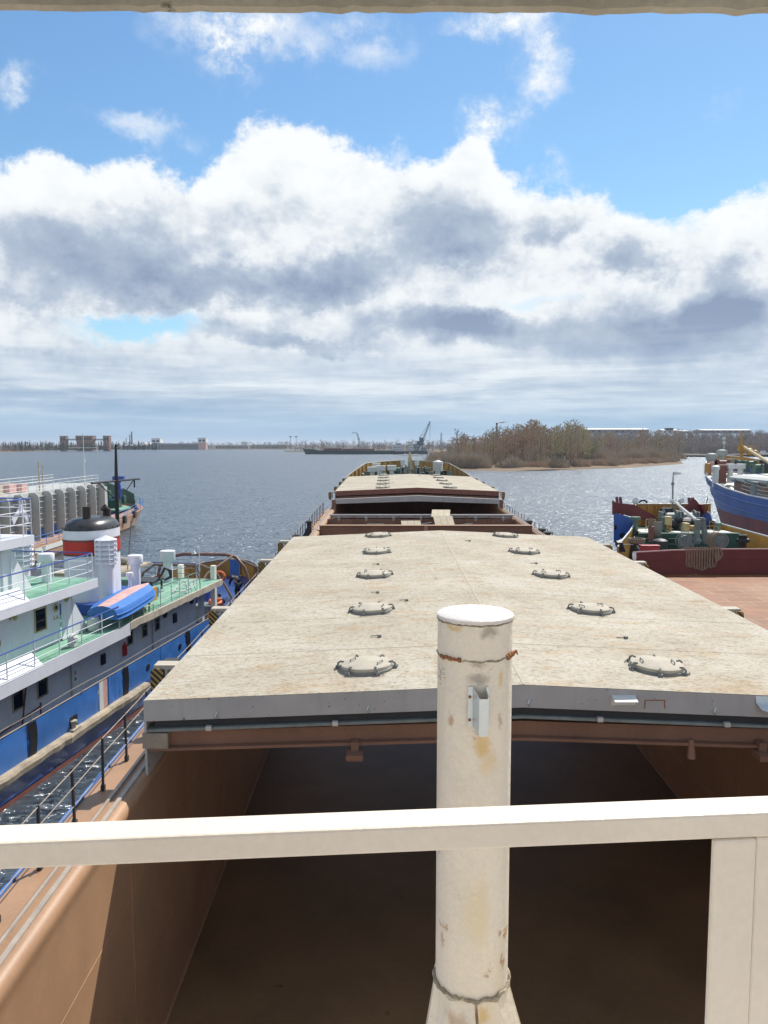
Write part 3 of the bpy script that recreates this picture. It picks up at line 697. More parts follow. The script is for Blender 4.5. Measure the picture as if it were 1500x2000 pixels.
# box vents, left three and the louvred one right
for x, y, w_, h_ in ((-4.2, 75.6, 1.05, 1.15), (-3.2, 75.2, 1.05, 1.3), (-1.95, 75.2, 1.0, 1.35), (-3.75, 78, .9, 1.5)):
    v = MB(); v.cyl((x, y, ZF), (x, y, ZF + h_ - .35), .26, n=12); v.b2(x - w_ / 2, x + w_ / 2, y - .45, y + .45, ZF + h_ - .4, ZF + h_ + .12); v.b2(x - w_ / 2 - .04, x + w_ / 2 + .04, y - .49, y + .49, ZF + h_ + .122, ZF + h_ + .15); v.build('box_vent', MT['vent_white'], ship, bevel=.02)
v = MB(); x, y = 3.35, 75.2; v.cyl((x, y, ZF), (x, y, ZF + .9), .3, n=12)
for i in range(5): v.prism([(-.52, 0), (.52, 0), (.46, .16), (-.46, .16)], y - .5, y + .5, 'y') if 0 else v.lathe([(.56, .9 + i * .2), (.6, .92 + i * .2), (.46, 1.08 + i * .2)], (x, y, ZF), 16)
v.lathe([(.58, 1.9), (.02, 2.12)], (x, y, ZF), 16); v.build('louvre_vent', MT['vent_white'], ship)

rg = random.Random(21)
for i in range(26):      # valves, pipes and small gear crowding the forecastle
    x = rg.uniform(-5, 5); y = 75.4 + rg.uniform(0, 6) + abs(x) * .1
    if abs(x) > hb(y) - .7: continue
    b = MB(); h_ = rg.uniform(.35, 1.3); k = rg.random()
    if k < .4: b.cyl((x, y, ZF), (x, y, ZF + h_), .1, n=8); b.cyl((x - .22, y, ZF + h_), (x + .22, y, ZF + h_), .09, n=8)
    elif k < .7: b.box((x, y, ZF + h_ * .4), (rg.uniform(.25, .6), .4, h_ * .8), rg.uniform(0, 1)); b.cyl((x, y, ZF + h_ * .8), (x, y, ZF + h_), .08, n=8)
    else: b.tube([(x, y, ZF), (x, y, ZF + h_), (x + .3, y, ZF + h_ + .12), (x + .45, y, ZF + h_ - .05)], .09, 7)
    b.build('deck_fitting', MT[rg.choice(['dark_metal', 'mach_grey', 'mach_green', 'dark_metal', 'rope'])], ship)
# ---- superstructure around the photographer (its white front lights the railing)
wh = MB(); wh.b2(-5.2, -.2, -14.2, -13.9, 9.23, 13.2); wh.build('bridge_front', MT['tug_white'], ship)
bd = MB(); bd.b2(-8.2, 8.2, -13.9, -12.2, 9.1, 9.22); bd.build('bridge_deck', MT['rusty_beige'], ship)
lf = MB(); lf.b2(-7.2, 7.2, -12.2, -11.35, 8.9, 9.05); lf.b2(-7.2, 7.2, -12.25, -11.9, 3.4, 8.9); lf.build('bridge_ledge', MT['rail_white'], ship)

# ---------------------------------------------------------------- hatch covers
def hatch_cover(y0, length, label, aft_mat, lugs):
    t = thing('hatch_cover', label, 'hatch cover', (SX, y0, .014 * (y0 - SY)), (TRIM, 0, 0), 'weathered hatch covers on the holds')
    n = 12; W = 6.75
    xs = [-W + 2 * W * i / n for i in range(n + 1)]
    top = MB(); rows = []
    for j in range(9):
        y = length * j / 8; rows.append([(x, y, 6.46 + arch(x)) for x in xs])
    top.sheet(rows)
    top.build('top_plate', MT['cover_top'], t, fix=False)
    sd = MB(); poly = [(x, 6.452 + arch(x)) for x in xs] + [(x, 6.07 + arch(x, .27)) for x in reversed(xs)]
    sd.prism(poly, 0.002, .03, 'y'); sd.build('end_skirt', aft_mat, t)
    sd = MB(); sd.prism(poly, length - .03, length - .002, 'y'); sd.build('end_skirt', MT['cover_side'], t)
    sd = MB()
    for s in (-1, 1): sd.b2(s * W - .02, s * W + .02, 0, length, 5.05, 6.452)
    sd.build('side_skirt', MT['cover_side'], t, each=1)
    un = MB(); un.sheet([[(x, y, 6.05 + arch(x, .27)) for x in xs] for y in (.1, length - .1)]); un.build('soffit', MT['brown_steel'], t, fix=False)
    if aft_mat is MT['cover_side']:
        # worn details of the near skirt
        r = MB()
        for x in (-5.45, -2.75, .1, 3.4): r.tube([(x, -.02, 6.2 + arch(x)), (x - .03, -.05, 6.13 + arch(x)), (x, -.02, 6.08 + arch(x))], .016, 5)
        r.build('lifting_ring', MT['galv'], t, each=1)
        b = MB(); z = 6.3 + arch(2.0); b.add([(1.55, -.004, z + .06), (1.97, -.004, z + .06), (1.98, -.17, z - .01), (1.57, -.17, z - .01)], [(0, 1, 2, 3)]); b.b2(1.55, 1.98, -.01, 0.0, z - .12, z + .06); b.build('drip_flap', MT['vent_white'], t, fix=False)
        b = MB(); z = 6.46 + arch(4.45); b.sheet([[(4.1, -.004, z), (4.7, -.004, z - .02)], [(4.11, -.03, z - .12), (4.72, -.03, z - .12)], [(4.17, -.11, z - .22), (4.78, -.12, z - .2)], [(4.33, -.2, z - .26), (4.85, -.2, z - .24)]]); b.build('bent_flap', MT['galv'], t, fix=False, smooth=True)
        b = MB()
        for p, q in (((2.15, 6.13), (2.15, 6.28)), ((2.15, 6.28), (2.5, 6.28)), ((2.5, 6.28), (2.5, 6.13))): b.bar((p[0], -.004, p[1] + arch(2.3)), (q[0], -.004, q[1] + arch(2.3)), .012, .012)
        b.build('patch_seam', MT['rust_weld'], t)
    # centre seam and small welded plates on the top
    # weld seams between the plates of the top
    sm = MB(); sm.b2(-.02, .02, .02, length - .02, 6.752, 6.766)
    for q in range(1, 8):
        y = length * q / 8 + (q % 3 - 1) * .12
        for s in (-1, 1): sm.add([(0, y - .009, 6.468 + .3), (s * W, y - .009, 6.466), (s * W, y + .009, 6.466), (0, y + .009, 6.468 + .3)], [(0, 1, 2, 3)])
    sm.build('weld_seam', MT['lid_top'], t, fix=False)
    # manhole lids
    for s in (-1, 1):
        for k in range(5):
            y = 1.37 + k * 4.88 - (k == 4) * .15; x = s * 2.83
            o = bpy.data.objects.new('manhole_lid', lid_mesh); C.objects.link(o); o.parent = t; o.location = (x, y, 6.46 + arch(x)); o.rotation_euler = (0, math.copysign(math.atan(.3 / 6.75), x), rng.uniform(-.5, .5))
            rb = bpy.data.objects.new('lid_rim', rim_mesh); C.objects.link(rb); rb.parent = o
            for q in range(6):
                cl = bpy.data.objects.new('clamp', clamp_mesh); C.objects.link(cl); cl.parent = o; cl.rotation_euler = (0, 0, q * math.pi / 3 + .35)
            for q in (-1, 1):
                cl = bpy.data.objects.new('handle', handle_mesh); C.objects.link(cl); cl.parent = o; cl.location = (.3 * q, 0, 0)
    for (x, y) in ((-2.6, 3.6), (2.9, 3.55), (-2.7, 8.4), (-2.75, 13.2), (2.8, 13.4), (1.0, 18.5), (-1.9, 7.2)):
        f = MB(); z = 6.465 + arch(x); f.box((x, y, z + .02), (.07, .07, .06), .3); f.tube([(x, y, z + .03), (x - .2, y + .03, z + .015)], .012, 5); f.build('lashing_eye', MT['lid_side'], t)
    for s, y in lugs:
        b = MB(); b.b2(s * 6.78 - (.0 if s > 0 else .5), s * 6.78 + (.5 if s > 0 else 0), y - .02, y + .3, 6.3, 6.4); b.b2(s * 7.02 - .03, s * 7.02 + .03, y - .03, y + .31, 5.85, 6.298); b.build('lifting_lug', MT['rusty_beige'], t, bevel=.012)
        hz = MB(); x = s * 7.2; hz.prism([(x - .13, 5.86), (x - .13, 6.28), (x - .08, 6.34), (x + .08, 6.34), (x + .13, 6.28), (x + .13, 5.86)], y - .09, y - .05, 'y'); hz.build('hazard_plate', MT['hazard'], t)
        w_ = MB(); w_.cyl((x - .08, y + .14, 5.86), (x + .08, y + .14, 5.86), .16, n=14); w_.build('roller', MT['dark_metal'], t)
    return t
def mk(mb, name, mat, smooth=True):
    o = mb.build(name, mat, None, smooth); me = o.data; bpy.data.objects.remove(o); return me
l_ = MB(); l_.lathe([(.50, .02), (.505, .095), (.50, .108), (.485, .114), (.0, .12)], (0, 0, 0), 40); lid_mesh = mk(l_, 'lid', MT['lid_top'])
l_ = MB(); l_.lathe([(.53, -.03), (.53, .045), (.52, .05), (.49, .05)], (0, 0, 0), 40); rim_mesh = mk(l_, 'rim', MT['lid_side'])
l_ = MB()
for a in (0,):
    ca, sa = math.cos(a), math.sin(a)
    l_.tube([(ca * .44, sa * .44, .125), (ca * .51, sa * .51, .135), (ca * .56, sa * .56, .1), (ca * .575, sa * .575, .02)], [.014, .02, .022, .02], 6)
    l_.box((ca * .56, sa * .56, .025), (.09, .08, .06), a)
    l_.tube([(ca * .57, sa * .57, .05), (math.cos(a + .14) * .62, math.sin(a + .14) * .62, .02), (math.cos(a + .26) * .6, math.sin(a + .26) * .6, .03)], .012, 5)
clamp_mesh = mk(l_, 'clamp', MT['lid_side'])
l_ = MB(); l_.tube([(0, .1, .11), (0, .1, .16), (0, -.1, .16), (0, -.1, .11)], .012, 5); handle_mesh = mk(l_, 'handle', MT['lid_side'])
near_lugs = [(-1, 2.3), (-1, 7.5), (-1, 15.6), (-1, 20.8), (1, 7.5), (1, 15.2), (1, 19.8)]
hatch_cover(13.4, 21.8, 'near cream weathered hatch cover filling the middle of the picture', MT['cover_side'], near_lugs)
far_lugs = [(-1, .5), (-1, 7), (-1, 14), (-1, 20), (1, .5), (1, 7), (1, 14), (1, 20)]
hatch_cover(63.3, 21.6, 'far cream hatch cover with dark red end just before the yellow bow', MT['cover_red'], far_lugs)

# a covered box standing beside the near cover
o = MB(); o.b2(-.14, .14, -.2, .2, 0, .62); o.b2(-.17, .17, -.23, .23, .6, .64); o.b2(.142, .15, -.1, .1, .2, .45)
o = tag(o.build('switch_box', MT['dark_metal'], None, bevel=.01), 'small dark grey box standing beside the left edge of the near hatch cover', 'box'); o.location = (-5.0, 17.3, 5.4)
# ---------------------------------------------------------------- planks lying on the cross deck
def plank_set(label, pos, d, rz, rx=0, n=1):
    t = MB()
    for i in range(3): t.box(((i - 1) * d[0] / 3, 0, 0), (d[0] / 3 - .012, d[1], d[2]))
    o = t.build('plank_panel', MT['plank'], None, bevel=.004); tag(o, label, 'plank panel', 'pale board panels on the cross deck'); o.location = pos; o.rotation_euler = (rx, 0, rz); return o
z_ = .014 * 40
plank_set('pale board panel lying flat between the two holds, left of the leaning ones', (1.55, 50.0, 4.66 + z_ + .55), (1.3, .9, .04), .08, rad(28))
plank_set('pale board panel leaning over the grey hinge rail between the holds, upper one', (3.75, 53.9, 5.72 + z_ - .12), (1.3, 1.5, .05), -.1, rad(14))
plank_set('pale board panel between the holds lying just below the leaning upper one', (3.85, 52.2, 5.22 + z_), (1.35, 1.2, .05), .12, rad(30))

# ---------------------------------------------------------------- foreground: railing, stub mast, roof edge
rt = thing('railing', 'white painted steel railing bar crossing the foreground with a wide post at right', 'railing', (0, 1.09, 9.25), (0, 0, rad(4.9)))
b = MB(); b.b2(-1.9, 1.6, -.028, .028, 1.161, 1.2); b.build('top_bar', MT['rail_white'], rt, bevel=.004)
b = MB(); xp = at(1385, 1800, 1.10).x + .002; b.b2(xp, xp + .068, -.03, -.021, 0, 1.1605); b.build('post', MT['rail_white'], rt, bevel=.004)
b = MB(); b.b2(xp + .0685, xp + .14, -.027, -.019, 0, 1.1605); b.build('post', MT['rail_white'], rt, bevel=.004)
pm = thing('mast_stub', 'short thick white pipe post with rusty weld ring standing behind the railing', 'post', (.235, 2.03, 9.05))
def R(px, py): return at(px, py, 2.03)
zt = at(924, 1197, 2.03).z - 9.05; R_ = .1
b = MB(); b.lathe([(R_, .0), (R_, zt - .012), (R_, zt - .01)], (0, 0, 0), 64); b.build('pipe', MT['post_white'], pm, smooth=True)
b = MB(); b.lathe([(R_ + .002, zt - .0095), (R_ + .0025, zt - .001), (R_ - .002, zt + .002), (.0, zt + .003)], (0, 0, 0), 64); b.build('cap', MT['post_cap'], pm, smooth=True)
zw = at(924, 1293, 1.93).z - 9.05
def wobble(z0, r, amp, name, mat, th):
    b = MB(); pts = []; rs = []
    rg = random.Random(5)
    for i in range(73):
        a = 2 * math.pi * i / 72; pts.append(((r) * math.cos(a), r * math.sin(a), z0 + rg.uniform(-amp, amp))); rs.append(th * rg.uniform(.5, 1.5))
    b.tube(pts, rs, 7, False); return b.build(name, mat, pm, smooth=True)
wobble(zw, R_ + .0005, .002, 'weld_ring', MT['grime'], .0022)
wobble(zt - .013, R_ + .0005, .0015, 'weld_ring', MT['grime'], .002)
b = MB()
for a0, a1, th in ((rad(203), rad(243), .0055), (rad(318), rad(338), .007)):
    pts = []; rs = []; rg = random.Random(3)
    for i in range(16):
        a = a0 + (a1 - a0) * i / 15; pts.append(((R_ + .002) * math.cos(a), (R_ + .002) * math.sin(a), zw + rg.uniform(-.002, .003) + .004 * (th > .006))); rs.append(th * rg.uniform(.5, 1.3))
    b.tube(pts, rs, 7)
b.tube([(R_ * math.cos(rad(335)), R_ * math.sin(rad(335)), zw + .004), ((R_ + .012) * math.cos(rad(340)), (R_ + .012) * math.sin(rad(340)), zw + .012), ((R_ + .014) * math.cos(rad(346)), (R_ + .014) * math.sin(rad(346)), zw)], [.006, .004, .002], 6)
b.build('rust_lump', MT['rust_weld'], pm, smooth=True)
# bent sheet bracket on the side facing the bridge
zb1 = at(924, 1343, 1.92).z - 9.05; zb0 = at(924, 1428, 1.92).z - 9.05; yb_ = -R_ - .001
b = MB()
b.b2(-.028, -.016, yb_ - .004, yb_ + .0, zb0 + .012, zb1)
b.b2(.018, .026, yb_ - .003, yb_ + .001, zb0 + .012, zb1)
b.add([(-.016, yb_ - .004, zb1), (-.004, yb_ - .045, zb1 - .018), (-.004, yb_ - .045, zb0), (-.016, yb_ - .004, zb0 + .012), (-.0145, yb_ - .002, zb1), (-.002, yb_ - .043, zb1 - .018), (-.002, yb_ - .043, zb0), (-.0145, yb_ - .002, zb0 + .012)],
      [(0, 1, 2, 3), (7, 6, 5, 4), (0, 4, 5, 1), (3, 2, 6, 7)])
b.b2(-.004, .0195, yb_ - .046, yb_ - .044, zb0, zb1 - .018)
b.b2(.018, .0198, yb_ - .044, yb_ - .002, zb0, zb1 - .01)
b.build('bracket', MT['galv'], pm, fix=True)
b = MB()
for x, z in ((-.0235, zb1 - .026), (.0225, zb1 - .026), (-.0235, zb0 + .028)): b.ico((x, yb_ - .005, z), .0042, 2)
b.build('rivet', MT['rust_weld'], pm, smooth=True, each=1)
# base gussets
zg = at(924, 1962, 1.93).z - 9.05
OC, GR_, RU = (.70, .47, .17), (.34, .29, .23), (.42, .2, .07)
stains(MT['post_white'], [(.012, zb0 - .045, .03, .035, OC, .6), (.03, zb0 - .09, .035, .05, OC, .3), (.0, zb1 + .02, .035, .018, GR_, .5), (.025, zt - .03, .03, .025, GR_, .55), (-.06, zt - .02, .03, .012, OC, .6), (.0, zw - .012, .03, .012, GR_, .45), (.0, (zb0 + zb1) / 2, .045, .06, (.66, .6, .53), .4), (-.07, zb0 + .02, .012, .02, RU, .5), (.06, zb0 + .02, .008, .03, RU, .4), (.0, zg + .25, .04, .12, (.78, .66, .42), .45), (.075, zg + .1, .008, .03, RU, .6), (-.085, zg + .15, .006, .03, RU, .6), (.06, zw - .05, .012, .03, OC, .5), (.02, zg - .03, .03, .03, OC, .6), (-.05, zg - .05, .04, .03, RU, .35)])
b = MB()
def gusset(a):
    ca, sa = math.cos(a), math.sin(a)
    poly = [(R_ - .005, 0), (R_ + .16, 0), (R_ + .16, .03), (R_ + .012, zg + .02), (R_ - .005, zg + .02)]
    n = (-sa * .006, ca * .006); vs = []
    for s in (-1, 1): vs += [(r * ca + s * n[0], r * sa + s * n[1], z) for r, z in poly]
    k = len(poly); b.add(vs, [tuple(range(k))[::-1], tuple(range(k, 2 * k))] + [(i, (i + 1) % k, k + (i + 1) % k, k + i) for i in range(k)])
# octagonal flared shoe made of plates with open seams
lo, hi_ = .215, R_ + .006
pl = []
for k in range(4):
    a = rad(-90) + k * math.pi / 2
    a0, a1 = a - math.pi / 4 + 0.05, a + math.pi / 4 - 0.05
ang = [rad(v) for v in (-168, -92, -88, -22, -18, 60, 64, 128, 132, 188)]
for i in range(0, 10, 2):
    a0, a1 = ang[i], ang[i + 1]
    q = [(lo * math.cos(a0) + .03, lo * math.sin(a0), 0), (lo * math.cos(a1) + .03, lo * math.sin(a1), 0), (hi_ * math.cos(a1), hi_ * math.sin(a1), zg + .012), (hi_ * math.cos((a0 + a1) / 2), hi_ * math.sin((a0 + a1) / 2), zg - .004), (hi_ * math.cos(a0), hi_ * math.sin(a0), zg + .012)]
    inn = [(x * .94, y * .94, z) for x, y, z in q]
    b.add(q + inn, [(0, 1, 2, 3, 4), (9, 8, 7, 6, 5), (0, 5, 6, 1), (1, 6, 7, 2), (2, 7, 8, 3), (3, 8, 9, 4), (4, 9, 5, 0)])
b.build('base_shoe', MT['post_white'], pm)
wobble(zg + .012, R_ + .004, .004, 'weld_ring', MT['grime'], .0045)
# scratched-on marks at the left of the pipe
b = MB(); rg = random.Random(11)
for k in range(26):
    a = rad(rg.uniform(190, 214)); z = zw - .03 - rg.uniform(0, .03) - (0 if k < 18 else .02)
    x, y = (R_ + .0004) * math.cos(a), (R_ + .0004) * math.sin(a); l = rg.uniform(.002, .006)
    b.bar((x, y, z), (x + l * -math.sin(a) * rg.choice((.3, 1)), y + l * math.cos(a) * .7, z + rg.uniform(-.004, .004)), .0008, .0008)
b.build('ink_mark', MT['dark_metal'], pm)
# roof edge over the bridge wing
rb = MB(); Yb = 1.0; zl = at(0, 22, Yb).z; zr = at(1500, 27, Yb).z; xl, xr = at(0, 22, Yb).x, at(1500, 27, Yb).x
rg = random.Random(2); n = 120; bot = []; 
for i in range(n + 1):
    u = -.6 + 2.2 * i / n; x = xl + (xr - xl) * u; bot.append((x, zl + (zr - zl) * u + rg.uniform(-.0012, .0012) - (rg.random() < .06) * .002))
top = [(bot[-1][0], bot[0][1] + .14), (bot[0][0], bot[0][1] + .14)]
rb.prism(bot + top, Yb - .014, Yb, 'y'); rb.b2(bot[0][0], bot[-1][0], -.6, Yb - .015, bot[0][1] + .06, bot[0][1] + .09)
rbo = tag(rb.build('roof_edge', MT['canopy'], None), 'dirty peeling cream roof edge along the very top of the picture', 'roof edge')
# ---------------------------------------------------------------- blue and white tug alongside (local: x to our side, y away from us)
tug = thing('tugboat', 'blue and white tug with tiered decks and red banded funnel moored at left', 'tugboat', (-11.2, 24.7, 0), (0, 0, rad(-9)))
TW = 7.8   # beam
def tplan(s):
    if s < 15: return 0.0
    u = min(1, (s - 15) / 13.2); return -3.85 * (1 - math.sqrt(max(0, 1 - u ** 2.6)))
def zsheer(s): return 2.2 + (.0 if s < 12 else .75 * ((s - 12) / 16) ** 1.5)
ss = [-14, -8, 0, 5, 10, 15, 17, 19, 21, 23, 24.5, 26, 27, 27.7, 28.15]
hm = MB(); rows = []
for s in ss:
    b = tplan(s); c = -TW / 2
    rows.append([(b, s, zsheer(s) - 1.1), (b - .02, s, .16), (b - .9, s, -1), (2 * c - b + .9, s, -1), (2 * c - b + .02, s, .16), (2 * c - b, s, zsheer(s) - 1.1)])
hm.sheet(rows); hm.build('hull', MT['hull_blue_dk'], tug)
bt = MB()
for sgn in (0, 1):
    bt.sheet([[((tplan(s) + .012) if not sgn else (-TW - tplan(s) - .012), s, z) for z in (-.4, .15 + .015 * math.sin(s * 3))] for s in ss])
bt.build('boot_top', MT['hull_red'], tug, fix=False, each=1)
md = MB(); md.sheet([[(tplan(s) - .04, s, zsheer(s) - 1.12), (-TW - tplan(s) + .04, s, zsheer(s) - 1.12)] for s in ss]); md.build('main_deck', MT['hull_blue_dk'], tug, fix=False)
# bulwark in dented plates with dark rubbing strips between them
rg = random.Random(4)
cuts = [-14, -9, -5.6, -1.2, 3.1, 3.75, 5.0, 8.2, 11.0, 14.0, 17.0]
for a, b in zip(cuts, cuts[1:]):
    if abs(a - 3.1) < .01: continue
    m_ = MB(); n = 14; k = 7; rows = []
    gap = .04
    for i in range(n + 1):
        s = a + gap + (b - a - 2 * gap) * i / n
        rows.append([(tplan(s) + (rg.uniform(-.016, .022) if 0 < j < k else 0), s, zsheer(s) - 1.1 + .0 + (1.1) * j / k) for j in range(k + 1)])
    inner = [[(x - .05, y, z) for x, y, z in r] for r in rows]
    m_.sheet(rows); m_.sheet([r[::-1] for r in inner]); m_.sheet([[r[-1] for r in rows], [r[-1] for r in inner]])
    m_.sheet([rows[0], inner[0]]); m_.sheet([rows[-1], inner[-1]])
    m_.build('bulwark', MT['hull_blue'], tug, smooth=True, fix=False)
bd = MB(); bd.b2(-.04, .0, 3.14, 3.42, 1.12, 2.2); bd.build('bulwark_gate', MT['vent_white'], tug)
bd = MB(); bd.b2(-.04, .0, 3.42, 3.71, 1.14, 2.2); bd.build('bulwark_gate', MT['pinkish'], tug)
for s in (-.95, 5.1, 11.1, -6):
    m_ = MB(); m_.sheet([[(.03, s - .2 + .05 * math.sin(z * 5), z), (.045, s + .17 + .05 * math.sin(z * 4 + 1), z)] for z in (1.12, 1.4, 1.7, 1.95, 2.19)]); m_.build('rubber_strip', MT['black'], tug, fix=False)
m_ = MB(); m_.b2(-.01, .012, 1.15, 1.62, 1.13, 1.55); m_.build('freeing_port', MT['black'], tug)
m_ = MB(); m_.cyl((.05, 1.3, 1.12), (.05, 1.3, 1.36), .09); m_.cyl((.05, 1.3, 1.34), (.05, 1.3, 1.42), .13); m_.b2(.0, .2, 1.05, 1.55, 1.1, 1.16); m_.build('bollard', MT['rusty_beige'], tug)
m_ = MB()
for s, z in ((7.0, 1.65), (10.2, 1.7)): m_.cyl((-.02, s, z), (.035, s, z), .14, n=16)
m_.build('fairlead_hole', MT['black'], tug, each=1)
# outer bulwark on the far side, ochre inside, with stays
m_ = MB(); P = [(-TW - tplan(s), s, zsheer(s) - 1.1) for s in [-14, 0, 10] + ss[5:]] + [(tplan(s), s, zsheer(s) - 1.1) for s in reversed(ss[7:])]
m_.ribbon(P, .05, 1.1); m_.build('bulwark', MT['hull_blue'], tug)
m_ = MB(); P2 = [(-TW - tplan(s) + .06, s, zsheer(s) - 1.1) for s in ss[5:]] + [(tplan(s) - .06, s, zsheer(s) - 1.1) for s in reversed(ss[8:])]
m_.ribbon(P2, .02, 1.06)
for p in P2[::2]: m_.box((p[0] * .96 - .15, p[1] - .12, p[2] + .5), (.06, .2, 1.0), .4)
m_.build('bulwark_lining', MT['yellow_paint'], tug)
m_ = MB(); m_.tube([(x, y, z + 1.14) for x, y, z in P[3:]], .05, 6); m_.tube([(.0, s, 2.23) for s in (-14, 0, 14)] + [(tplan(s), s, zsheer(s) + .03) for s in (15, 17, 19, 21)], .02, 6)
m_.tube([(.05, s, 2.5 + .03 * math.sin(s)) for s in range(-13, 15)], .009, 5)
for s in range(-13, 15, 3): m_.bar((.04, s, 2.2), (.05, s, 2.51), .02)
m_.build('bulwark_rail', MT['rail_steel'], tug)
# timber fender, chipped
m_ = MB(); rows = []; rg = random.Random(9)
for i in range(61):
    s = -14 + 20.7 * i / 60; w_ = .26 + rg.uniform(-.05, .03); zt_ = 1.1 + rg.uniform(-.03, .02)
    rows.append([(.0, s, .84), (w_ - .03, s, .82 + rg.uniform(-.02, .02)), (w_, s, 1.0), (w_ - .05, s, zt_), (.0, s, 1.11)])
m_.solid(rows); m_.build('timber_fender', MT['wood'], tug)
m_ = MB(); m_.b2(0, .06, 6.7, 22, .9, 1.05); m_.build('rubbing_strake', MT['hull_blue_dk'], tug)
# main deckhouse
m_ = MB(); m_.b2(-6.6, -1.1, -14, 14.7, 1.1, 3.3)
for i in range(24): m_.b2(-1.105, -1.09, -13.5 + i * 1.18 - .02, -13.5 + i * 1.18 + .02, 1.12, 3.28)
hs = m_.build('main_deckhouse', MT['tug_grey'], tug)
def window(par, x, s0, s1, z0, z1, fr=MT['frame_yellow'], gl=MT['glass']):
    f = MB()
    for a in ((s0 - .05, s0, z0 - .05, z1 + .05), (s1, s1 + .05, z0 - .05, z1 + .05), (s0, s1, z0 - .05, z0), (s0, s1, z1, z1 + .05)): f.b2(x - .01, x + .035, *a)
    o = f.build('window', fr, par); g = MB(); g.b2(x - .01, x + .012, s0, s1, z0, z1); g.build('pane', gl, o); return o
for s in (-6.3, -4.2, -2.4, -.3, 1.05): window(hs, -1.1, s, s + .52, 2.25, 2.85)
for s in (7.4, 8.75, 10.0): window(hs, -1.1, s, s + .42, 2.45, 2.95)
m_ = MB(); m_.b2(-1.1, -1.03, 5.2, 5.5, 2.2, 2.62); m_.b2(-1.1, -1.03, 11.9, 12.25, 2.35, 2.8); m_.cyl((-1.12, 11.0, 3.0), (-1.02, 11.0, 3.0), .17, n=14); m_.cyl((-1.12, 14.1, 3.0), (-1.02, 14.1, 3.0), .15, n=14); m_.build('wall_box', MT['black'], hs, each=1)
m_ = MB(); m_.b2(-1.1, -.98, 6.95, 7.15, 2.1, 2.55); m_.cyl((-1.03, 7.05, 2.55), (-1.03, 7.05, 2.66), .04); m_.build('fire_extinguisher', MT['red'], hs)
m_ = MB()
m_.tube([(-1.0, -.1, 1.2), (-1.0, .3, 3.0)], .03, 6); m_.tube([(-.95, -2, 1.75), (-.95, 1.0, 2.0)], .028, 6); m_.tube([(-.95, -3, 1.35), (-.95, -.1, 1.5)], .028, 6); m_.tube([(-.98, 1.0, 1.2), (-.98, 1.0, 2.1)], .028, 6)
m_.build('grab_rail', MT['hull_red'], hs, each=1)
m_ = MB(); m_.tube([(-1.03, 3.0, 1.1), (-1.03, 3.0, 3.3)], .03, 6); m_.tube([(-1.03, 9.6, 1.1), (-1.03, 9.6, 3.3)], .03, 6); m_.build('pipe', MT['rusty_beige'], hs, each=1)
# little signs on the wall
for s, z, mt in ((3.4, 2.95, 'frame_yellow'), (3.38, 2.45, 'frame_yellow'), (3.38, 2.2, 'deck_green')):
    m_ = MB(); m_.prism([(s - .08, z - .07), (s + .08, z - .07), (s, z + .09)] if z > 2.3 else [(s - .07, z - .06), (s + .07, z - .06), (s + .07, z + .06), (s - .07, z + .06)], -1.1, -1.085, 'x'); m_.build('safety_sign', MT[mt], hs)
# boat deck slab, white fascia forward, rusty edge aft
m_ = MB(); m_.b2(-7.6, -.24, -14, 16.2, 3.55, 3.75); m_.build('boat_deck', MT['deck_green'], tug)
m_ = MB(); m_.b2(-.24, -.2, -14, 6.0, 3.28, 3.77); m_.b2(-1.1, -.24, -14, 6.0, 3.3, 3.545)
m_.prism([(-.19, 3.72), (-.62, 4.12), (-.66, 4.10), (-.24, 3.70)], -14, .1, 'y')
m_.build('deck_fascia', MT['tug_white'], tug)
m_ = MB(); rows = []; rg = random.Random(8)
for i in range(41):
    s = 6.0 + 10.2 * i / 40; z0 = 3.5 + rg.uniform(-.03, .03); rows.append([(-.24, s, z0), (-.19, s, z0), (-.19 + rg.uniform(-.015, .01), s, 3.79), (-.30, s, 3.79), (-.30, s, 3.76)])
m_.solid(rows); m_.b2(-7.6, -.24, 16.2, 16.26, 3.5, 3.78); m_.build('deck_edge', MT['rusty_beige'], tug)
def trail(name, pts, h, mids=2, mt='rail_blue', pm='tug_white', every=None, parent=tug, post_r=.022):
    """pipe railing along pts (deck level): coloured top rail with pale mid rails and posts as parts of it"""
    pts = [Vector(p) for p in pts]; up = Vector((0, 0, h))
    b = MB(); b.tube([p + up for p in pts], .024, 6); o = b.build(name, MT[mt], parent)
    b = MB()
    for k in range(1, mids + 1): b.tube([p + up * (k / (mids + 1)) for p in pts], .014, 5)
    b.build('mid_rail', MT[pm], o)
    for p in pts:
        b = MB(); b.cyl((0, 0, 0), (0, 0, h - .02), post_r, n=6); q = b.build('post', MT[pm], o); q.location = p
    return o
trail('deck_railing', [(-.25, s, 3.76) for s in (-10, -7, -4.6, -3.2, -1.7, -.3, 1.1, 2.5, 3.9, 5.2)], .86)
trail('deck_railing', [(-.3, s, 3.78) for s in (9.0, 10.1, 11.0, 12.0, 13.0)], .9, 2, 'mach_green', 'vent_white')
trail('deck_railing', [(-.26, s, 3.78) for s in (5.3, 6.3, 7.3)] + [(-.27, 8.2, 3.78)], .32, 0, 'rusty_beige', 'rusty_beige')
trail('deck_railing', [(-.3, 13.4, 3.78), (-1.6, 16.0, 3.78), (-4, 16.1, 3.78), (-7, 16.1, 3.78)], .85, 2, 'rail_blue', 'mach_grey')
trail('deck_railing', [(-7.5, s, 3.76) for s in range(-6, 16, 2)], .86, 2, 'vent_white', 'vent_white')
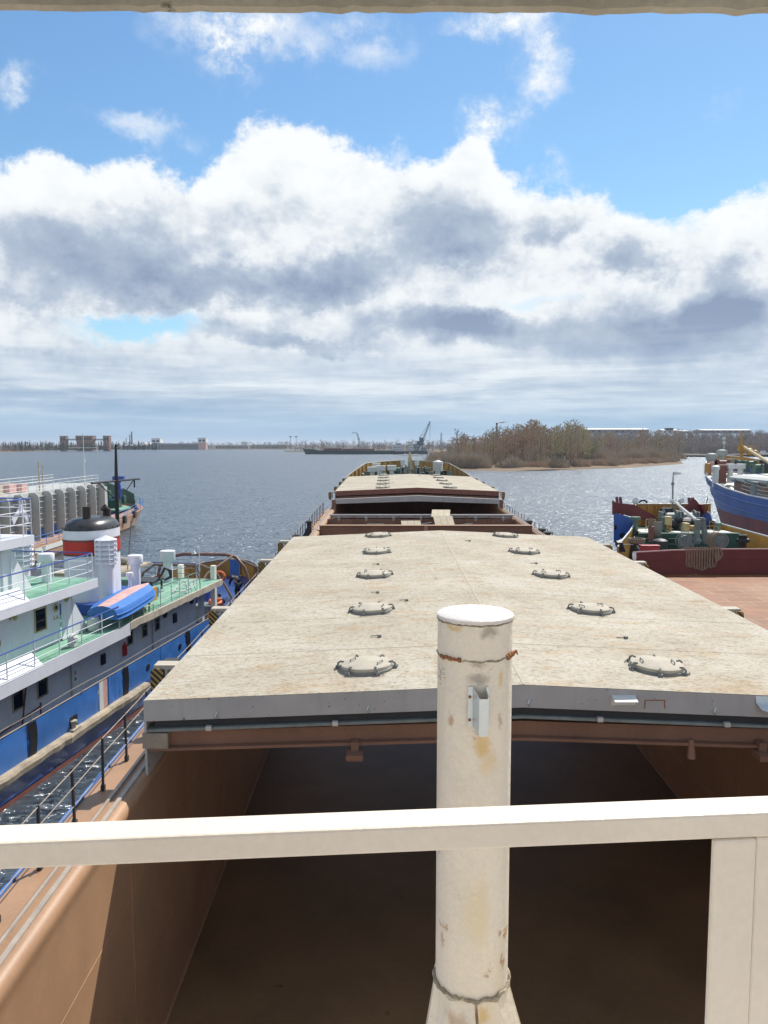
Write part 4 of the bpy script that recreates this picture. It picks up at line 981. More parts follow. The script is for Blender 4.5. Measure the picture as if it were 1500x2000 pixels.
# second tier house
m_ = MB(); m_.b2(-6.2, -1.4, -14, 3.0, 3.75, 5.55)
for i in range(15): m_.b2(-1.405, -1.39, -13.6 + i * 1.15 - .015, -13.6 + i * 1.15 + .015, 3.77, 5.54)
hs2 = m_.build('upper_deckhouse', MT['tug_white'], tug)
window(hs2, -1.4, 1.5, 2.1, 4.45, 5.2)
window(hs2, -1.4, -3.2, -2.6, 4.5, 5.2)
def ring(par, s, z, x, mt, r=.13, name='porthole'):
    b = MB(); b.tube([(x, s + r * math.cos(a), z + r * math.sin(a)) for a in [2 * math.pi * i / 20 for i in range(21)]], .045, 6, False); o = b.build(name, mt, par, smooth=True)
    b = MB(); b.cyl((x - .03, s, z), (x + .005, s, z), r, n=18); b.build('pane', MT['glass'], o); return o
ring(hs2, -.55, 4.55, -1.39, MT['frame_yellow']); ring(hs2, 2.75, 5.05, -1.39, MT['frame_yellow'], .12)
for s, z in ((2.65, 4.68), (2.82, 4.68), (.15, 5.25)):
    m_ = MB(); m_.prism([(s - .06, z - .06), (s + .06, z - .06), (s, z + .08)], -1.4, -1.387, 'x'); m_.build('safety_sign', MT['frame_yellow'], hs2)
m_ = MB(); m_.cyl((-1.38, .2, 5.3), (-1.2, .22, 5.22), .05, .08); m_.cyl((-1.38, 3.2, 5.35), (-1.18, 3.22, 5.25), .05, .09); m_.build('deck_lamp', MT['frame_yellow'], hs2, each=1)
m_ = MB(); m_.prism([(3.0, 5.5), (3.5, 5.5), (4.75, 3.78), (3.0, 3.78)], -1.34, -1.30, 'x'); m_.b2(-1.42, -1.28, 3.28, 3.36, 3.78, 5.54); m_.b2(-1.42, -1.30, 3.62, 3.68, 3.78, 5.3); m_.build('side_fin', MT['tug_white'], tug)
m_ = MB(); m_.lathe([(.2, 0), (.24, .1), (.24, .35), (.2, .5), (.0, .54)], (-1.0, 4.6, 3.78), 14); m_.build('capstan', MT['vent_white'], tug, smooth=True)
m_ = MB(); m_.ico((-.5, 2.35, 4.0), .22, 2, (.6, 1.3, 1)); m_.box((-.5, 2.3, 3.86), (.2, .3, .2)); m_.build('raft_canister', MT['vent_white'], tug, smooth=True)
# bridge deck
m_ = MB(); m_.b2(-7.2, -.64, -14, 4.3, 5.68, 5.87); m_.build('bridge_deck', MT['deck_green'], tug)
m_ = MB(); m_.b2(-.64, -.6, -14, 4.3, 5.55, 5.89); m_.b2(-7.2, -.6, 4.302, 4.34, 5.55, 5.89); m_.b2(-1.4, -.64, -14, 4.3, 5.555, 5.675)
m_.prism([(-.59, 5.85), (-1.0, 6.3), (-1.04, 6.28), (-.64, 5.83)], -14, 0.1, 'y')
m_.build('deck_fascia', MT['tug_white'], tug)
trail('deck_railing', [(-.66, s, 5.88) for s in (-4.6, -3.0, -1.4, -.1, 1.2, 2.5, 3.75)] , 1.0, 2)
trail('deck_railing', [(-.66, 3.75, 5.88), (-.75, 4.22, 5.88), (-2.4, 4.24, 5.88), (-4, 4.24, 5.88), (-5.6, 4.24, 5.88), (-7.0, 4.24, 5.88)], 1.0, 2)
m_ = MB(); m_.b2(-6.2, -1.9, -14, .5, 5.87, 7.5)
for s in (-2.2, -.9, .0): m_.b2(-1.905, -1.88, s - .02, s + .02, 5.88, 7.5)
hs3 = m_.build('wheelhouse', MT['tug_white'], tug)
m_ = MB(); m_.prism([(.5, 7.5), (.95, 7.5), (2.1, 5.89), (.5, 5.89)], -1.9, -1.86, 'x'); m_.b2(-2.0, -1.85, .52, .6, 5.88, 7.5); m_.b2(-1.98, -1.8, .9, .95, 5.88, 7.2); m_.build('side_fin', MT['tug_white'], tug)
window(hs3, -1.9, -3.3, -2.4, 6.6, 7.3, MT['tug_white'])
m_ = MB(); m_.b2(-6.6, -1.5, -14, 1.8, 7.52, 7.84); m_.build('top_deck', MT['tug_white'], tug)
trail('deck_railing', [(-1.56, s, 7.84) for s in (-4, -2.5, -1.1, .05, 1.3, 1.75)], 1.28, 2)
trail('deck_railing', [(-1.56, 1.75, 7.84), (-3, 1.75, 7.84), (-4.5, 1.75, 7.84), (-6.4, 1.75, 7.84)], 1.28, 3)
def chevron(c, sz, mt):
    """small white anchor-like emblem plate on the rail"""
    b = MB(); x, s, z = c
    b.prism([(s - .06 * sz, z), (s + .06 * sz, z), (s + .05 * sz, z + .5 * sz), (s - .05 * sz, z + .5 * sz)], x - .02, x + .02, 'x')
    for k in (-1, 1): b.prism([(s, z + .12 * sz), (s + k * .36 * sz, z - .28 * sz), (s + k * .44 * sz, z - .05 * sz), (s + k * .3 * sz, z - .0), (s, z + .3 * sz)], x - .018, x + .018, 'x')
    b.bar((x, s - .35 * sz, z + .33 * sz), (x, s + .35 * sz, z + .3 * sz), .03); return b.build('rail_emblem', mt, tug)
chevron((-1.62, 1.28, 8.6), 1.1, MT['tug_white']); chevron((-2.8, 4.2, 6.5), .9, MT['tug_white'])
# funnel
def oval(rx, ry, z, n=40, dx=0): return [(rx * math.copysign(abs(math.cos(2 * math.pi * i / n)) ** .8, math.cos(2 * math.pi * i / n)) + dx, ry * math.copysign(abs(math.sin(2 * math.pi * i / n)) ** .8, math.sin(2 * math.pi * i / n)), z) for i in range(n)]
fx, fs_ = -3.35, 8.75
def fun(name, rows, mt, par):
    b = MB(); b.M = Matrix.Translation((fx, fs_, 0)); b.solid([oval(r[0], r[1] * .8, r[2]) for r in rows]); return b.build(name, mt, par, smooth=True)
fn = fun('funnel', [(.98, 1.75, 3.75), (.98, 1.75, 6.28)], MT['tug_white'], tug)
fun('band', [(1.0, 1.77, 6.285), (1.0, 1.77, 6.83)], MT['red'], fn)
fun('band', [(1.01, 1.78, 6.22), (1.01, 1.78, 6.283)], MT['funnel_black'], fn)
fun('band', [(1.02, 1.79, 6.832), (1.02, 1.79, 6.91)], MT['hull_red'], fn)
fun('band', [(.99, 1.76, 6.915), (.99, 1.76, 7.3)], MT['tug_white'], fn)
fun('cap', [(1.0, 1.77, 7.303), (.99, 1.74, 7.42), (.88, 1.55, 7.62), (.68, 1.2, 7.75), (.35, .6, 7.82), (.05, .1, 7.84)], MT['funnel_black'], fn)
b = MB()
for k in range(22):
    a = 2 * math.pi * k / 22; q = oval(1.0, 1.77 * .8, 7.38, 22)[k]; b.ico((fx + q[0], fs_ + q[1], 7.38), .035, 1)
b.build('vent_hole', MT['black'], fn, each=1)
b = MB(); b.cyl((fx + .1, fs_ - .55, 7.7), (fx + .1, fs_ - .55, 8.3), .17, n=16); b.tube([(fx + .2, fs_ + .9, 7.3), (fx + .2, fs_ + 1.0, 8.0), (fx + .1, fs_ + .85, 8.15)], .18, 12); b.build('exhaust_pipe', MT['pipe_brown'], fn, smooth=True, each=1)
b = MB(); b.tube([(fx + 1.02, fs_ - .6, 3.8), (fx + 1.03, fs_ - .6, 6.2)], .02, 5); b.tube([(fx + 1.02, fs_ - .2, 3.8), (fx + 1.03, fs_ - .2, 6.2)], .02, 5)
for k in range(9): b.bar((fx + 1.03, fs_ - .6, 4 + k * .25), (fx + 1.03, fs_ - .2, 4 + k * .25), .02)
b.build('ladder', MT['tug_white'], fn)
# louvred ventilators
def louvre(x, s, z0, zl, zt_, r=.42, rs=.3):
    b = MB(); b.cyl((0, 0, 0), (0, 0, zl - z0), rs, n=18); o = b.build('louvre_vent', MT['tug_white'], tug, smooth=True); o.location = (x, s, z0)
    b = MB(); n = 5; hgt = zt_ - zl
    for i in range(n):
        z = zl - z0 + hgt * i / n; b.lathe([(r * .8, z + hgt / n * .9), (r * 1.12, z + .02), (r * 1.12, z), (r * .8, z + hgt / n * .5)], (0, 0, 0), 8)
    b.lathe([(r * 1.14, zt_ - z0), (r * 1.14, zt_ - z0 + .03), (.03, zt_ - z0 + .2)], (0, 0, 0), 8)
    for k in range(8):
        a = math.pi / 4 * k; b.bar((r * 1.08 * math.cos(a), r * 1.08 * math.sin(a), zl - z0), (r * 1.08 * math.cos(a), r * 1.08 * math.sin(a), zt_ - z0), .03)
    b.build('louvre_head', MT['tug_white'], o, fix=False); return o
louvre(-1.95, 7.4, 3.75, 5.95, 6.95, .42, .33)
louvre(-4.2, 4.9, 3.75, 6.2, 7.2, .44, .32)
def mushroom(x, s, z0, zt_, r, h, rs):
    b = MB(); b.lathe([(rs, 0), (rs, zt_ - z0 - h), (r * .96, zt_ - z0 - h), (r, zt_ - z0 - h + .03), (r, zt_ - z0 - .02), (r * .96, zt_ - z0), (.05, zt_ - z0 + .03)], (0, 0, 0), 24)
    o = b.build('mushroom_vent', MT['tug_white'], tug, smooth=True); o.location = (x, s, z0); return o
mushroom(-2.1, 3.35, 5.87, 6.95, .3, .3, .17)
mushroom(-2.6, 11.2, 3.75, 5.75, .36, .42, .22)
mushroom(-2.88, 15.3, 3.75, 5.4, .4, .5, .24)
mushroom(-1.75, 9.0, 3.75, 5.3, .16, .2, .07)
mushroom(-3.6, 10.6, 3.75, 5.95, .3, .35, .2)
# casing top beside the funnel: blue and yellow trimmed platform
b = MB(); b.b2(-4.6, -1.55, 7.0, 11.4, 3.76, 4.22); b.build('engine_casing', MT['rail_blue'], tug)
b = MB(); b.b2(-1.548, -1.50, 7.0, 8.6, 3.76, 4.1); b.b2(-1.548, -1.5, 9.0, 9.9, 3.76, 4.2); b.b2(-1.6, -1.3, 10.2, 10.75, 3.76, 4.35); b.build('casing_trim', MT['yellow_paint'], tug, each=1)
# anchor frame and hook, folded raft, roof planks
b = MB()
for x, s in ((-3.4, 12.2), (-2.3, 12.2), (-3.4, 13.3), (-2.3, 13.3)): b.bar((x, s, 3.75), (x, s, 4.2), .09)
b.b2(-3.5, -2.2, 12.1, 13.4, 4.2, 4.32); b.tube([(-2.3, 13.0, 4.3), (-2.0, 13.1, 4.85), (-1.75, 13.15, 4.7), (-1.7, 13.1, 4.4), (-2.0, 13.0, 4.25)], [.05, .08, .11, .09, .05], 8); b.build('tow_hook', MT['dark_metal'], tug, bevel=.01)
b = MB(); b.b2(-7.3, -4.1, 11.8, 16.0, 4.55, 4.66); b.b2(-7.3, -4.1, 11.8, 11.9, 3.76, 4.55); b.build('galley_roof', MT['wood'], tug)
b = MB(); rows = []
for i in range(13):
    a = math.pi * i / 12; rows.append([(-4.9 + .0, 12.4 + .8 - .8 * math.cos(a), 4.67 + .5 * math.sin(a)), (-6.0, 12.4 + .8 - .8 * math.cos(a), 4.67 + .45 * math.sin(a))])
b.sheet(rows); b.build('raft_hood', MT['rusty_beige'], tug, fix=False, smooth=True)
b = MB(); b.ico((-5.5, 15.0, 4.85), .4, 2, (1.6, .8, .6), .1, rng); b.build('covered_bundle', MT['rope_grey'], tug, smooth=True)
b = MB(); b.cyl((-5.4, 10.5, 5.05), (-4.9, 10.6, 5.05), .2, n=14); b.bar((-5.1, 10.5, 3.8), (-5.1, 10.5, 4.9), .06); b.build('signal_drum', MT['hull_red'], tug, smooth=True)
# masts
b = MB(); b.tube([(-3.2, 10.72, 4.0), (-3.2, 10.75, 9.2), (-3.2, 10.8, 11.0)], [.11, .09, .05], 8); b.tube([(-3.2, 8.6, 9.3), (-3.2, 13.0, 9.3)], .05, 6); b.tube([(-3.2, 9.2, 9.25), (-3.2, 10.7, 8.4)], .025, 5); b.tube([(-3.2, 12.4, 9.25), (-3.2, 10.7, 8.2)], .025, 5); b.tube([(-3.2, 12.5, 9.28), (-3.2, 12.5, 8.9)], .04, 5)
b.build('signal_mast', MT['black'], tug)
b = MB(); b.tube([(-4.2, 13.4, 4.4), (-4.15, 13.6, 5.7), (-4.1, 13.8, 7.1)], [.025, .03, .045], 6); b.build('antenna', MT['mach_grey'], tug)
b = MB(); b.tube([(-1.45, 16.1, 3.75), (-1.45, 16.1, 5.5), (-1.6, 16.1, 5.55)], .03, 6); b.lathe([(.02, 0), (.14, -.2), (.12, -.22), (.0, -.1)], (-1.75, 16.1, 5.35), 12); b.build('lamp_post', MT['vent_white'], tug)
for x, s, mt in ((-.9, 14.9, 'vent_white'), (-.75, 16.3, 'tug_grey'), (-2.6, 16.3, 'tug_grey')):
    b = MB(); b.b2(x - .12, x + .12, s - .14, s + .14, 1.1, 3.5 if s < 15 else 4.5); b.build('pillar', MT[mt], tug)
b = MB(); b.bar((-.5, 12.2, 3.8), (-.5, 13.2, 4.2), .05); b.bar((-1.2, 12.2, 3.8), (-1.2, 13.2, 4.2), .05)
for k in range(4): b.bar((-.5, 12.3 + k * .28, 3.85 + k * .11), (-1.2, 12.3 + k * .28, 3.85 + k * .11), .04)
b.build('stowed_ladder', MT['vent_white'], tug)
# towing arches over the after deck
b = MB(); b.tube([(-6.6, 21.5, 2.3), (-6.3, 21.5, 3.5), (-5.6, 21.6, 4.1), (-4.8, 21.6, 4.28), (-2.2, 21.8, 4.28), (-1.5, 21.8, 4.15), (-.95, 21.8, 3.5), (-.55, 21.8, 2.3)], .1, 8); b.build('towing_arch', MT['brown_steel'], tug, smooth=True)
b = MB(); b.tube([(-6.4, 18.5, 2.3), (-5.9, 18.5, 3.6), (-5.2, 18.5, 4.1), (-2.4, 18.6, 4.12), (-1.6, 18.6, 3.8), (-1.0, 18.6, 3.0), (-.5, 18.6, 2.1)], .08, 8); b.build('towing_arch', MT['rope'], tug, smooth=True)
b = MB(); b.tube([(-1.7, 21.7, 4.2), (-2.4, 19.5, 3.5), (-2.8, 18.0, 2.2), (-2.8, 17.8, 1.3)], .07, 7); b.tube([(-1.7, 21.7, 4.2), (-1.0, 24, 3.2), (-1.4, 25.5, 2.4)], .07, 7); b.build('arch_stay', MT['rope'], tug, smooth=True, each=1)
b = MB(); b.cyl((-3.6, 20.0, 1.9), (-2.6, 20.0, 1.9), .5, n=16); b.b2(-3.9, -2.3, 19.3, 20.7, 1.1, 1.5); b.build('towing_winch', MT['rail_blue'], tug)
b = MB(); b.b2(-2.4, -1.4, 17.4, 18.4, 1.12, 1.9); b.box((-1.9, 17.9, 1.98), (1.1, 1.1, .1), .1); b.build('deck_box', MT['mach_grey'], tug)
b = MB(); b.cyl((-4.2, 22.5, 1.15), (-4.2, 22.5, 2.3), .35, n=14); b.b2(-5.2, -4.6, 19, 20, 1.12, 2.2); b.build('deck_tank', MT['hull_red'], tug, each=1)
# things lying about on its decks
def buoy(pos, label, rot=(0, 0, 0)):
    b = MB(); b.tube([(.3 * math.cos(2 * math.pi * i / 20), .3 * math.sin(2 * math.pi * i / 20), 0) for i in range(21)], .1, 8, False)
    o = b.build('life_ring', MT['orange'], None, smooth=True); tag(o, label, 'life ring', 'orange life rings on the tug'); o.location = pos; o.rotation_euler = rot
def tw(x, s, z): return tuple(tug.matrix_basis @ Vector((x, s, z)))
tug.matrix_basis  # evaluated from location and rotation
buoy(tw(-1.35, 18.0, 2.15), 'orange life ring lying on the grey deck box of the tug after deck', (.3, .1, 0))
buoy(tw(-2.9, 22.6, 2.75), 'orange red life ring leaning high behind the towing winch of the tug', (1.2, 0, .3))
buoy(tw(-.62, 15.6, 1.75), 'orange life ring hanging low beside the white pillar of the tug', (1.5, 0, 1.3))
# upturned dinghy on trestles
dg = thing('dinghy', 'upturned blue dinghy with pink bottom on green trestles on the tug deck', 'dinghy', tw(-1.0, 7.3, 4.27), (rad(2), rad(3), rad(-9 + 6)))
b = MB(); rows = []; n = 17
for i in range(n):
    u = -1 + 2 * i / (n - 1); y = u * 2.5; w_ = .8 * (1 - max(0, u) ** 3.2 * .93) * (1 - max(0, -u) ** 5 * .25); hh = .52 * (1 - .3 * max(0, u) ** 2)
    rows.append([(-w_, y, .0), (-w_ * .97, y, hh * .35), (-w_ * .84, y, hh * .72), (-w_ * .34, y, hh * .95), (0, y, hh), (w_ * .34, y, hh * .95), (w_ * .84, y, hh * .72), (w_ * .97, y, hh * .35), (w_, y, .0)])
sh = MB(); sh.sheet([r[:4] for r in rows]); sh.sheet([r[5:] for r in rows]); sh.add([rows[0][j] for j in (0, 1, 2, 3, 5, 6, 7, 8)], [tuple(range(8))]); sh.build('side_planking', MT['boat_blue'], dg, smooth=True, fix=False)
sh = MB(); sh.sheet([r[3:6] for r in rows]); sh.build('bottom', MT['pinkish'], dg, smooth=True, fix=False)
sh = MB()
for k, z in ((0, .02), (8, .02), (1, .0), (7, .0)): sh.tube([(r[k][0] * 1.01, r[k][1], r[k][2] + z) for r in rows], .03, 6)
sh.build('gunwale', MT['boat_blue'], dg, smooth=True)
tr = MB()
for y in (5.8, 8.2):
    for x in (-1.7, -.45): tr.bar((x, y, 3.75), (x, y, 4.3), .07)
    tr.bar((-1.8, y, 4.3), (-.35, y, 4.3), .07)
tr.build('trestle', MT['deck_green'], tug, each=3)

# ---------------------------------------------------------------- people at work on the tug after deck
def person(label, loc, rz, joints, jacket, trousers):
    """one continuous skinned body; joints in metres, facing +y"""
    root = thing('person', label, 'person', loc, (0, 0, rz), 'people on the tug')
    def skin(name, verts, edges, radii, mt, root_i=0, sub=2):
        me = bpy.data.meshes.new(name); me.from_pydata(verts, edges, []); me.materials.append(mt)
        o = bpy.data.objects.new(name, me); C.objects.link(o); o.parent = root
        m_ = o.modifiers.new('skin', 'SKIN'); m_.use_smooth_shade = True
        if not me.skin_vertices: 
            bpy.context.view_layer.objects.active = o; bpy.ops.mesh.customdata_skin_add()
        for v, r in zip(me.skin_vertices[0].data, radii): v.radius = (r, r); v.use_root = False
        me.skin_vertices[0].data[root_i].use_root = True
        s_ = o.modifiers.new('sub', 'SUBSURF'); s_.levels = sub; s_.render_levels = sub
        return o
    J = joints
    V = [J['pelvis'], J['spine'], J['chest'], J['neck'], J['head0'], J['head1'], J['shL'], J['elL'], J['wrL'], J['shR'], J['elR'], J['wrR'], J['hipL'], J['knL'], J['anL'], J['toL'], J['hipR'], J['knR'], J['anR'], J['toR']]
    E_ = [(0, 1), (1, 2), (2, 3), (3, 4), (4, 5), (2, 6), (6, 7), (7, 8), (2, 9), (9, 10), (10, 11), (0, 12), (12, 13), (13, 14), (14, 15), (0, 16), (16, 17), (17, 18), (18, 19)]
    Rr = [.15, .15, .165, .06, .085, .08, .085, .058, .04, .085, .058, .04, .11, .075, .05, .04, .11, .075, .05, .04]
    V = [Vector(v) for v in V]
    for w_, e_ in ((8, 7), (11, 10)):
        d = (V[w_] - V[e_]).normalized(); a = d.cross(Vector((0, 0, 1))).normalized(); pi_ = len(V)
        V.append(V[w_] + d * .06); Rr.append(.03); E_.append((w_, pi_))
        for k, l in ((-1.5, .065), (-.5, .085), (.5, .08), (1.5, .06)):
            b0 = len(V); V += [V[pi_] + d * .03 + a * k * .018, V[pi_] + d * (.03 + l) + a * k * .022 + Vector((0, 0, -.02))]; Rr += [.009, .008]; E_ += [(pi_, b0), (b0, b0 + 1)]
        b0 = len(V); V.append(V[w_] + d * .05 + a * -.06); Rr.append(.01); E_.append((w_, b0))
    skin('body', [tuple(v) for v in V], E_, Rr, MT['skin'])
    jk = [0, 1, 2, 6, 7, 8, 9, 10, 11]; mp = {i: k for k, i in enumerate(jk)}
    vv = [V[i] if i not in (8, 11) else V[i] * .85 + V[i - 1] * .15 for i in jk]
    skin('jacket', [tuple(v) for v in vv], [(mp[a], mp[b_]) for a, b_ in E_[:11] if a in mp and b_ in mp], [Rr[i] + .022 for i in jk], jacket)
    tk = [0, 12, 13, 14, 16, 17, 18]; mp = {i: k for k, i in enumerate(tk)}
    skin('trousers', [tuple(V[i]) for i in tk], [(mp[a], mp[b_]) for a, b_ in E_ if a in mp and b_ in mp], [Rr[i] + .02 for i in tk], trousers)
    hd = MB(); h0, h1 = V[4], V[5]; c = (h0 + h1) / 2 + (h1 - h0) * .25; hd.ico(tuple(c), .115, 2, (.92, 1, 1)); hd.build('hair', MT['hair'], root, smooth=True)
    f = (J['face']); fv = Vector(f).normalized(); fc = (h0 + h1) / 2
    eb = MB(); sd_ = fv.cross((h1 - h0).normalized())
    for k in (-1, 1): eb.ico(tuple(fc + fv * .088 + sd_ * k * .033), .012, 1)
    eb.ico(tuple(fc + fv * .085 - (h1 - h0).normalized() * .065), .014, 1); eb.build('eye', MT['hair'], root, each=1)
    nb = MB(); nb.ico(tuple(fc + fv * .1 - (h1 - h0).normalized() * .03), .017, 1)
    for k in (-1, 1): nb.ico(tuple(fc + sd_ * k * .088), .022, 1)
    nb.build('facial_feature', MT['skin'], root, each=1)
    bt_ = MB()
    for i in (14, 18): bt_.box(tuple((V[i] + V[i + 1]) / 2 - Vector((0, 0, .02))), (.11, .28, .09))
    bt_.build('boot', MT['black'], root, bevel=.03, each=1)
    return root
bent = dict(pelvis=(0, -.18, .93), spine=(0, -.02, 1.08), chest=(0, .2, 1.22), neck=(0, .36, 1.27), head0=(0, .44, 1.27), head1=(0, .55, 1.3), shL=(-.2, .24, 1.24), elL=(-.26, .38, .98), wrL=(-.16, .52, .78), shR=(.2, .24, 1.24), elR=(.27, .36, .97), wrR=(.17, .5, .76),
            hipL=(-.1, -.16, .88), knL=(-.13, -.02, .48), anL=(-.13, -.12, .08), toL=(-.14, .06, .04), hipR=(.1, -.16, .88), knR=(.13, .02, .48), anR=(.13, -.08, .08), toR=(.14, .1, .04), face=(0, .35, -.9))
squat = dict(pelvis=(0, -.2, .42), spine=(0, -.08, .6), chest=(0, .06, .82), neck=(0, .14, .95), head0=(0, .17, 1.03), head1=(0, .19, 1.14), shL=(-.2, .08, .86), elL=(-.27, .24, .64), wrL=(-.16, .45, .56), shR=(.2, .08, .86), elR=(.27, .24, .64), wrR=(.16, .45, .56),
             hipL=(-.11, -.18, .42), knL=(-.2, .22, .5), anL=(-.17, .02, .08), toL=(-.18, .2, .04), hipR=(.11, -.18, .42), knR=(.2, .22, .5), anR=(.17, .02, .08), toR=(.18, .2, .04), face=(0, .9, -.3))
person('person in navy jacket bending over by the tug stern bulwark', tw(-1.75, 22.6, 1.45), rad(50), bent, MT['navy_cloth'], MT['navy_cloth'])
person('person in dark clothes squatting beside the blue winch on the tug', tw(-1.55, 19.2, 1.15), rad(20), squat, MT['navy_cloth'], MT['black'])
# ---------------------------------------------------------------- ribbed floating dock vessel beyond the tug
rv = thing('ribbed_vessel', 'grey vessel with tall ribbed side wall and blue band behind the tug', 'vessel', (-32.2, 60, 0), (0, 0, rad(1.6)))
def rplan(y):            # our side edge: x relative
    if y < 44: return 0.0
    u = (y - 44) / 7.0; return -5.0 * min(1, u) ** 2.4
ry = [-8, 0, 20, 32, 38, 41, 44, 46.5, 48.5, 50, 51]
def rz_(y): return 1.45 + (0 if y < 28 else 1.35 * ((y - 28) / 23) ** 1.6)
b = MB(); rows = []
for y in ry:
    e = rplan(y); k = max(0, (y - 36) / 15)
    rows.append([(e, y, rz_(y)), (e - .1 - 1.6 * k * k, y - 2.5 * k, .3), (e - .8 - 2 * k * k, y - 4 * k, -.8), (-11 - e + .8 + 2 * k * k, y - 4 * k, -.8), (-11 - e + .1 + 1.6 * k * k, y - 2.5 * k, .3), (-11 - e, y, rz_(y))])
b.sheet(rows); b.add(rows[-1], [(0, 1, 2, 3, 4, 5)]); b.build('hull', MT['rust_hull'], rv)
b = MB(); b.sheet([[(rplan(y) - .02, y, rz_(y) - .02), (-11 - rplan(y) + .02, y, rz_(y) - .02)] for y in ry]); b.build('deck', MT['rust_hull'], rv, fix=False)
# tall wall with shelf stiffeners and rib webs
b = MB(); b.b2(-9.2, -2.9, -8, 37.2, 2.3, 6.1); b.b2(-9.2, -2.9, 37.2, 38.9, 2.3, 5.6); b.build('side_wall', MT['rib_grey'], rv)
b = MB(); b.b2(-9.3, -2.88, -8, 41.0, 1.3, 2.45); b.build('blue_band', MT['hull_blue'], rv)
b = MB()
for z in (2.75, 3.35, 3.95, 4.55, 5.15, 5.7): b.b2(-2.898, -2.62, -8, 37.2, z, z + .05)
b.build('shelf_stiffener', MT['rib_grey'], rv)
for i in range(14):
    y = -6.4 + 3.2 * i
    if y > 36: break
    b = MB(); b.prism([(-2.9, 1.35), (-1.95, 1.35), (-1.95, 5.55), (-2.05, 5.95), (-2.3, 6.2), (-2.9, 6.2)], y - .06, y + .06, 'y'); b.build('rib_web', MT['rib_grey'], rv)
b = MB()
rg = random.Random(3)
for i in range(14):
    for z in (2.9, 3.5, 4.1, 4.7, 5.3):
        if -6.4 + 3.2 * i < 35: b.ico((-2.5, -6.1 + 3.2 * i, z - .2), .07, 1); b.ico((-2.5, -5.6 + 3.2 * i, z + .15), .06, 1)
b.build('lamp_stud', MT['vent_white'], rv)
def prail(name, pts, h, mt, par, mids=2):
    pts = [Vector(p) for p in pts]; up = Vector((0, 0, h)); o = None
    b = MB()
    for k in range(1, mids + 2): b.tube([p + up * k / (mids + 1) for p in pts], .03, 5)
    for p in pts: b.cyl(p, p + up, .03, n=5)
    return b.build(name, mt, par)
prail('deck_railing', [(-3.0, y, 6.1) for y in range(-8, 38, 2)], 1.1, MT['vent_white'], rv)
prail('deck_railing', [(-9.0, y, 6.1) for y in range(-8, 38, 3)], 1.1, MT['vent_white'], rv)
prail('deck_railing', [(rplan(y) - .15, y, rz_(y)) for y in list(range(-8, 38, 3)) + [38, 40, 42, 44, 46, 48, 50, 51]], 1.0, MT['hull_blue'], rv)
b = MB(); b.b2(-8.4, -4, -6, 10, 6.1, 6.3); b.box((-5.2, 13, 6.6), (1.6, 1.4, 1.0)); b.build('deck_load', MT['rusty_beige'], rv)
b = MB(); b.box((-5.5, 17, 6.6), (1.1, 1.6, .9)); b.box((-5.2, 19, 6.55), (1.1, 1.3, .8)); b.build('crate', MT['pinkish'], rv)
b = MB(); b.prism([(9.2, 6.1), (12.4, 6.1), (12.9, 7.6), (10.2, 7.6)], -6.6, -5.2, 'x'); b.build('funnel', MT['black'], rv)
b = MB(); b.tube([(-4.2, 21.5, 6.1), (-4.2, 21.5, 9.2)], .09, 6); b.tube([(-4.2, 22.4, 6.1), (-4.2, 22.4, 8.8)], .06, 6); b.build('post', MT['rusty_beige'], rv)
b = MB(); b.tube([(-3.6, 33, 6.1), (-3.6, 33, 9.8), (-3.6, 33, 12.2)], [.1, .06, .03], 6); b.bar((-5.4, 33, 10.6), (-1.8, 33, 10.6), .06); b.box((-3.6, 33, 9.0), (.25, .25, .3)); b.box((-3.6, 33, 12.1), (.2, .2, .2)); b.tube([(-1.9, 33, 10.6), (-2.2, 33, 9.2)], .02, 4); b.build('signal_mast', MT['vent_white'], rv)
# bow working deck with high green bulwark and blue davit
P = [(-2.4, 39.0, 1.9), (-1.4, 42.5, 2.2), (-1.2, 45, 2.6), (-2.4, 48.8, 2.9), (-4.2, 50.0, 3.0), (-6.5, 49.6, 2.9), (-8.5, 44, 2.6)]
b = MB(); b.ribbon([(p[0], p[1], p[2] - .5) for p in P[2:]], .08, [1.3, 1.6, 2.2, 3.2, 3.4]); b.build('bulwark', MT['mach_green'], rv)
b = MB(); b.b2(-8.8, -1.6, 40, 46, 2.3, 2.5); b.build('fore_deck', MT['deck_green'], rv)
b = MB(); b.M = Matrix.Translation((1.9, 1, 0)); b.b2(-6.8, -4.6, 41.2, 42.8, 2.5, 3.6); b.cyl((-6.6, 44, 3.5), (-4.4, 44, 3.5), .6, n=14); b.b2(-7.6, -5.0, 39.2, 40.2, 3.9, 5.0); b.bar((-7, 40, 2.4), (-7, 40, 4.6), .2); b.bar((-4.6, 40.6, 2.4), (-4.6, 40.6, 4.6), .2); b.build('winch', MT['deck_green_dk'], rv, bevel=.05)
b = MB(); b.M = Matrix.Translation((1.4, 1, 0)); b.tube([(-4.4, 43, 2.4), (-4.4, 43, 6.2)], .28, 8); b.box((-4.4, 43, 6.4), (1.5, .7, .6)); b.tube([(-4.4, 43, 6.3), (-3.4, 41, 5.0), (-5.6, 39.5, 3.0)], .1, 6); b.build('davit', MT['rail_blue'], rv)
for p in ((-.9, 43.6), (-1.7, 45.6), (-.3, 40.6), (-.2, 36.2)):
    b = MB(); b.cyl((p[0] + .1, p[1], rz_(p[1]) - .15), (p[0] + .45, p[1], rz_(p[1]) - .15), .48, n=14); b.build('tyre_fender', MT['black'], rv, smooth=True)
b = MB(); b.b2(-.02, .01, 10, 13, .75, 1.2)
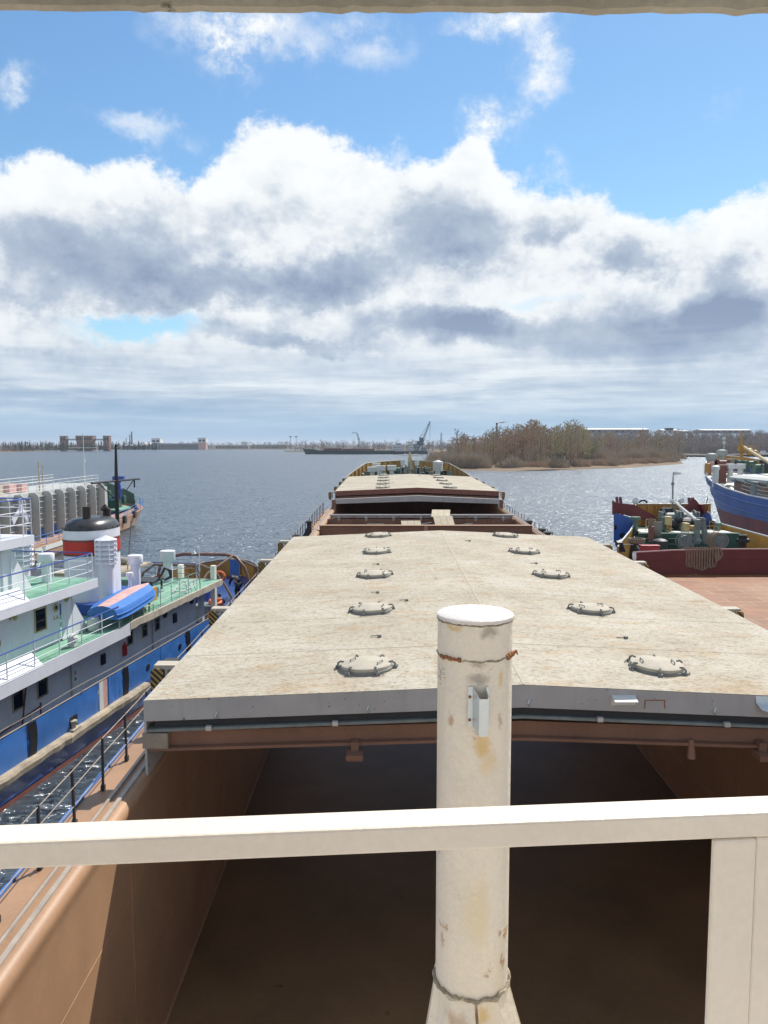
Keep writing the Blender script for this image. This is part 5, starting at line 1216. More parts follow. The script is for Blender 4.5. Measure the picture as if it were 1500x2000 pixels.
# hull number on the side
def text_mesh(body, size, mt, par, loc, rot, name='lettering'):
    cu = bpy.data.curves.new(name, 'FONT'); cu.body = body; cu.size = size; cu.extrude = .004
    t_ = bpy.data.objects.new(name, cu); C.objects.link(t_)
    me = bpy.data.meshes.new_from_object(t_.evaluated_get(bpy.context.evaluated_depsgraph_get())); bpy.data.objects.remove(t_)
    me.materials.clear(); me.materials.append(mt); o = bpy.data.objects.new(name, me); C.objects.link(o); o.parent = par; o.location = loc; o.rotation_euler = rot; return o
b = MB(); b.b2(-.02, .02, 10, 17, .95, 1.4); b.build('name_plate', MT['vent_white'], rv)
text_mesh('337', .55, MT['black'], rv, (.03, 11.5, 1.0), (rad(90), 0, rad(90)))

# ---------------------------------------------------------------- deck barge on the right
BX = 18.2
bg_ = thing('deck_barge', 'barge with orange brown deck, dark red breakwater and yellow bow bulwark at right', 'barge', (BX, 42, 0))
def L(px, py, Y):        # surveyed point on the barge -> its own frame
    p = at(px, py, Y); return Vector((p.x - BX, Y - 42, p.z))
def bplan(y):
    k = [(-60, 4.9), (0, 4.9), (1.2, 5.2), (2.5, 4.6), (4.5, 3.7), (6.5, 2.95), (8, 2.7), (9.2, 2.6)]
    for (a, ha), (b, hb_) in zip(k, k[1:]):
        if a <= y <= b: return ha + (hb_ - ha) * (y - a) / (b - a)
    return 2.6
by = [-50, -20, 0, 1.2, 2.5, 3.5, 4.5, 5.5, 6.5, 8, 9.2]
def sh(y): return .5 + .6 * max(0, y) / 9.2 if y > 0 else 0
b = MB(); b.sheet([[(-bplan(y) + sh(y), y, 3.4 + max(0, y) * .18), (-bplan(y) + sh(y), y, .2), (-bplan(y) + .8 + sh(y), y, -1), (bplan(y) - .8, y, -1), (bplan(y), y, .2), (bplan(y), y, 3.4 + max(0, y) * .18)] for y in by])
b.add([(-1.5, 9.2, 5.05), (-1, 9.2, -1), (2.2, 9.2, -1), (2.6, 9.2, 5.05)], [(0, 1, 2, 3)]); b.build('hull', MT['hull_blue_dk'], bg_)
b = MB(); b.b2(-4.85, 6.5, -50, 0, 3.2, 3.85); b.build('cargo_floor', MT['barge_floor'], bg_)
b = MB(); P = [(-4.75, -.2, 3.855), (-2.5, .0, 3.855), (0, .15, 3.855), (3, .2, 3.855), (6.4, .1, 3.855)]; PH = (1.22, 1.32, 1.36, 1.36, 1.34)
b.ribbon(P, .1, PH); b.build('breakwater', MT['maroon'], bg_)
b = MB(); b.tube([(p[0], p[1], p[2] + h_ + .02) for p, h_ in zip(P, PH)], .05, 6); b.build('breakwater_cap', MT['pinkish'], bg_)
b = MB(); b.tube([(p[0], p[1] - .055, p[2] + .8) for p in P], .016, 5); b.build('breakwater_seam', MT['maroon'], bg_)
Z1, Z2 = 4.35, 5.6
b = MB(); b.sheet([[(-bplan(y) + sh(y) + .05, y, Z1), (bplan(y) - .04, y, Z1)] for y in (.2, 1.2, 2.5, 3.5, 4.5, 5.5)]); b.build('fore_deck', MT['mach_grey'], bg_, fix=False)
b = MB(); b.prism([(-2.9, 4.6), (3.4, 4.6), (2.9, 6.5), (2.6, 9.1), (-1.7, 9.1), (-2.2, 6.5)], 4.3, Z2); b.build('raised_deck', MT['deck_green_dk'], bg_)
for px0, px1 in ((1237, 1266), (1304, 1352)):
    for k in range(3):
        b = MB(); x0, x1 = L(px0, 1040, 46.4).x, L(px1, 1040, 46.4).x; b.b2(x0, x1, 4.58 - .26 * (k + 1), 4.58 - .26 * k, Z1 + .02 + .3 * (3 - k), Z1 + .06 + .3 * (3 - k)); b.build('step', MT['deck_green_dk'], bg_)
for x0, x1, y0, y1 in ((-2.6, -1.4, 4.9, 6.8), (-.6, .5, 4.8, 5.6), (1.6, 2.9, 4.8, 6.0)):
    b = MB(); b.b2(x0, x1, y0, y1, Z2 + .004, Z2 + .03); b.build('deck_mat', MT['vent_white'], bg_)
# bulwarks
for sgn in (-1, 1):
    pts = []; hh = []
    for i in range(15):
        y = 1.2 + 6.6 * i / 14; x = -bplan(y) + sh(y) - .55 if sgn < 0 else bplan(y); pts.append((x, y, 4.1)); hh.append(1.1 + .9 * (i / 14) ** .8)
    b = MB(); b.ribbon(pts, .06, hh); b.build('bulwark', MT['yellow_paint'], bg_)
    b = MB(); b.tube([(p[0], p[1], p[2] + h_ + .03) for p, h_ in zip(pts, hh)], .05, 6); b.build('bulwark_cap', MT['vent_white'], bg_)
    b = MB(); b.ribbon([(p[0] + sgn * .045, p[1], p[2] - 1) for p in pts], .02, [h_ + 1 for h_ in hh]); b.build('bulwark_plating', MT['hull_blue'], bg_)
    if sgn > 0:
        for i in range(2, 14, 3): b = MB(); b.bar((pts[i][0] - .16, pts[i][1], 4.2), (pts[i][0] - .05, pts[i][1], 4.0 + hh[i]), .05, .16); b.build('bulwark_stay', MT['yellow_paint'], bg_)
b = MB(); P = [(6.9, -8, 4.0), (6.4, -3, 4.0), (5.6, .2, 4.05), (5.2, 1.2, 4.1)]; b.ribbon(P, .06, [1.0, 1.05, 1.1, 1.1]); b.build('bulwark', MT['yellow_paint'], bg_)
a0, a1 = L(1243, 985, 51), L(1388, 985, 51)
b = MB(); b.b2(a0.x, a1.x, 8.95, 9.05, 4.6, a0.z); b.build('bow_plate', MT['yellow_paint'], bg_)
for i in range(10): b = MB(); x = a0.x + (a1.x - a0.x) * (i + .5) / 10; b.b2(x - .035, x + .035, 8.75, 8.948, Z2, a0.z - .05); b.build('bow_stiffener', MT['yellow_paint'], bg_)
b = MB(); b.b2(a0.x, a1.x, 8.85, 9.15, a0.z + .002, a0.z + .05); b.build('bow_plate_cap', MT['rusty_beige'], bg_)
b = MB(); p = L(1256, 984, 51); b.tube([(p.x + .25 * math.cos(t), 9, p.z + .05 + .18 * math.sin(t)) for t in [math.pi * i / 8 for i in range(9)]], .06, 6); b.build('fairlead', MT['black'], bg_)
# pushing knees
def knee(px, nm, mt):
    q = [L(x, y, 49.6) for x, y in px]; b = MB(); b.prism([(v.x, v.z) for v in q], 7.6, 7.68, 'y'); return b, q
q = [L(x, y, 49.4) for x, y in ((1198, 1060), (1198, 984), (1206, 982), (1240, 986), (1281, 1008), (1281, 1022), (1240, 1011), (1207, 1002), (1207, 1060))]
b = MB(); b.prism([(v.x, v.z) for v in q[2:7] + [q[7]]], 7.45, 7.53, 'y'); b.prism([(v.x, v.z) for v in (L(1198, 1006, 49.3), L(1198, 978, 49.3), L(1207, 985, 49.3), L(1207, 1004, 49.3))], 7.3, 7.6, 'y')
for px in (1206, 1213): u = L(px, 975, 50); b.bar((u.x, 7.6, u.z - 1.2), (u.x, 8.2, u.z + .1), .14, .2)
b.bar(tuple(L(1211, 1000, 49.2)), tuple(L(1250, 1012, 49.2)), .06); b.build('pushing_knee', MT['maroon'], bg_)
b = MB(); b.prism([(v.x, v.z) for v in (L(1199, 1060, 49), L(1199, 1004, 49), L(1207, 1003, 49), L(1240, 1013, 49), L(1236, 1036, 49), L(1222, 1048, 49))], 7.0, 7.06, 'y'); b.build('knee_plate', MT['ship_blue'], bg_)
for px, py in ((1201.5, 1030), (1216, 1046)): b = MB(); u = L(px, py, 48.98); b.lathe([(.17, 0), (.17, .03)], (0, 0, 0), 14); o = b.build('lightening_hole', MT['black'], bg_); o.location = (u.x, 6.99, u.z); o.rotation_euler = (rad(90), 0, 0); o.scale = (.6 if px < 1210 else 1.2, 1, 1)
b = MB(); b.prism([(v.x, v.z) for v in (L(1332, 992, 50), L(1345, 984, 50), L(1352, 974, 50), L(1358, 976, 50), L(1364, 984, 50), L(1374, 1003, 50), L(1392, 1040, 50), L(1360, 1012, 50))], 7.9, 7.98, 'y')
b.prism([(v.x, v.z) for v in (L(1362, 984, 50), L(1368, 984, 50), L(1384, 1020, 50), L(1376, 1020, 50))], 7.4, 9.3, 'y')
for px in (1349, 1356): u = L(px, 976, 50); b.bar((u.x, 7.7, u.z - 1.4), (u.x, 8.3, u.z + .1), .14, .2)
b.build('pushing_knee', MT['maroon'], bg_)
# gear
def LB_(px0, px1, py0, py1, Y, dep, nm, mt, **k):
    p, q_ = L(px0, py1, Y), L(px1, py0, Y); b = MB(); b.b2(p.x, q_.x, p.y, p.y + dep, p.z, q_.z); return b.build(nm, mt, bg_, **k)
b = MB()
u = L(1322, 1012, 48.8)
for x in (u.x - .4, u.x + .75):
    b.cyl((x - .4, 7.0, u.z), (x + .4, 7.0, u.z), .34, n=16); b.cyl((x - .42, 7.0, u.z), (x - .36, 7.0, u.z), .52, n=16); b.cyl((x + .36, 7.0, u.z), (x + .42, 7.0, u.z), .52, n=16)
b.b2(u.x - 1, u.x - .9, 6.6, 7.4, Z2, u.z + .4); b.b2(u.x + .1, u.x + .25, 6.6, 7.4, Z2, u.z + .45); b.b2(u.x + 1.3, u.x + 1.4, 6.6, 7.4, Z2, u.z + .4); b.build('windlass', MT['mach_grey'], bg_, bevel=.02)
b = MB(); u = L(1326, 1016, 48.4); b.cyl(u, u + Vector((.25, -.3, .1)), .17, n=12); b.ico(u + Vector((.6, .1, .1)), .2, 2); b.ico(u + Vector((-.25, .2, -.25)), .32, 2); b.build('drive_motor', MT['dark_metal'], bg_, each=1)
LB_(1301, 1313, 1009, 1026, 47.6, .5, 'control_cabinet', MT['cream_paint'], bevel=.02)
LB_(1293, 1302, 1010, 1036, 47.9, .4, 'control_cabinet', MT['mach_green'], bevel=.02)
LB_(1337, 1348, 1022, 1040, 47.3, .5, 'control_cabinet', MT['cream_paint'], bevel=.02)
LB_(1349, 1359, 1027, 1034, 47.3, .4, 'junction_box', MT['yellow_paint'], bevel=.02)
LB_(1334, 1350, 1012, 1018, 48.0, .5, 'box_lid', MT['far_white'], bevel=.02)
for px0, px1 in ((1303, 1302), (1310, 1312), (1306, 1310), (1351, 1351), (1355, 1355)):
    b = MB(); b.bar(L(px0, 1026 if px0 < 1320 else 1034, 47.8), L(px1, 1044, 47.8), .06); b.build('cabinet_leg', MT['yellow_paint'], bg_)
def hrail(pts, Y, nm='hand_rail', mt='cream_paint', r=.022):
    b = MB(); pp = [L(x, y, Y) for x, y in pts]
    b.tube(pp, r, 5); 
    for p in pp: b.cyl(p, p - Vector((0, 0, .95)), r, n=5)
    b.tube([p - Vector((0, 0, .45)) for p in pp], r * .8, 5); return b.build(nm, MT[mt], bg_)
hrail([(1331, 1029), (1345, 1028), (1365, 1028), (1395, 1027), (1403, 1030)], 46.6); hrail([(1262, 1014), (1268, 1014), (1280, 1015)], 48)
hrail([(1386, 1018), (1395, 1022), (1402, 1027), (1408, 1030)], 48.2, mt='yellow_paint')
b = MB()
for x0, x1 in ((1270, 1280), (1283, 1294)):
    p, q_ = L(x0, 989, 51), L(x1, 989, 51); b.tube([p - Vector((0, 0, .2)), p, q_, q_ - Vector((0, 0, .2))], .03, 5)
b.build('hand_hoop', MT['dark_metal'], bg_, each=1)
b = MB(); b.bar(L(1361, 1062, 45), L(1362, 1014, 45), .34, .25); b.build('davit_leg', MT['mach_grey'], bg_, bevel=.03)
b = MB(); b.bar(L(1379, 1062, 45.3), L(1372, 1013, 45.3), .3, .25); b.build('davit_leg', MT['mach_grey'], bg_, bevel=.03)
b = MB(); b.bar(L(1358, 1014, 45.1), L(1374, 1013, 45.2), .15); b.ico(L(1366, 1023, 45), .12, 2); b.ico(L(1365, 1056, 44.8), .16, 2); b.build('davit_head', MT['mach_grey'], bg_)
b = MB(); b.tube([L(1360, 1016, 45), L(1335, 995, 46.5), L(1316, 979, 47.5)], [.1, .08, .06], 8); b.box(L(1314, 979, 47.6), (.3, .2, .2)); b.build('davit_jib', MT['vent_white'], bg_)
def reel(px, py, Y, r, mt, mt2, turns=None):
    c = L(px, py, Y); d = MB(); d.cyl(c, c + Vector((0, .35, 0)), r * .8, n=24); o = d.build('cable_reel', mt, bg_, smooth=True)
    d = MB()
    for s in (-.02, .37): d.tube([(c.x + r * math.cos(a), c.y + s, c.z + r * math.sin(a)) for a in [2 * math.pi * i / 24 for i in range(25)]], .035, 6, False)
    for k in range(3):
        a = k * math.pi / 3 + .4; d.bar((c.x - r * math.cos(a), c.y - .03, c.z - r * math.sin(a)), (c.x + r * math.cos(a), c.y - .03, c.z + r * math.sin(a)), .04)
    d.build('reel_rim', mt2, o, smooth=True)
    if turns:
        d = MB()
        for k in range(4): d.tube([(c.x - .1 - .05 * k + (r * 1.02) * math.cos(a), c.y + .05 + .1 * k, c.z + (r * 1.02) * math.sin(a)) for a in [2 * math.pi * i / 22 for i in range(23)]], .075, 6, False)
        d.build('rope_turns', MT['rope'], o, smooth=True)
reel(1340, 1058, 44.2, .46, MT['mach_grey'], MT['mach_grey'])
reel(1409, 1056, 44.2, .40, MT['mach_grey'], MT['mach_grey'], True)
b = MB(); u = L(1289, 1070, 44); b.lathe([(.4, -.2), (.42, .2), (.42, .42), (.3, .5), (.05, .55)], u, 16); b.build('winch_cover', MT['dark_metal'], bg_, smooth=True)
b = MB(); u = L(1243, 1075, 44.2); b.lathe([(.4, -.5), (.36, .0), (.3, .3), (.42, .55), (.2, .65)], u, 14); b.build('capstan', MT['dark_metal'], bg_, smooth=True)
b = MB(); u = L(1243, 1057, 44.2)
for k in range(4): b.tube([(u.x + (.42 + .03 * (k % 2)) * math.cos(a), u.y + .42 * math.sin(a), u.z - .05 + .06 * k) for a in [2 * math.pi * i / 18 for i in range(19)]], .05, 6, False)
b.build('rope_turns', MT['rope'], bg_, smooth=True)
LB_(1248, 1258, 1056, 1062, 45.6, .5, 'deck_plate', MT['vent_white'])
b = MB(); u = L(1241, 1028, 48); b.cyl(u - Vector((0, 0, .6)), u + Vector((0, 0, .5)), .17, n=12); b.cyl(u + Vector((0, 0, .4)), u + Vector((0, 0, .6)), .3, n=12); b.build('mushroom_vent', MT['mach_green'], bg_, smooth=True)
b = MB(); b.bar(L(1271, 1054, 46.2), L(1273, 1028, 46.2), .3, .25); b.build('pump_casing', MT['hull_red'], bg_, bevel=.04)
b = MB()
for k in range(4): b.tube([L(1268 + 2.4 * k, 1012, 46.4), L(1267 + 2.4 * k, 1030, 46.3), L(1268 + 2.4 * k, 1058, 46.2)], .045, 6)
b.build('hanging_rope', MT['rope'], bg_, smooth=True)
b = MB()
for k in range(5): b.tube([L(1278 + 2.6 * k, 1020, 46.6), L(1278 + 2.6 * k, 1036, 46.5), L(1279.3 + 2.6 * k, 1050 - 2 * (k % 2), 46.5), L(1280.5 + 2.6 * k, 1036, 46.5), L(1280.5 + 2.6 * k, 1020, 46.6)], .045, 6)
b.tube([L(1274, 1019, 46.65), L(1293, 1020, 46.65)], .04, 6); b.build('hanging_rope', MT['rope_grey'], bg_, smooth=True)
def searchlight(px, py, pb, Y, r, mt):
    u = L(px, py, Y); v = L(px, pb, Y); b = MB(); b.tube([v, u], .055, 8); sl = b.build('searchlight', MT['vent_white'], bg_); b = MB(); b.lathe([(.1, 0), (r * .9, .22), (r, .3), (.05, .34)], (0, 0, 0), 18); q = b.build('lamp_head', mt, sl, smooth=True); q.location = u + Vector((0, .15, 0)); q.rotation_euler = (rad(78), 0, .25)
searchlight(1239, 980, 1010, 50, .21, MT['galv']); searchlight(1328.5, 979, 1010, 50, .17, MT['far_white'])
b = MB(); b.tube([L(1313.5, 1015, 50), L(1314, 950, 50), L(1315, 922, 50)], [.06, .05, .03], 8); b.box(L(1314, 945, 50), (.16, .14, .16)); b.bar(L(1297, 991, 50), L(1352, 992, 50), .04); b.build('flag_staff', MT['mach_grey'], bg_)
b = MB(); rows = []
for i in range(9):
    u = i / 8; rows.append([L(1316 + 14 * u, 921 + 2 * u + 7 * v * (1 - .55 * u), 50) + Vector((0, .08 * math.sin(u * 7), 0)) for v in (0, .5, 1)])
b.sheet(rows); b.build('flag', MT['white_cloth'], bg_, fix=False, smooth=True)
b = MB(); u = L(1330, 1003, 50); b.tube([u + Vector((-.3, 0, -.7)), u, u + Vector((.5, .1, .25))], .12, 8); u = L(1302, 1000, 50); b.box(u, (.7, .4, .5)); b.cyl(u, u - Vector((0, 0, .7)), .2, n=10); u = L(1352, 1000, 50.2); b.cyl(u, u - Vector((0, 0, .9)), .2, n=10); b.build('anchor_gear', MT['dark_metal'], bg_)
b = MB(); u = L(1379, 1015, 49.6); b.ico(u, .36, 2, (1, 1, 1.6)); b.build('buoy_float', MT['hull_blue_dk'], bg_, smooth=True)
b = MB(); u = L(1402, 1035, 48); b.cyl(u - Vector((0, 0, .5)), u + Vector((0, 0, .35)), .15, n=12); b.cyl(u + Vector((0, 0, .3)), u + Vector((0, 0, .45)), .22, n=12); b.build('vent_pipe', MT['mach_green'], bg_, smooth=True)
b = MB()
for px in (1447, 1455):
    u = L(px, 1056, 44.6); b.cyl(u - Vector((0, 0, .4)), u + Vector((0, 0, .3)), .1, n=14); b.cyl(u + Vector((0, 0, .26)), u + Vector((0, 0, .34)), .14, n=14)
u = L(1451, 1056, 44.5); b.cyl(u - Vector((.34, 0, 0)), u + Vector((.34, 0, 0)), .12, n=12); b.build('mooring_bitts', MT['black'], bg_, smooth=True)
b = MB(); b.tube([L(1212, 1063, 44), L(1243, 1064, 44), L(1252, 1077, 43)], .03, 6); b.build('hand_hoop', MT['vent_white'], bg_)
b = MB()
for k in range(4): b.bar(L(1202 + 4 * k, 1058, 43.6), L(1212 + 3 * k, 1078, 43.4), .07)
b.box(L(1208, 1062, 43.6), (.3, .2, .3), .3, .5); b.build('hose_rack', MT['dark_metal'], bg_)
b = MB(); p, q_ = L(1252, 1075, 42.5), L(1288, 1066, 42.5); b.b2(p.x, q_.x, .4, .9, Z1 - 1, p.z - .01); b.build('locker_stand', MT['mach_grey'], bg_)
# separate things on the barge
o = MB(); w_ = q_.x - p.x; o.b2(-w_ / 2, w_ / 2, -.22, .22, 0, .26); o.b2(-w_ / 2 - .03, w_ / 2 + .03, -.25, .25, .262, .31)
o = tag(o.build('locker', MT['locker_red'], None, bevel=.015), 'red deck locker behind the left end of the dark red breakwater', 'locker'); o.location = (BX + (p.x + q_.x) / 2, 42.65, p.z - .02)
b = MB(); rg = random.Random(6); n = 13; ax, bx_ = L(1343, 1072, 41.9).x, L(1412, 1072, 41.9).x; W_ = bx_ - ax
for k in range(n):
    x = ax + (W_ - .2) * k / (n - 1); dep = 1.16 - .05 * abs(k - 5) + rg.uniform(-.05, .05) - (.25 if k > 10 else 0); e = W_ / n * .45
    b.tube([(x, .12, .02), (x - .01, -.02, .1), (x - .01, -.1, -.05), (x - .02 + rg.uniform(-.02, .02), -.11, -dep * .6), (x + .01, -.12, -dep + .04), (x + e, -.12, -dep - .03), (x + 2 * e - .01, -.12, -dep + .04), (x + 2 * e + (.1 if k > 9 else 0), -.11, -dep * .55), (x + 2 * e, -.1, -.06), (x + 2 * e, -.02, .1), (x + 2 * e, .12, .02)], .05, 6)
o = tag(b.build('mooring_rope', MT['rope'], None, smooth=True), 'thick brown mooring rope hung in loops over the dark red breakwater', 'rope'); o.location = (BX, 42.12, 5.24)
b = MB(); b.sheet([[(0, 0, 0), (.2, -.02, .02)], [(-.02, -.08, -.2), (.2, -.1, -.18)], [(.03, -.08, -.45), (.18, -.1, -.47)], [(0, -.1, -.6), (.16, -.08, -.58)]]); o = tag(b.build('rag', MT['white_cloth'], None, smooth=True, fix=False), 'white rag hanging on the left end of the dark red breakwater', 'rag'); o.location = (13.38, 41.7, 5.1)

# ---------------------------------------------------------------- blue sea ship at the right edge
bs = thing('coaster_ship', 'large ship with blue hull and red underbody at the right edge', 'ship', (39.0, 60, 0))
st_ = [(-60, 6.7, 6.6, 6.2), (-20, 6.7, 6.6, 6.2), (3, 6.7, 6.5, 6.3), (9, 6.65, 6.2, 6.45), (14, 6.5, 5.6, 6.8), (18, 6.05, 4.7, 7.2), (21, 5.4, 3.7, 7.6), (24, 4.4, 2.5, 8.05), (26.5, 3.3, 1.5, 8.4), (28.5, 2.0, .6, 8.65), (29.7, .5, .06, 8.8)]
ZR = 4.4
def hull_rows(z0f, z1f, off=0):
    rows = []
    for y, bd_, bw_, zd in st_:
        r = []; k = max(0, (y - 10) / 19.7)
        for i in range(9):
            u = i / 8; z = z0f(zd) + (z1f(zd) - z0f(zd)) * u; f = max(0, min(1, z / zd)); r.append((bw_ + (bd_ - bw_) * f ** 1.1 + off, y - 3.4 * k * (1 - f), z))
        rows.append(r)
    return rows
def two(b, rows): b.sheet([[(-x, y, z) for x, y, z in r] for r in rows]); b.sheet(rows)
b = MB(); two(b, hull_rows(lambda z: ZR + (z - 6.2) * .1, lambda z: z)); b.build('hull', MT['ship_blue'], bs, smooth=True)
b = MB(); two(b, hull_rows(lambda z: -1.5, lambda z: ZR + (z - 6.2) * .1)); b.build('underbody', MT['ship_red'], bs, smooth=True)
for f_, w_ in ((.76, .07), (.9, .09)):
    for s in (-1, 1):
        pts = []; b = MB()
        for y, bd_, bw_, zd in st_: z = zd * f_; f = f_; k = max(0, (y - 10) / 19.7); pts.append((s * (bw_ + (bd_ - bw_) * f ** 1.1 + .04), y - 3.4 * k * (1 - f), z))
        b.tube(pts, w_, 6); b.build('rub_rail', MT['ship_blue'], bs, smooth=True)
for s in (-1, 1): b = MB(); b.tube([(s * bd_, y, zd + .03) for y, bd_, bw_, zd in st_], .07, 6); b.build('deck_edge', MT['far_white'], bs)
b = MB(); b.sheet([[(-bd_ + .05, y, zd - .75 if y > 12 else zd - .1), (bd_ - .05, y, zd - .75 if y > 12 else zd - .1)] for y, bd_, bw_, zd in st_]); b.build('deck', MT['ship_grey'], bs, fix=False)
b = MB(); P = [(s * x * .985, y, z - .1) for s, L_ in ((-1, st_[6:]), (1, st_[6:][::-1])) for y, x, _, z in L_]; b.ribbon(P, .08, [.12, .6, .9, 1.0, 1.0, 1.0, 1.0, .9, .6, .12]); b.build('bow_bulwark', MT['yellow_paint'], bs)
b = MB(); b.tube([(p[0], p[1], p[2] + h_) for p, h_ in zip(P, [.12, .6, .9, 1.0, 1.0, 1.0, 1.0, .9, .6, .12])], .07, 6); b.build('bulwark_cap', MT['far_white'], bs)
b = MB(); b.b2(-4.5, 4.5, -55, 16.6, 6.2, 7.35); b.build('hatch_coaming', MT['brown_steel'], bs)
poly = [(-4.9, 7.75), (-4.2, 7.95), (0, 8.15), (4.2, 7.95), (4.9, 7.75), (4.9, 7.5), (-4.9, 7.5)]
for k in range(7): b = MB(); b.prism(poly, 17 - 9 * k, 17 - 9 * k - 8.85, 'y'); b.build('hatch_panel', MT['ship_grey'], bs)
b = MB(); b.b2(-4.75, 4.75, -55, 16.8, 7.352, 7.49); b.build('hatch_skirt', MT['mach_grey'], bs)
for k in range(12): b = MB(); b.box((-4.85, 15.5 - k * 2.2, 7.45), (.2, .4, .4)); b.build('hatch_roller', MT['mach_grey'], bs)
prail('deck_railing', [(-bd_ + .25, y, zd) for y, bd_, bw_, zd in [(y, 6.7, 6.5, 6.3) for y in range(-20, 9, 3)] + [(11, 6.6, 6, 6.6)]], 1.0, MT['mach_grey'], bs)
prail('deck_railing', [(-5.6, 19, 6.7), (-4.9, 21, 7.0), (-3.5, 22.5, 7.1), (-1, 22.5, 7.1)], 1.0, MT['far_white'], bs)
prail('deck_railing', [(-3, 17.6, 7.0), (0, 17.6, 7.0), (3, 17.6, 7.0)], 1.0, MT['far_white'], bs)
for y in (4.8, 8.6, 1.0, -3):
    b = MB(); b.b2(-6.45, -6.1, y - .45, y + .45, 6.2, 7.7); b.prism([(-6.1, 6.2), (-5.6, 6.2), (-6.1, 7.3)], y - .08, y + .08, 'y'); b.build('fairlead_post', MT['mach_grey'], bs, bevel=.06)
def LS(px, py, Y): p = at(px, py, Y); return Vector((p.x - 39.0, Y - 60, p.z))
for px, pt, pb, Y, r in ((1389, 885, 918, 83.5, .62), (1409, 878, 905, 86, .6)):
    u = LS(px, pt, Y); v = LS(px, pb, Y); h_ = u.z - v.z; b = MB(); b.lathe([(r * .5, 0), (r * .5, h_ * .5), (r * .85, h_ * .55), (r, h_ * .75), (r * .85, h_ * .95), (.1, h_)], v, 16); b.build('cowl_vent', MT['ship_grey'], bs, smooth=True)
for px0, px1, Y in ((1423, 1437, 80), (1443, 1457, 80.5)):
    p, q = LS(px0, 916, Y), LS(px1, 906, Y); b = MB(); c_ = (p.x + q.x) / 2; b.cyl((c_, p.y + .4, 7.0), (c_, p.y + .4, p.z), .28, n=14); b.b2(p.x, q.x, p.y, p.y + .8, p.z, q.z); b.build('box_vent', MT['far_white'], bs, bevel=.04)
u = LS(1397, 938, 78); b = MB(); b.lathe([(.3, -.7), (.3, 1.0), (.38, 1.05), (.4, 1.4), (.2, 1.5)], u, 14); b.build('deck_vent', MT['vent_white'], bs, smooth=True)
for px0, px1, py0, py1, Y, mt, nm in ((1382, 1388, 905, 916, 82, 'yellow_paint', 'deck_box'), (1388, 1396, 902, 918, 82, 'pinkish', 'covered_drum'), (1398, 1424, 897, 915, 83, 'cover_red', 'windlass'), (1402, 1420, 908, 932, 80, 'cover_red', 'deck_box'), (1437, 1450, 898, 910, 84, 'mach_green', 'windlass'), (1452, 1476, 899, 912, 82, 'mach_green', 'mooring_winch'), (1468, 1490, 906, 916, 80, 'mach_green', 'mooring_winch'), (1490, 1520, 898, 920, 80, 'dark_metal', 'deck_box'), (1425, 1437, 896, 903, 86, 'rope_grey', 'covered_bundle')):
    p, q = LS(px0, py1, Y), LS(px1, py0, Y); b = MB()
    if 'win' in nm: c_ = (p + q) / 2; b.cyl((p.x, p.y, c_.z), (q.x, p.y, c_.z), (q.z - p.z) * .4, n=14); b.b2(p.x, p.x + .25, p.y - .4, p.y + .4, p.z - .5, q.z); b.b2(q.x - .25, q.x, p.y - .4, p.y + .4, p.z - .5, q.z)
    else: b.b2(p.x, q.x, p.y, p.y + .9, p.z - .6, q.z)
    b.build(nm, MT[mt], bs, bevel=.06)
u = LS(1448, 905, 86); v = LS(1448, 842, 86); b = MB(); b.tube([u, u.lerp(v, .6), v], [.2, .15, .08], 8); b.bar(LS(1437, 871, 86), LS(1477, 872, 86), .1); w_ = LS(1449, 876, 85.6); b.box(w_, (.8, .4, .6)); b.ico(w_ + Vector((.9, 0, -.35)), .42, 2); b.ico(w_ + Vector((1.5, 0, -.5)), .36, 2); b.build('foremast', MT['yellow_paint'], bs)
b = MB(); b.tube([LS(1453, 873, 85.5), LS(1530, 921, 70)], .16, 8); b.build('cargo_boom', MT['cream_paint'], bs)
u = LS(1414, 885, 88); v = LS(1414, 856, 88); b = MB(); b.tube([u, v], .045, 6); b.box(v, (.3, .25, .3)); b.box(v.lerp(u, .3), (.3, .25, .3)); b.build('lamp_staff', MT['vent_white'], bs)
b = MB(); u = LS(1388, 943, 80.1); b.ico((u.x, u.y, u.z), .16, 2); u = LS(1444, 978, 73); b.box((u.x + .05, u.y, u.z), (.3, .9, .35)); b.build('hawse_hole', MT['black'], bs, each=1)
# mooring line from the barge knee to the blue ship
b = MB(); p, q = at(1366, 988, 50.2), at(1382, 972, 81.5); b.tube([p.lerp(q, i / 10) - Vector((0, 0, .8 * math.sin(math.pi * i / 10))) for i in range(11)], .05, 5); tag(b.build('mooring_line', MT['dark_metal'], None), 'dark mooring line stretched from the barge bow to the blue ship', 'mooring line')
# ---------------------------------------------------------------- land
def land_sheet(name, poly, z, mt, bumps=0, seed=1, step=6):
    """terrain patch: outline polygon, raised by gentle bumps towards its middle"""
    bm = bmesh.new(); vs = [bm.verts.new((x, y, 0)) for x, y in poly]; f = bm.faces.new(vs)
    bmesh.ops.triangulate(bm, faces=[f]); 
    for _ in range(step): bmesh.ops.subdivide_edges(bm, edges=[e for e in bm.edges if e.calc_length() > 14], cuts=1, use_grid_fill=False); bmesh.ops.triangulate(bm, faces=bm.faces[:])
    edge = set(v for e in bm.edges if e.is_boundary for v in e.verts)
    from mathutils import noise as mn
    for v in bm.verts:
        n = mn.noise(Vector((v.co.x * .02 + seed, v.co.y * .02, 0))) + .5 * mn.noise(Vector((v.co.x * .07, v.co.y * .07, seed)))
        v.co.z = -.15 if v in edge else z + bumps * max(-.3, n)
    me = bpy.data.meshes.new(name); bm.normal_update(); bm.to_mesh(me); bm.free()
    for p in me.polygons: p.use_smooth = True
    me.materials.append(mt); o = bpy.data.objects.new(name, me); C.objects.link(o); o['kind'] = 'structure'; return o
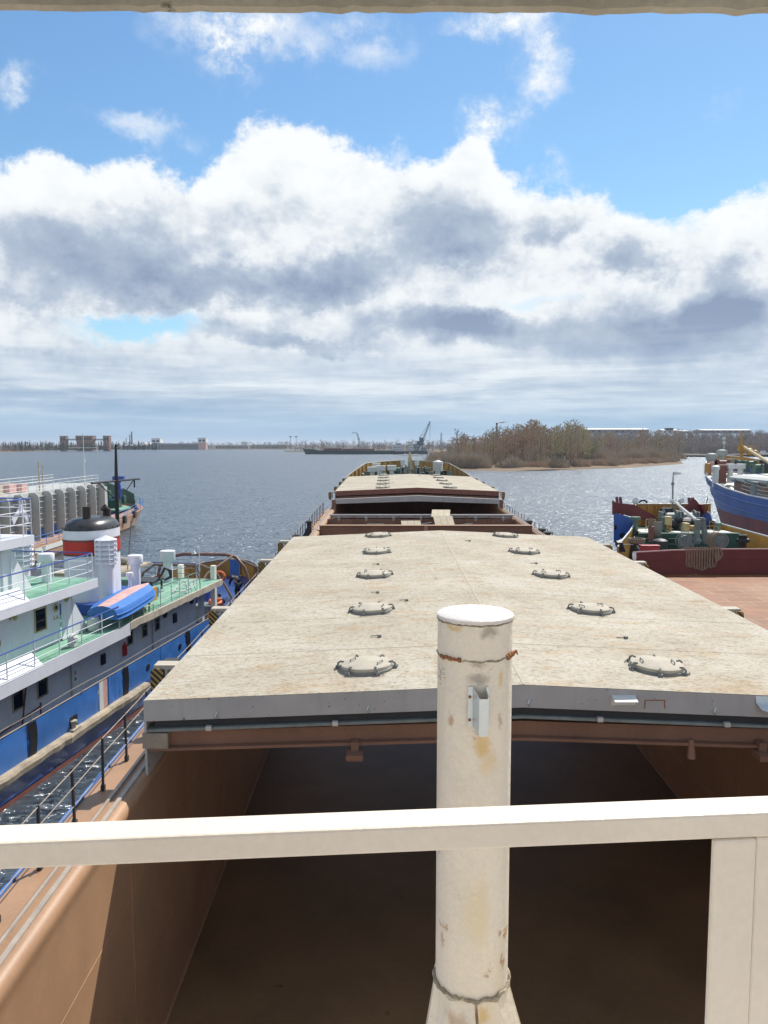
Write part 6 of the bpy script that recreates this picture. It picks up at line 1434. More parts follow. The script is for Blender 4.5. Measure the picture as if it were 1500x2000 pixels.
def wp(px, py, z=0):
    r = ray(px, py); t = (z - 11) / r.z; return (r.x * t, r.y * t)
isl = [wp(846, 905), wp(852, 917), wp(880, 919), wp(930, 919), wp(1000, 920), wp(1060, 919), wp(1120, 916), wp(1200, 914), wp(1270, 909), wp(1322, 906), wp(1335, 903), wp(1300, 899), wp(1240, 897), wp(1170, 896.5)]
isl += [(215, 610), (150, 700), (60, 690), (26, 520)]
land_sheet('island', isl, .9, MT['dry_grass'], 1.4, 3)
beach = [wp(x, y) for x, y in ((925, 919.5), (1000, 920.5), (1060, 919.5), (1130, 916.5), (1210, 914.5), (1280, 909.5), (1334, 906))]
b = MB(); rows = [[(x - 2 * math.sin(i), y - .5, -.05), (x + 1, y + 3 + 2 * math.sin(i * 2.3), .5), (x + 3, y + 8, .7)] for i, (x, y) in enumerate(beach)]; b.sheet(rows); b.build('beach', MT['dry_grass'], kind='structure', fix=False)
# sandy clearing that shows between the bushes
b = MB(); cx, cy = wp(960, 905); b.ico((cx + 2, cy + 16, .6), 9, 3, (.9, 1, .22), .05, rng); b.build('sand_bank', MT['sand'], kind='structure', smooth=True)
rb_ = [wp(1120, 893), wp(1300, 891), wp(1400, 889.5), wp(1500, 889), (700, 780), (1500, 800), (1500, 1500), (420, 1500), (215, 760)]
land_sheet('right_bank', rb_, 1.6, MT['land'], 1.5, 7, 5)
# rising ground behind the right bank
b = MB(); rows = []
for i in range(25):
    x = 120 + 55 * i; rows.append([(x, 790 + 6 * math.sin(i), 1), (x, 860, 6 + 2 * math.sin(i * 1.3)), (x, 960, 15 + 2 * math.sin(i * .7)), (x, 1200, 20), (x, 1600, 19)])
b.sheet(rows); b.build('hills', MT['land'], kind='structure', smooth=True, fix=False)
lb = [wp(-60, 884.5), wp(0, 883.5), wp(90, 880.6), wp(170, 878.8), wp(262, 877.6), (-480, 1900), (-1400, 1900), (-1400, 1000), (-700, 930)]
land_sheet('left_bank', lb, 1.5, MT['dry_grass'], 1, 5, 5)
b = MB(); b.sheet([[(x, 1660 + (25 * math.sin(x * .01)), -.1), (x, 1690, 1.6), (x, 15800, 2.0)] for x in range(-12000, 12001, 400)]); b.build('far_shore', MT['land'], kind='structure', fix=False)

# ---------------------------------------------------------------- trees
def sliver(b, p, d, l, w_, rg):
    a = Vector((rg.uniform(-1, 1), rg.uniform(-1, 1), rg.uniform(-.3, .3))); a = d.cross(a)
    if a.length < .01: a = Vector((1, 0, 0))
    a.normalize(); p = Vector(p); q = p + d * l
    b.add([p - a * w_, p + a * w_, q], [(0, 1, 2)])
def bare_tree(h, spread, seed, n_limb=16, n_sub=6, n_twig=6, tw=.055, lean=0, low=.22, up=.75):
    rg = random.Random(seed); t = MB(); c = MB()
    tops = [Vector((lean * u * u * h + rg.uniform(-.1, .1) * h * .05, rg.uniform(-.05, .05) * h * .5, u * h)) for u in (0, .25, .5, .75, .97)]
    t.tube(tops, [.022 * h, .017 * h, .012 * h, .007 * h, .002 * h], 6)
    def tp(u):
        i = min(3, int(u * 4)); k = u * 4 - i; return tops[i].lerp(tops[i + 1], k)
    for i in range(n_limb):
        u = low + (.96 - low) * (i + rg.random()) / n_limb; a = i * 2.4 + rg.uniform(-.5, .5); p = tp(u)
        L_ = spread * h * (1.05 - u * .75) * rg.uniform(.6, 1.1)
        d = Vector((math.cos(a), math.sin(a), up + rg.uniform(-.25, .4))).normalized(); q = p + d * L_; mid = p.lerp(q, .5) - Vector((0, 0, .05 * L_))
        c.tube([p, mid, q + Vector((0, 0, .12 * L_))], [.0065 * h * (1.2 - u), .004 * h * (1.2 - u), .0012 * h], 4, False)
        for j in range(n_sub):
            v = rg.uniform(.25, 1); pp_ = (p.lerp(mid, v * 2) if v < .5 else mid.lerp(q, v * 2 - 1)); d2 = (d + Vector((rg.uniform(-.9, .9), rg.uniform(-.9, .9), rg.uniform(-.1, .9)))).normalized(); l2 = L_ * rg.uniform(.25, .5)
            sliver(c, pp_, d2, l2, tw * 1.3, rg)
            for k in range(n_twig):
                p3 = pp_ + d2 * l2 * rg.uniform(.2, 1); d3 = (d2 + Vector((rg.uniform(-1, 1), rg.uniform(-1, 1), rg.uniform(-.5, .9)))).normalized(); sliver(c, p3, d3, l2 * rg.uniform(.35, .8), tw * rg.uniform(.6, 1.1), rg)
    return t, c
def bush(h, r, seed, n=420, w_=.07):
    rg = random.Random(seed); c = MB(); t = MB()
    for i in range(n):
        a = rg.uniform(0, 6.283); rr = r * math.sqrt(rg.random()) ; p = Vector((rr * math.cos(a), rr * math.sin(a), 0)); hh = h * math.sqrt(max(.08, 1 - (rr / r) ** 2)) * rg.uniform(.55, 1.05)
        z = rg.uniform(0, .55) * hh; d = Vector((p.x / r * .7 + rg.uniform(-.45, .45), p.y / r * .7 + rg.uniform(-.45, .45), 1)).normalized(); sliver(c, p + Vector((0, 0, z)), d, hh - z + .1, w_ * rg.uniform(.7, 1.4), rg)
    for i in range(7): t.tube([(0, 0, 0), (r * .5 * math.cos(i), r * .5 * math.sin(i), h * .6)], [.06, .02], 4)
    return t, c
def leafy(h, r, seed, n=700, s=.35, z0=.12):
    rg = random.Random(seed); c = MB(); t = MB(); t.tube([(0, 0, 0), (.1, 0, h * .5), (0, .1, h * .85)], [.025 * h, .015 * h, .004 * h], 6)
    cl = [(rg.uniform(-.6, .6) * r, rg.uniform(-.6, .6) * r, h * rg.uniform(z0 + .2, .86), r * rg.uniform(.3, .55)) for _ in range(11)]
    for i in range(n):
        x, y, z, q = rg.choice(cl); v = Vector((rg.gauss(0, 1), rg.gauss(0, 1), rg.gauss(0, 1))).normalized() * q * rg.random() ** .35
        sliver(c, (x + v.x, y + v.y, max(.2, z + v.z)), Vector((rg.gauss(0, 1), rg.gauss(0, 1), rg.gauss(0, 1))).normalized(), s * rg.uniform(.6, 1.5), s * .3, rg)
    return t, c
def conifer(h, r, seed, n=600):
    rg = random.Random(seed); c = MB(); t = MB(); t.tube([(0, 0, 0), (0, 0, h)], [.02 * h, .003 * h], 6)
    for i in range(n):
        u = rg.random() ** .8; z = h * (.12 + .86 * u); rr = r * (1 - u) ** .8 * rg.uniform(.2, 1) + .1; a = rg.uniform(0, 6.283)
        sliver(c, (rr * .3 * math.cos(a), rr * .3 * math.sin(a), z), Vector((math.cos(a), math.sin(a), rg.uniform(-.5, .1))).normalized(), rr, .22, rg)
    return t, c
protos = {}
def proto(key, gen, bark, crown, nm):
    t, c = gen; protos[key] = (mk(t, 'trunk', bark, True), mk(c, 'crown', crown, False), nm)
for k in range(4): proto('br%d' % k, bare_tree(13, .27 + .03 * (k % 3), 20 + k, 20, 7, 9, .065), MT['bark'], MT['twig_brown'], 'bare_tree')
for k in range(3): proto('rd%d' % k, bare_tree(11, .33, 40 + k, 22, 8, 10, .07, 0, .12), MT['bark'], MT['twig_red'], 'bare_tree')
for k in range(3): proto('ol%d' % k, bare_tree(14, .26, 60 + k, 22, 7, 10, .07), MT['bark'], MT['twig_olive'], 'bare_tree')
for k in range(2): proto('bi%d' % k, bare_tree(13, .17, 80 + k, 20, 6, 7, .055, .01, .35), MT['bark_pale'], MT['twig_brown'], 'birch_tree')
for k in range(3): proto('bu%d' % k, bush(3.6, 3.4, 100 + k, 620, .075), MT['bark'], MT['twig_red' if k < 2 else 'twig_brown'], 'bush')
for k in range(2): proto('bb%d' % k, bush(5.5, 3.6, 110 + k, 700, .08), MT['bark'], MT['twig_brown'], 'bush')
for k in range(2): proto('wl%d' % k, leafy(9, 4.2, 120 + k, 1300, .5), MT['bark'], MT['leaf_spring'], 'willow_tree')
proto('pn', conifer(5.5, 2.0, 130, 700), MT['bark'], MT['leaf_pine'], 'fir_tree')
proto('hd', leafy(3.5, 3.0, 140, 1000, .42, .0), MT['bark'], MT['leaf_pine'], 'evergreen_bush')
def plant(key, x, y, z, s, label, cat, group, sz=None):
    tm, cm, nm = protos[key]
    o = thing(nm, label, cat, (x, y, z), (0, 0, rng.uniform(0, 6.28)), group); o.scale = (s, s, sz or s)
    for nme, m_ in (('trunk', tm), ('crown', cm)):
        c = bpy.data.objects.new(nme, m_); C.objects.link(c); c.parent = o
    return o
LB = {'br': 'bare grey brown tree in the island wood', 'rd': 'bare reddish brown tree with low dense twigs in the island wood', 'ol': 'tall bare olive tinged tree in the island wood', 'bi': 'slim pale trunked birch in the island wood',
      'bu': 'low reddish leafless bush on the island shore', 'bb': 'tall grey brown leafless thicket bush on the island shore'}
GR = {'br': 'bare grey brown trees on the island', 'rd': 'bare reddish trees on the island', 'ol': 'tall olive trees on the island', 'bi': 'birches on the island', 'bu': 'low bushes along the island shore', 'bb': 'thicket bushes along the island shore'}
def top_at(px):           # tree-top profile of the island wood, photo rows
    pr = [(850, 880), (880, 862), (900, 842), (930, 852), (960, 842), (985, 835), (1020, 828), (1045, 822), (1070, 836), (1110, 826), (1130, 828), (1150, 840), (1200, 846), (1300, 850)]
    for (a, ya), (c_, yc) in zip(pr, pr[1:]):
        if a <= px <= c_: return ya + (yc - ya) * (px - a) / (c_ - a)
    return 850
def up_to(px, py, Y, H_): # scale so that a tree of height H_ standing at depth Y reaches row py
    return 1.06 * (at(px, py, Y).z - 1.0) / H_
rt_ = random.Random(77)
for i in range(70):       # scrub below the thinner right part of the wood
    px = 1130 + 195 * ((i * .618034) % 1); Y = rt_.uniform(455, 560); p = at(px, 890, Y)
    plant(rt_.choice(['bb0', 'bb1', 'bu0']), p.x, Y, .6, rt_.uniform(1.0, 2.0), LB['bb'], 'bush', GR['bb'])
for i in range(150):
    px = 856 + (1150 - 856) * ((i * .618034) % 1); dp = rt_.random(); Y = 352 + 175 * dp
    p = at(px, 890, Y); key = rt_.choice(['br0', 'br1', 'br2', 'br3', 'rd0', 'rd1', 'rd2', 'ol0', 'ol1', 'bi0']); 
    if 975 < px < 1050 and dp < .5: key = rt_.choice(['rd0', 'rd1', 'rd2'])
    if 1080 < px < 1150: key = rt_.choice(['ol0', 'ol1', 'ol2', 'br1'])
    H_ = 13 if key[:2] in ('br', 'bi') else 11 if key[:2] == 'rd' else 14
    s = up_to(px, top_at(px) + rt_.uniform(0, 13) + (0 if dp > .3 else 12), Y, H_)
    plant(key, p.x, Y, .8, max(.35, s), LB[key[:2]], 'tree', GR[key[:2]])
for i in range(46):       # right part of the wood, lower and further off
    px = 1140 + 190 * ((i * .618034) % 1); Y = rt_.uniform(480, 600); p = at(px, 890, Y); key = rt_.choice(['br0', 'br2', 'rd0', 'rd1', 'ol2', 'br3']); H_ = 13 if key[:2] == 'br' else 11 if key[:2] == 'rd' else 14
    plant(key, p.x, Y, .8, max(.3, up_to(px, rt_.uniform(840, 864), Y, H_)), LB[key[:2]], 'tree', GR[key[:2]])
for px, py, Y in ((893, 840, 470), (905, 846, 480), (1108, 824, 440), (1060, 832, 500), (1124, 822, 430), (1098, 834, 420), (953, 841, 420), (963, 836, 440), (975, 833, 430), (987, 835, 410), (1000, 836, 420), (1012, 830, 440), (1030, 825, 430), (1042, 822, 440), (1052, 827, 450)):
    p = at(px, 890, Y); plant('br1', p.x, Y, .8, up_to(px, py, Y, 13), LB['br'], 'tree', GR['br'])
for px in (1026, 1028.5, 1033, 1037):
    p = at(px, 890, 350); plant('bi1', p.x, 350, .9, up_to(px, 868, 350, 13), LB['bi'], 'tree', GR['bi'])
for i in range(40):
    px = 850 + 95 * ((i * .618034) % 1); Y = rt_.uniform(338, 372); p = at(px, 890, Y); plant(rt_.choice(['bb0', 'bb1']), p.x, Y, .4, rt_.uniform(.9, 1.6), LB['bb'], 'bush', GR['bb'])
for i in range(120):
    px = 975 + 345 * ((i * .618034) % 1)
    g = wp(px, 919 - 14 * max(0, (px - 1060) / 275) ** 1.2 - 1.5); k = rt_.uniform(1.008, 1.09); p = (g[0] * k, g[1] * k)
    plant(rt_.choice(['bu0', 'bu1', 'bu2']), p[0], p[1], .5, rt_.uniform(.55, 1.25), LB['bu'], 'bush', GR['bu'])
for px, k, s in ((1003, 1.02, 1.3), (1086, 1.015, 1.3), (1124, 1.02, 1.0), (1192, 1.015, 1.1), (980, 1.1, 1.5), (1050, 1.08, 1.6)):
    g = wp(px, 918 - 14 * max(0, (px - 1060) / 275) ** 1.2); plant('bb0', g[0] * k, g[1] * k, .4, s, LB['bb'], 'bush', GR['bb'])
p = at(1088, 900, 345); plant('hd', p.x, 345, .8, 1.5, 'dark evergreen bush at the island waterline among brown bushes', 'bush', None)
p = at(1005, 885, 372); plant('pn', p.x, 372, .8, 1.3, 'small dark fir standing before the red brown island trees', 'tree', None)
p = at(1121, 885, 350); plant('rd1', p.x, 350, .9, up_to(1128, 868, 350, 11), 'rounded bare tree standing alone on the island shore', 'tree', None, up_to(1128, 868, 350, 11))
p = at(1155, 885, 470); plant('wl0', p.x, 470, .8, 1.25, 'left pale green budding willow at the back of the island', 'tree', None)
p = at(1282, 880, 690); plant('wl1', p.x, 690, 1, 1.75, 'right pale green budding willow on the far bank behind the sand spit', 'tree', None)
p = at(1263, 884, 680); plant('wl0', p.x, 680, 1, .9, 'small pale green willow beside the larger willow on the far bank', 'tree', None)

# woods too far off to count
def far_wood(name, fn, n, seed, mt, hmin, hmax, spread=.25, tw=.35, k=26, pine=False):
    rg = random.Random(seed); c = MB()
    for i in range(n):
        x, y, z = fn(rg); h = rg.uniform(hmin, hmax)
        sliver(c, (x, y, z), Vector((0, 0, 1)), h, tw * .8, rg)
        for j in range(k):
            if pine:
                u = rg.random(); a = rg.uniform(0, 6.28); r = h * spread * (1 - u) + .3; sliver(c, (x, y, z + h * (.1 + .88 * u)), Vector((math.cos(a), math.sin(a), rg.uniform(-.6, .2))).normalized(), r, tw * 2.2, rg)
            else:
                u = rg.uniform(.05, .95); d = Vector((rg.uniform(-1, 1), rg.uniform(-1, 1), rg.uniform(.3, 1.6))).normalized(); sliver(c, (x + rg.uniform(-.5, .5) * h * spread, y + rg.uniform(-.5, .5) * h * spread, z + h * u * .8), d, h * rg.uniform(.12, .3), tw, rg)
    o = c.build(name, mt, kind='stuff', fix=False); o['label'] = 'distant wood on the far bank'; return o
def rbz(y): return 1.5 + (0 if y < 790 else 5 * (y - 790) / 70 if y < 860 else 6 + 9 * (y - 860) / 100 if y < 960 else 15)
def f1(rg): Y = rg.uniform(775, 960) if rg.random() < .75 else rg.uniform(745, 790); x = rg.uniform(180, 560) * Y / 830 ; return x, Y, rbz(Y) - .5
far_wood('right_bank_wood', f1, 1900, 5, MT['far_twig'], 9, 17, .4, .27, 40)
def f2(rg): Y = rg.uniform(950, 1010); return rg.uniform(230, 620), Y, 14
far_wood('hill_wood', f2, 330, 15, MT['far_twig'], 8, 19, .35, .2, 36)
def f3(rg): x = rg.uniform(-1300, 500); return x, rg.uniform(1700, 1800), 1.5
far_wood('far_shore_wood', f3, 900, 6, MT['far_twig'], 7, 20, .4, .5, 22)
def f3b(rg): x = rg.uniform(-140, 330); return x, rg.uniform(1100, 1250), 1.5
far_wood('port_wood', f3b, 170, 16, MT['far_twig'], 12, 21, .35, .3, 26)
def f4(rg): t = rg.random(); x = -330 - 330 * t; y = 1290 - 330 * t + rg.uniform(15, 90); return x - 60 - 20 * rg.random(), y, 1.5
far_wood('left_bank_pines', f4, 230, 8, MT['far_pine'], 9, 17, .3, .45, 30, True)
def f5(rg): t = rg.random(); g = wp(265 * t - 20, 883.8 - 6 * t); k = rg.uniform(1.01, 1.05); return g[0] * k, g[1] * k, 1
far_wood('left_bank_scrub', f5, 520, 9, MT['far_twig'], 4, 8, .5, .3, 16)
far = land_sheet('port_shore', [(-150, 1090), (40, 930), (400, 1010), (420, 1400), (-200, 1400)], 1.5, MT['land'], .5, 2, 3)

# ---------------------------------------------------------------- buildings and cranes on the skyline
def tower_block(name, label, px0, px1, ptop, pbase, Y, mt, cap, capfrac=.2, group=None, wins=(2, 3), d=None, cat='tower'):
    a, q = at(px0, ptop, Y), at(px1, ptop, Y); w_ = q.x - a.x; z1 = a.z; d = d or w_; t = thing(name, label, cat, ((a.x + q.x) / 2, Y, 0), (0, 0, 0), group)
    zc = z1 * (1 - capfrac)
    b = MB(); b.b2(-w_ / 2 * .92, w_ / 2 * .92, -d / 2 * .92, d / 2 * .92, 0, zc); b.build('wall', mt, t)
    b = MB(); b.b2(-w_ / 2, w_ / 2, -d / 2, d / 2, zc + .02, z1 - .7); b.b2(-w_ / 2 - .4, w_ / 2 + .4, -d / 2 - .4, d / 2 + .4, z1 - .68, z1); b.build('top_storey', cap, t)
    nx, nz = wins
    for i in range(nx):
        b = MB(); x = (-.5 + (i + .5) / nx) * w_ * .9; b.b2(x - w_ * .16 / nx * 2, x + w_ * .16 / nx * 2, -d / 2 - .06, -d / 2, zc + (z1 - zc) * .22, zc + (z1 - zc) * .62); b.build('window', MT['far_dark'], t)
    return t
g_ = 'brick gate towers on the left bank'
tower_block('gate_tower', 'small red brick tower left of the long gate house on the left bank', 119, 131, 851.5, 874, 1290, MT['brick_red'], MT['brick_red'], .4, g_)
tower_block('gate_tower', 'small red brick tower right of the long gate house on the left bank', 203, 215, 851, 874, 1290, MT['brick_red'], MT['brick_red'], .4, g_)
tower_block('gate_house', 'wide red brick gate house between two small towers on the left bank', 151, 184, 851, 874, 1290, MT['brick_red'], MT['brick_red'], .35, None, (6, 1), 16, 'gate house')
for px0, px1, lb_ in ((131, 151, 'left'), (184, 203, 'right')):
    a, q = at(px0, 858, 1290), at(px1, 858, 1290); b = MB(); b.b2(a.x, q.x, 1286, 1294, a.z - 1.6, a.z); b.bar((a.x, 1290, a.z + 1), (q.x, 1290, a.z + 1), .4); tag(b.build('foot_bridge', MT['far_dark']), 'high foot bridge at the %s of the brick gate house' % lb_, 'footbridge')
tower_block('lock_tower', 'left of two grey lock towers with white tops across the river', 298, 315, 856, 876, 1640, MT['far_grey'], MT['far_white'], .42)
tower_block('lock_tower', 'right of two grey lock towers with white tops across the river', 388, 404, 855, 876, 1640, MT['pinkish'], MT['far_white'], .42)
a, q = at(315, 866, 1640), at(388, 866, 1640); b = MB(); b.b2(a.x, q.x, 1636, 1646, a.z - 3, a.z)
for i in range(14): b.bar((a.x + (q.x - a.x) * i / 13, 1641, 0), (a.x + (q.x - a.x) * i / 13, 1641, a.z - 3), 1.2)
b.b2(a.x, q.x, 1644, 1645, 0, a.z - 3.1); tag(b.build('lock_bridge', MT['far_grey']), 'long grey lock bridge between the two white topped towers', 'bridge')
def block(name, label, px0, px1, ptop, Y, mt, roof, cat='building', group=None, d=14, pb=None):
    a, q = at(px0, ptop, Y), at(px1, ptop, Y); zb = 0 if pb is None else at(px0, pb, Y).z; t = thing(name, label, cat, ((a.x + q.x) / 2, Y, zb), (0, 0, 0), group); w_ = q.x - a.x; h_ = a.z - zb
    b = MB(); b.b2(-w_ / 2, w_ / 2, 0, d, 0, h_ * .72); b.build('wall', mt, t)
    b = MB(); b.prism([(-.8, h_ * .72 + .02), (d / 2, h_), (d + .8, h_ * .72 + .02)], -w_ / 2 - .6, w_ / 2 + .6, 'x'); b.build('roof', roof, t)
    n = max(3, int(w_ / 7)); wn = MB()
    for i in range(n): wn.b2(-w_ / 2 + (i + .3) * w_ / n, -w_ / 2 + (i + .7) * w_ / n, -.12, -.02, h_ * .25, h_ * .5)
    wn.build('window', MT['far_dark'], t, each=1); return t
block('shed', 'low pale shed on the far shore left of the lock bridge', 281, 298, 864, 1650, MT['far_grey'], MT['far_white'])
block('long_building', 'long low grey town building on the far shore right of the lock', 420, 485, 867, 1750, MT['far_grey'], MT['far_grey'])
block('long_building', 'grey town building on the far shore left of the green barge convoy', 500, 560, 868.5, 1760, MT['far_grey'], MT['far_dark'])
block('long_building', 'low dark building on the far shore left of the lock towers', 240, 285, 868, 1650, MT['far_dark'], MT['far_grey'])
def pole(name, label, px, ptop, Y, r, mt, cat, group=None):
    p = at(px, ptop, Y); b = MB(); b.tube([(0, 0, 0), (0, 0, p.z)], [r, r * .7], 10); b.lathe([(r * .95, p.z - 1.5), (r * .95, p.z)], (0, 0, 0), 10); o = b.build(name, mt, None); o.location = (p.x, Y, 0); return tag(o, label, cat, group)
pole('chimney', 'tall thin factory chimney on the left skyline', 257, 843, 1900, 2.0, MT['far_dark'], 'chimney')
pole('chimney', 'shorter factory chimney just left of the tallest one on the left skyline', 253.5, 849, 1900, 1.6, MT['far_dark'], 'chimney')
pole('chimney', 'slender stack left of the pair of chimneys on the left skyline', 246.5, 855, 1900, 1.0, MT['far_dark'], 'chimney')
pole('chimney', 'dark chimney with white smoke rising above the island trees', 970.5, 826, 900, 1.3, MT['far_dark'], 'chimney')
pole('chimney', 'plain thin dark stack above the island trees right of the smoking chimney', 1012, 834, 900, .8, MT['far_dark'], 'chimney')
for px in (567, 578.5):
    p = at(px, 852, 1750); b = MB(); b.tube([(0, 0, 0), (0, 0, p.z)], [.7, .4], 6); b.b2(-3, 3, -.5, .5, p.z - 2, p.z); o = b.build('light_mast', MT['far_dark']); o.location = (p.x, 1750, 0); tag(o, '%s light mast of a pair on the far shore left of the convoy' % ('left' if px < 570 else 'right'), 'light mast', 'light masts on the far shore')
# smoke
b = MB(); rg = random.Random(12)
for i in range(26):
    u = i / 25; p = at(971 + 23 * u, 826.5 - 3.2 * u ** .5, 900); b.ico((p.x, 900 + rg.uniform(-2, 2), p.z + rg.uniform(-.6, .6)), .25 + rg.uniform(.3, .9) * math.sin(min(1, u * 1.2) * math.pi) , 2, (1.5, 1, .75), .18, rg)
b.build('smoke', MT['smoke'], kind='stuff', smooth=True)
# white roofed works on the right skyline
block('warehouse', 'long white roofed warehouse above the trees right of the island', 1142, 1268, 836, 985, MT['far_grey'], MT['far_white'], 'warehouse', None, 30, 846)
block('warehouse', 'short white works building with dark lantern on the right skyline', 1294, 1324, 838, 985, MT['far_white'], MT['far_white'], 'warehouse', None, 20, 847)
a = at(1302, 836, 985); b = MB(); b.b2(a.x, a.x + 8, 983, 993, a.z - 2.5, a.z); tag(b.build('roof_lantern', MT['far_dark']), 'dark roof lantern box on top of the short white works building', 'roof lantern')
block('warehouse', 'low white shed right of the short works building on the right skyline', 1326, 1346, 840, 990, MT['far_white'], MT['far_white'], 'warehouse', None, 20, 847)
block('warehouse', 'long white roofed warehouse at the far right above the blue ship', 1372, 1468, 838, 985, MT['far_grey'], MT['far_white'], 'warehouse', None, 30, 846)
block('garage', 'low white roofed shed among the bare island trees', 1021, 1062, 866, 560, MT['far_dark'], MT['far_white'], 'shed', None, 10, 876)
# boat moored at far right
t = thing('river_boat', 'small red and white boat moored on the far right bank', 'boat', (*wp(1488, 891), 0), (0, 0, rad(90)))
b = MB(); b.solid([[(-1.6 * k, y, 1.3), (1.6 * k, y, 1.3), (1.2 * k, y, -.3), (-1.2 * k, y, -.3)] for y, k in ((-9, .8), (-4, 1), (4, 1), (9, .2))]); b.build('hull', MT['hull_red'], t); b = MB(); b.b2(-1.2, 1.2, -5, 3, 1.31, 3.4); b.b2(-1, 1, -3, 1, 3.42, 5); b.build('cabin', MT['far_white'], t)
# long dark barge convoy with pusher in mid river
Yc = 872; a, q = at(592, 886, Yc), at(770, 886, Yc); L_ = q.x - a.x
cv = thing('barge_convoy', 'long dark green barge with rusty red deck across the river', 'barge', (a.x, Yc, 0))
b = MB(); b.solid([[(x, -6 * k, h_), (x, 6 * k, h_), (x + dx, 5 * k, -.5), (x + dx, -5 * k, -.5)] for x, k, h_, dx in ((0, .3, 6.4, 3), (4, .9, 6.0, 1), (13, 1, 5.6, 0), (19, 1, 4.3, 0), (L_ * .7, 1, 4.0, 0), (L_, 1, 4.2, 0))]); b.build('hull', MT['ship_dkgreen'], cv)
b = MB(); b.b2(24, L_ * .43, -5, 5, 4.3, 6.4); b.b2(L_ * .44, L_ * .78, -5, 5, 4.2, 6.0)
for i in range(16): b.b2(25 + i * 4.2, 25.4 + i * 4.2, -5.2, -5, 4.3, 6.6)
b.build('hold_coaming', MT['far_rust'], cv)
b = MB(); b.b2(28, 45, -3, 3, 6.42, 7.2); b.b2(55, 62, -3, 3, 6.0, 7.0); b.build('deck_cargo', MT['far_grey'], cv)
def white_ship(label, px0, px1, Y, tiers, mt=MT['far_white'], ptop=862):
    a, q = at(px0, 884, Y), at(px1, 884, Y); w_ = q.x - a.x; t = thing('moored_ship', label, 'ship', ((a.x + q.x) / 2, Y, 0), (0, 0, 0), 'ships moored behind the bow')
    b = MB(); b.solid([[(x * w_ / 2, -3.5 * k, 3.4), (x * w_ / 2, 3.5 * k, 3.4), (x * w_ / 2 * .95, 3 * k, -.4), (x * w_ / 2 * .95, -3 * k, -.4)] for x, k in ((-1, .5), (-.8, 1), (.8, 1), (1, .4))]); b.build('hull', MT['far_dark'], t)
    z = 3.42; hh = (at(px0, ptop, Y).z - 3.4) / (tiers + .6)
    for k in range(tiers):
        b = MB(); u = .34 - .08 * k; b.b2(-w_ * u, w_ * u, -3 + .3 * k, 3 - .3 * k, z, z + hh - .25); dk_ = b.build('deckhouse', mt, t)
        b = MB(); b.b2(-w_ * u - .5, w_ * u + .5, -3.3 + .3 * k, 3.3 - .3 * k, z + hh - .24, z + hh - .01); b.build('deck', MT['far_grey'], t)
        b = MB(); n = 5
        for i in range(n): x = (-1 + 2 * (i + .5) / n) * w_ * u; b.b2(x - w_ * u * .12, x + w_ * u * .12, -3.06 + .3 * k, -3.0 + .3 * k, z + hh * .3, z + hh * .62)
        b.build('window', MT['far_dark'], dk_, each=1); z += hh
    b = MB(); b.tube([(0, 0, z), (0, 0, z + hh * 1.5)], [.2, .1], 6); b.bar((-2, 0, z + hh), (2, 0, z + hh), .2); b.build('mast', MT['far_white'], t); return t
white_ship('white decked pusher tug at the stern of the dark green barge', 764, 792, 873, 3)
white_ship('white ship just left of the green crane behind the yellow bow', 792, 812, 900, 4, MT['far_white'], 861)
white_ship('pale ship with taller bridge touching the foot of the green crane', 800, 822, 930, 3, MT['far_grey'], 864)
white_ship('low dark ship right of the green crane beside the sand heap', 818, 836, 880, 2, MT['far_grey'], 872)
def lattice(b, p, q, w0, w1, n, r):
    p, q = Vector(p), Vector(q); d = (q - p).normalized(); a = d.cross(Vector((0, 1, 0))).normalized(); c_ = Vector((0, 1, 0)); prev = None
    for i in range(n + 1):
        u = i / n; w_ = w0 + (w1 - w0) * u; o = p.lerp(q, u); cur = [o + a * w_ * i1 / 2 + c_ * w_ * j1 / 2 for i1, j1 in ((-1, -1), (1, -1), (1, 1), (-1, 1))]
        if prev:
            for k in range(4): b.bar(prev[k], cur[k], r); b.bar(prev[k], cur[(k + 1) % 4], r * .7)
        prev = cur
Yk = 905; p0, p1, p2 = at(822, 880, Yk), at(826, 862, Yk), at(840, 823, Yk)
t = thing('portal_crane', 'green portal crane with raised lattice jib behind the yellow bow', 'crane', (p0.x, Yk, 0))
b = MB()
for x in (-4, 4):
    for y in (-4, 4): b.bar((x, y, 0), (x * .5, y * .5, 9), .9)
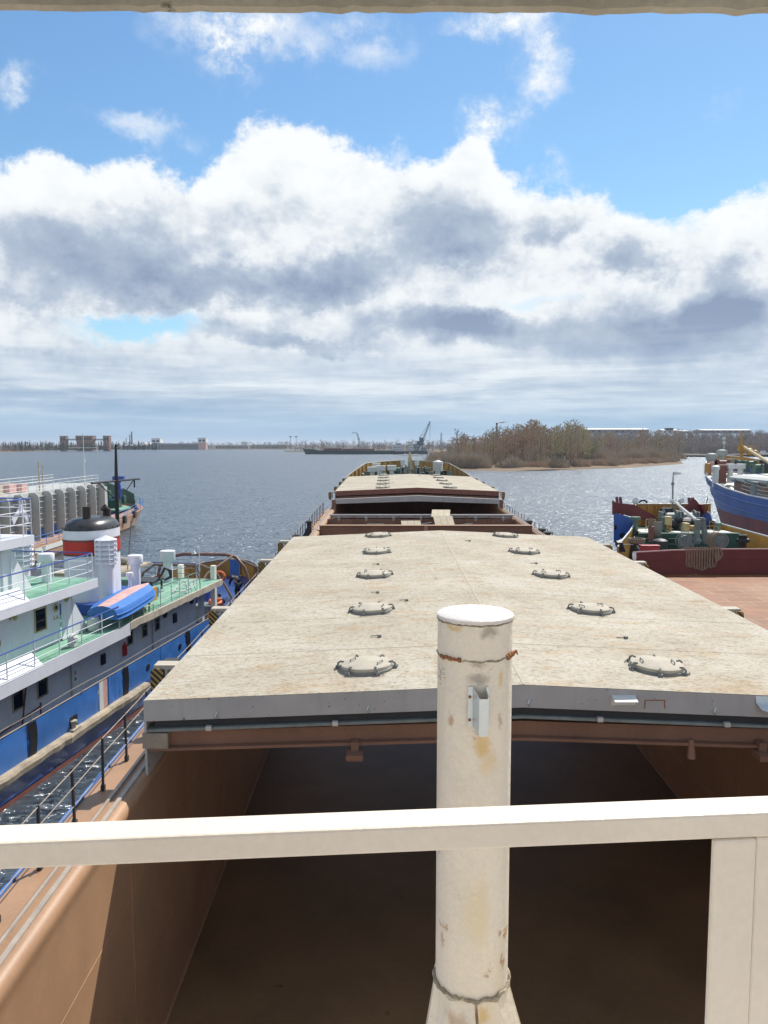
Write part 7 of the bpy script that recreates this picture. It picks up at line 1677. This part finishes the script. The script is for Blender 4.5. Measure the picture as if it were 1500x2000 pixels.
b.b2(-3, 3, -3, 3, 9, 10); b.build('portal', MT['crane_green'], t)
b = MB(); b.b2(-5, 3, -2.5, 2.5, 10.02, 15); b.b2(-2, 3, -2, 2, 15, 19); b.build('machine_house', MT['crane_green'], t)
b = MB(); r_ = Vector((p0.x, Yk, 0)); lattice(b, (1, 0, 12), p2 - r_, 2.4, .8, 10, .45); b.bar((-2, 0, 19), p2 - r_, .3); b.bar((-2, 0, 19), (4.5, 0, 24), .4); b.build('jib', MT['crane_green'], t)
b = MB(); b.tube([p2 - r_, (p2 - r_) - Vector((0, 0, 22))], .15, 4); b.build('hoist_cable', MT['far_dark'], t)
Yk = 1150; p0, p2 = at(704, 878, Yk), at(688, 844, Yk)
t = thing('harbour_crane', 'pale distant crane with bent jib above the dark green barge', 'crane', (p0.x, Yk, 0))
b = MB(); r_ = Vector((p0.x, Yk, 0)); lattice(b, (0, 0, 0), (-3, 0, 20), 3.4, 2, 5, .5); b.build('tower', MT['mach_grey'], t)
b = MB(); k_ = at(697, 846, Yk) - r_; lattice(b, (-2, 0, 18), k_, 2, 1.2, 5, .5); b.bar(k_, p2 - r_, .8); b.bar(p2 - r_, (p2 - r_) - Vector((0, 0, 4)), .4); b.build('jib', MT['mach_grey'], t)
p2 = at(859, 845, 700); t = MB(); lattice(t, (0, 0, 0), (1.5, 0, p2.z), 2.0, .7, 10, .22); o = t.build('lattice_mast', MT['mach_grey']); o.location = (p2.x, 700, 0); tag(o, 'grey lattice mast standing over the sand heap left of the island', 'mast')
# heaps by the port
b = MB(); p = at(858, 884, 620); b.ico((p.x + 3, 640, .5), 10, 3, (1.1, 1, .6), .07, rng); tag(b.build('log_pile', MT['sand'], None), 'brown heap of logs and sand left of the island wood', 'heap')
b = MB(); p = at(870, 884, 610); b.lathe([(9, 0), (7.5, 1.5), (3, 4.5), (.4, 6.5)], (p.x + 2, 600, 0), 18); tag(b.build('gravel_heap', MT['far_grey'], None), 'grey conical gravel heap at the left end of the island wood', 'heap')
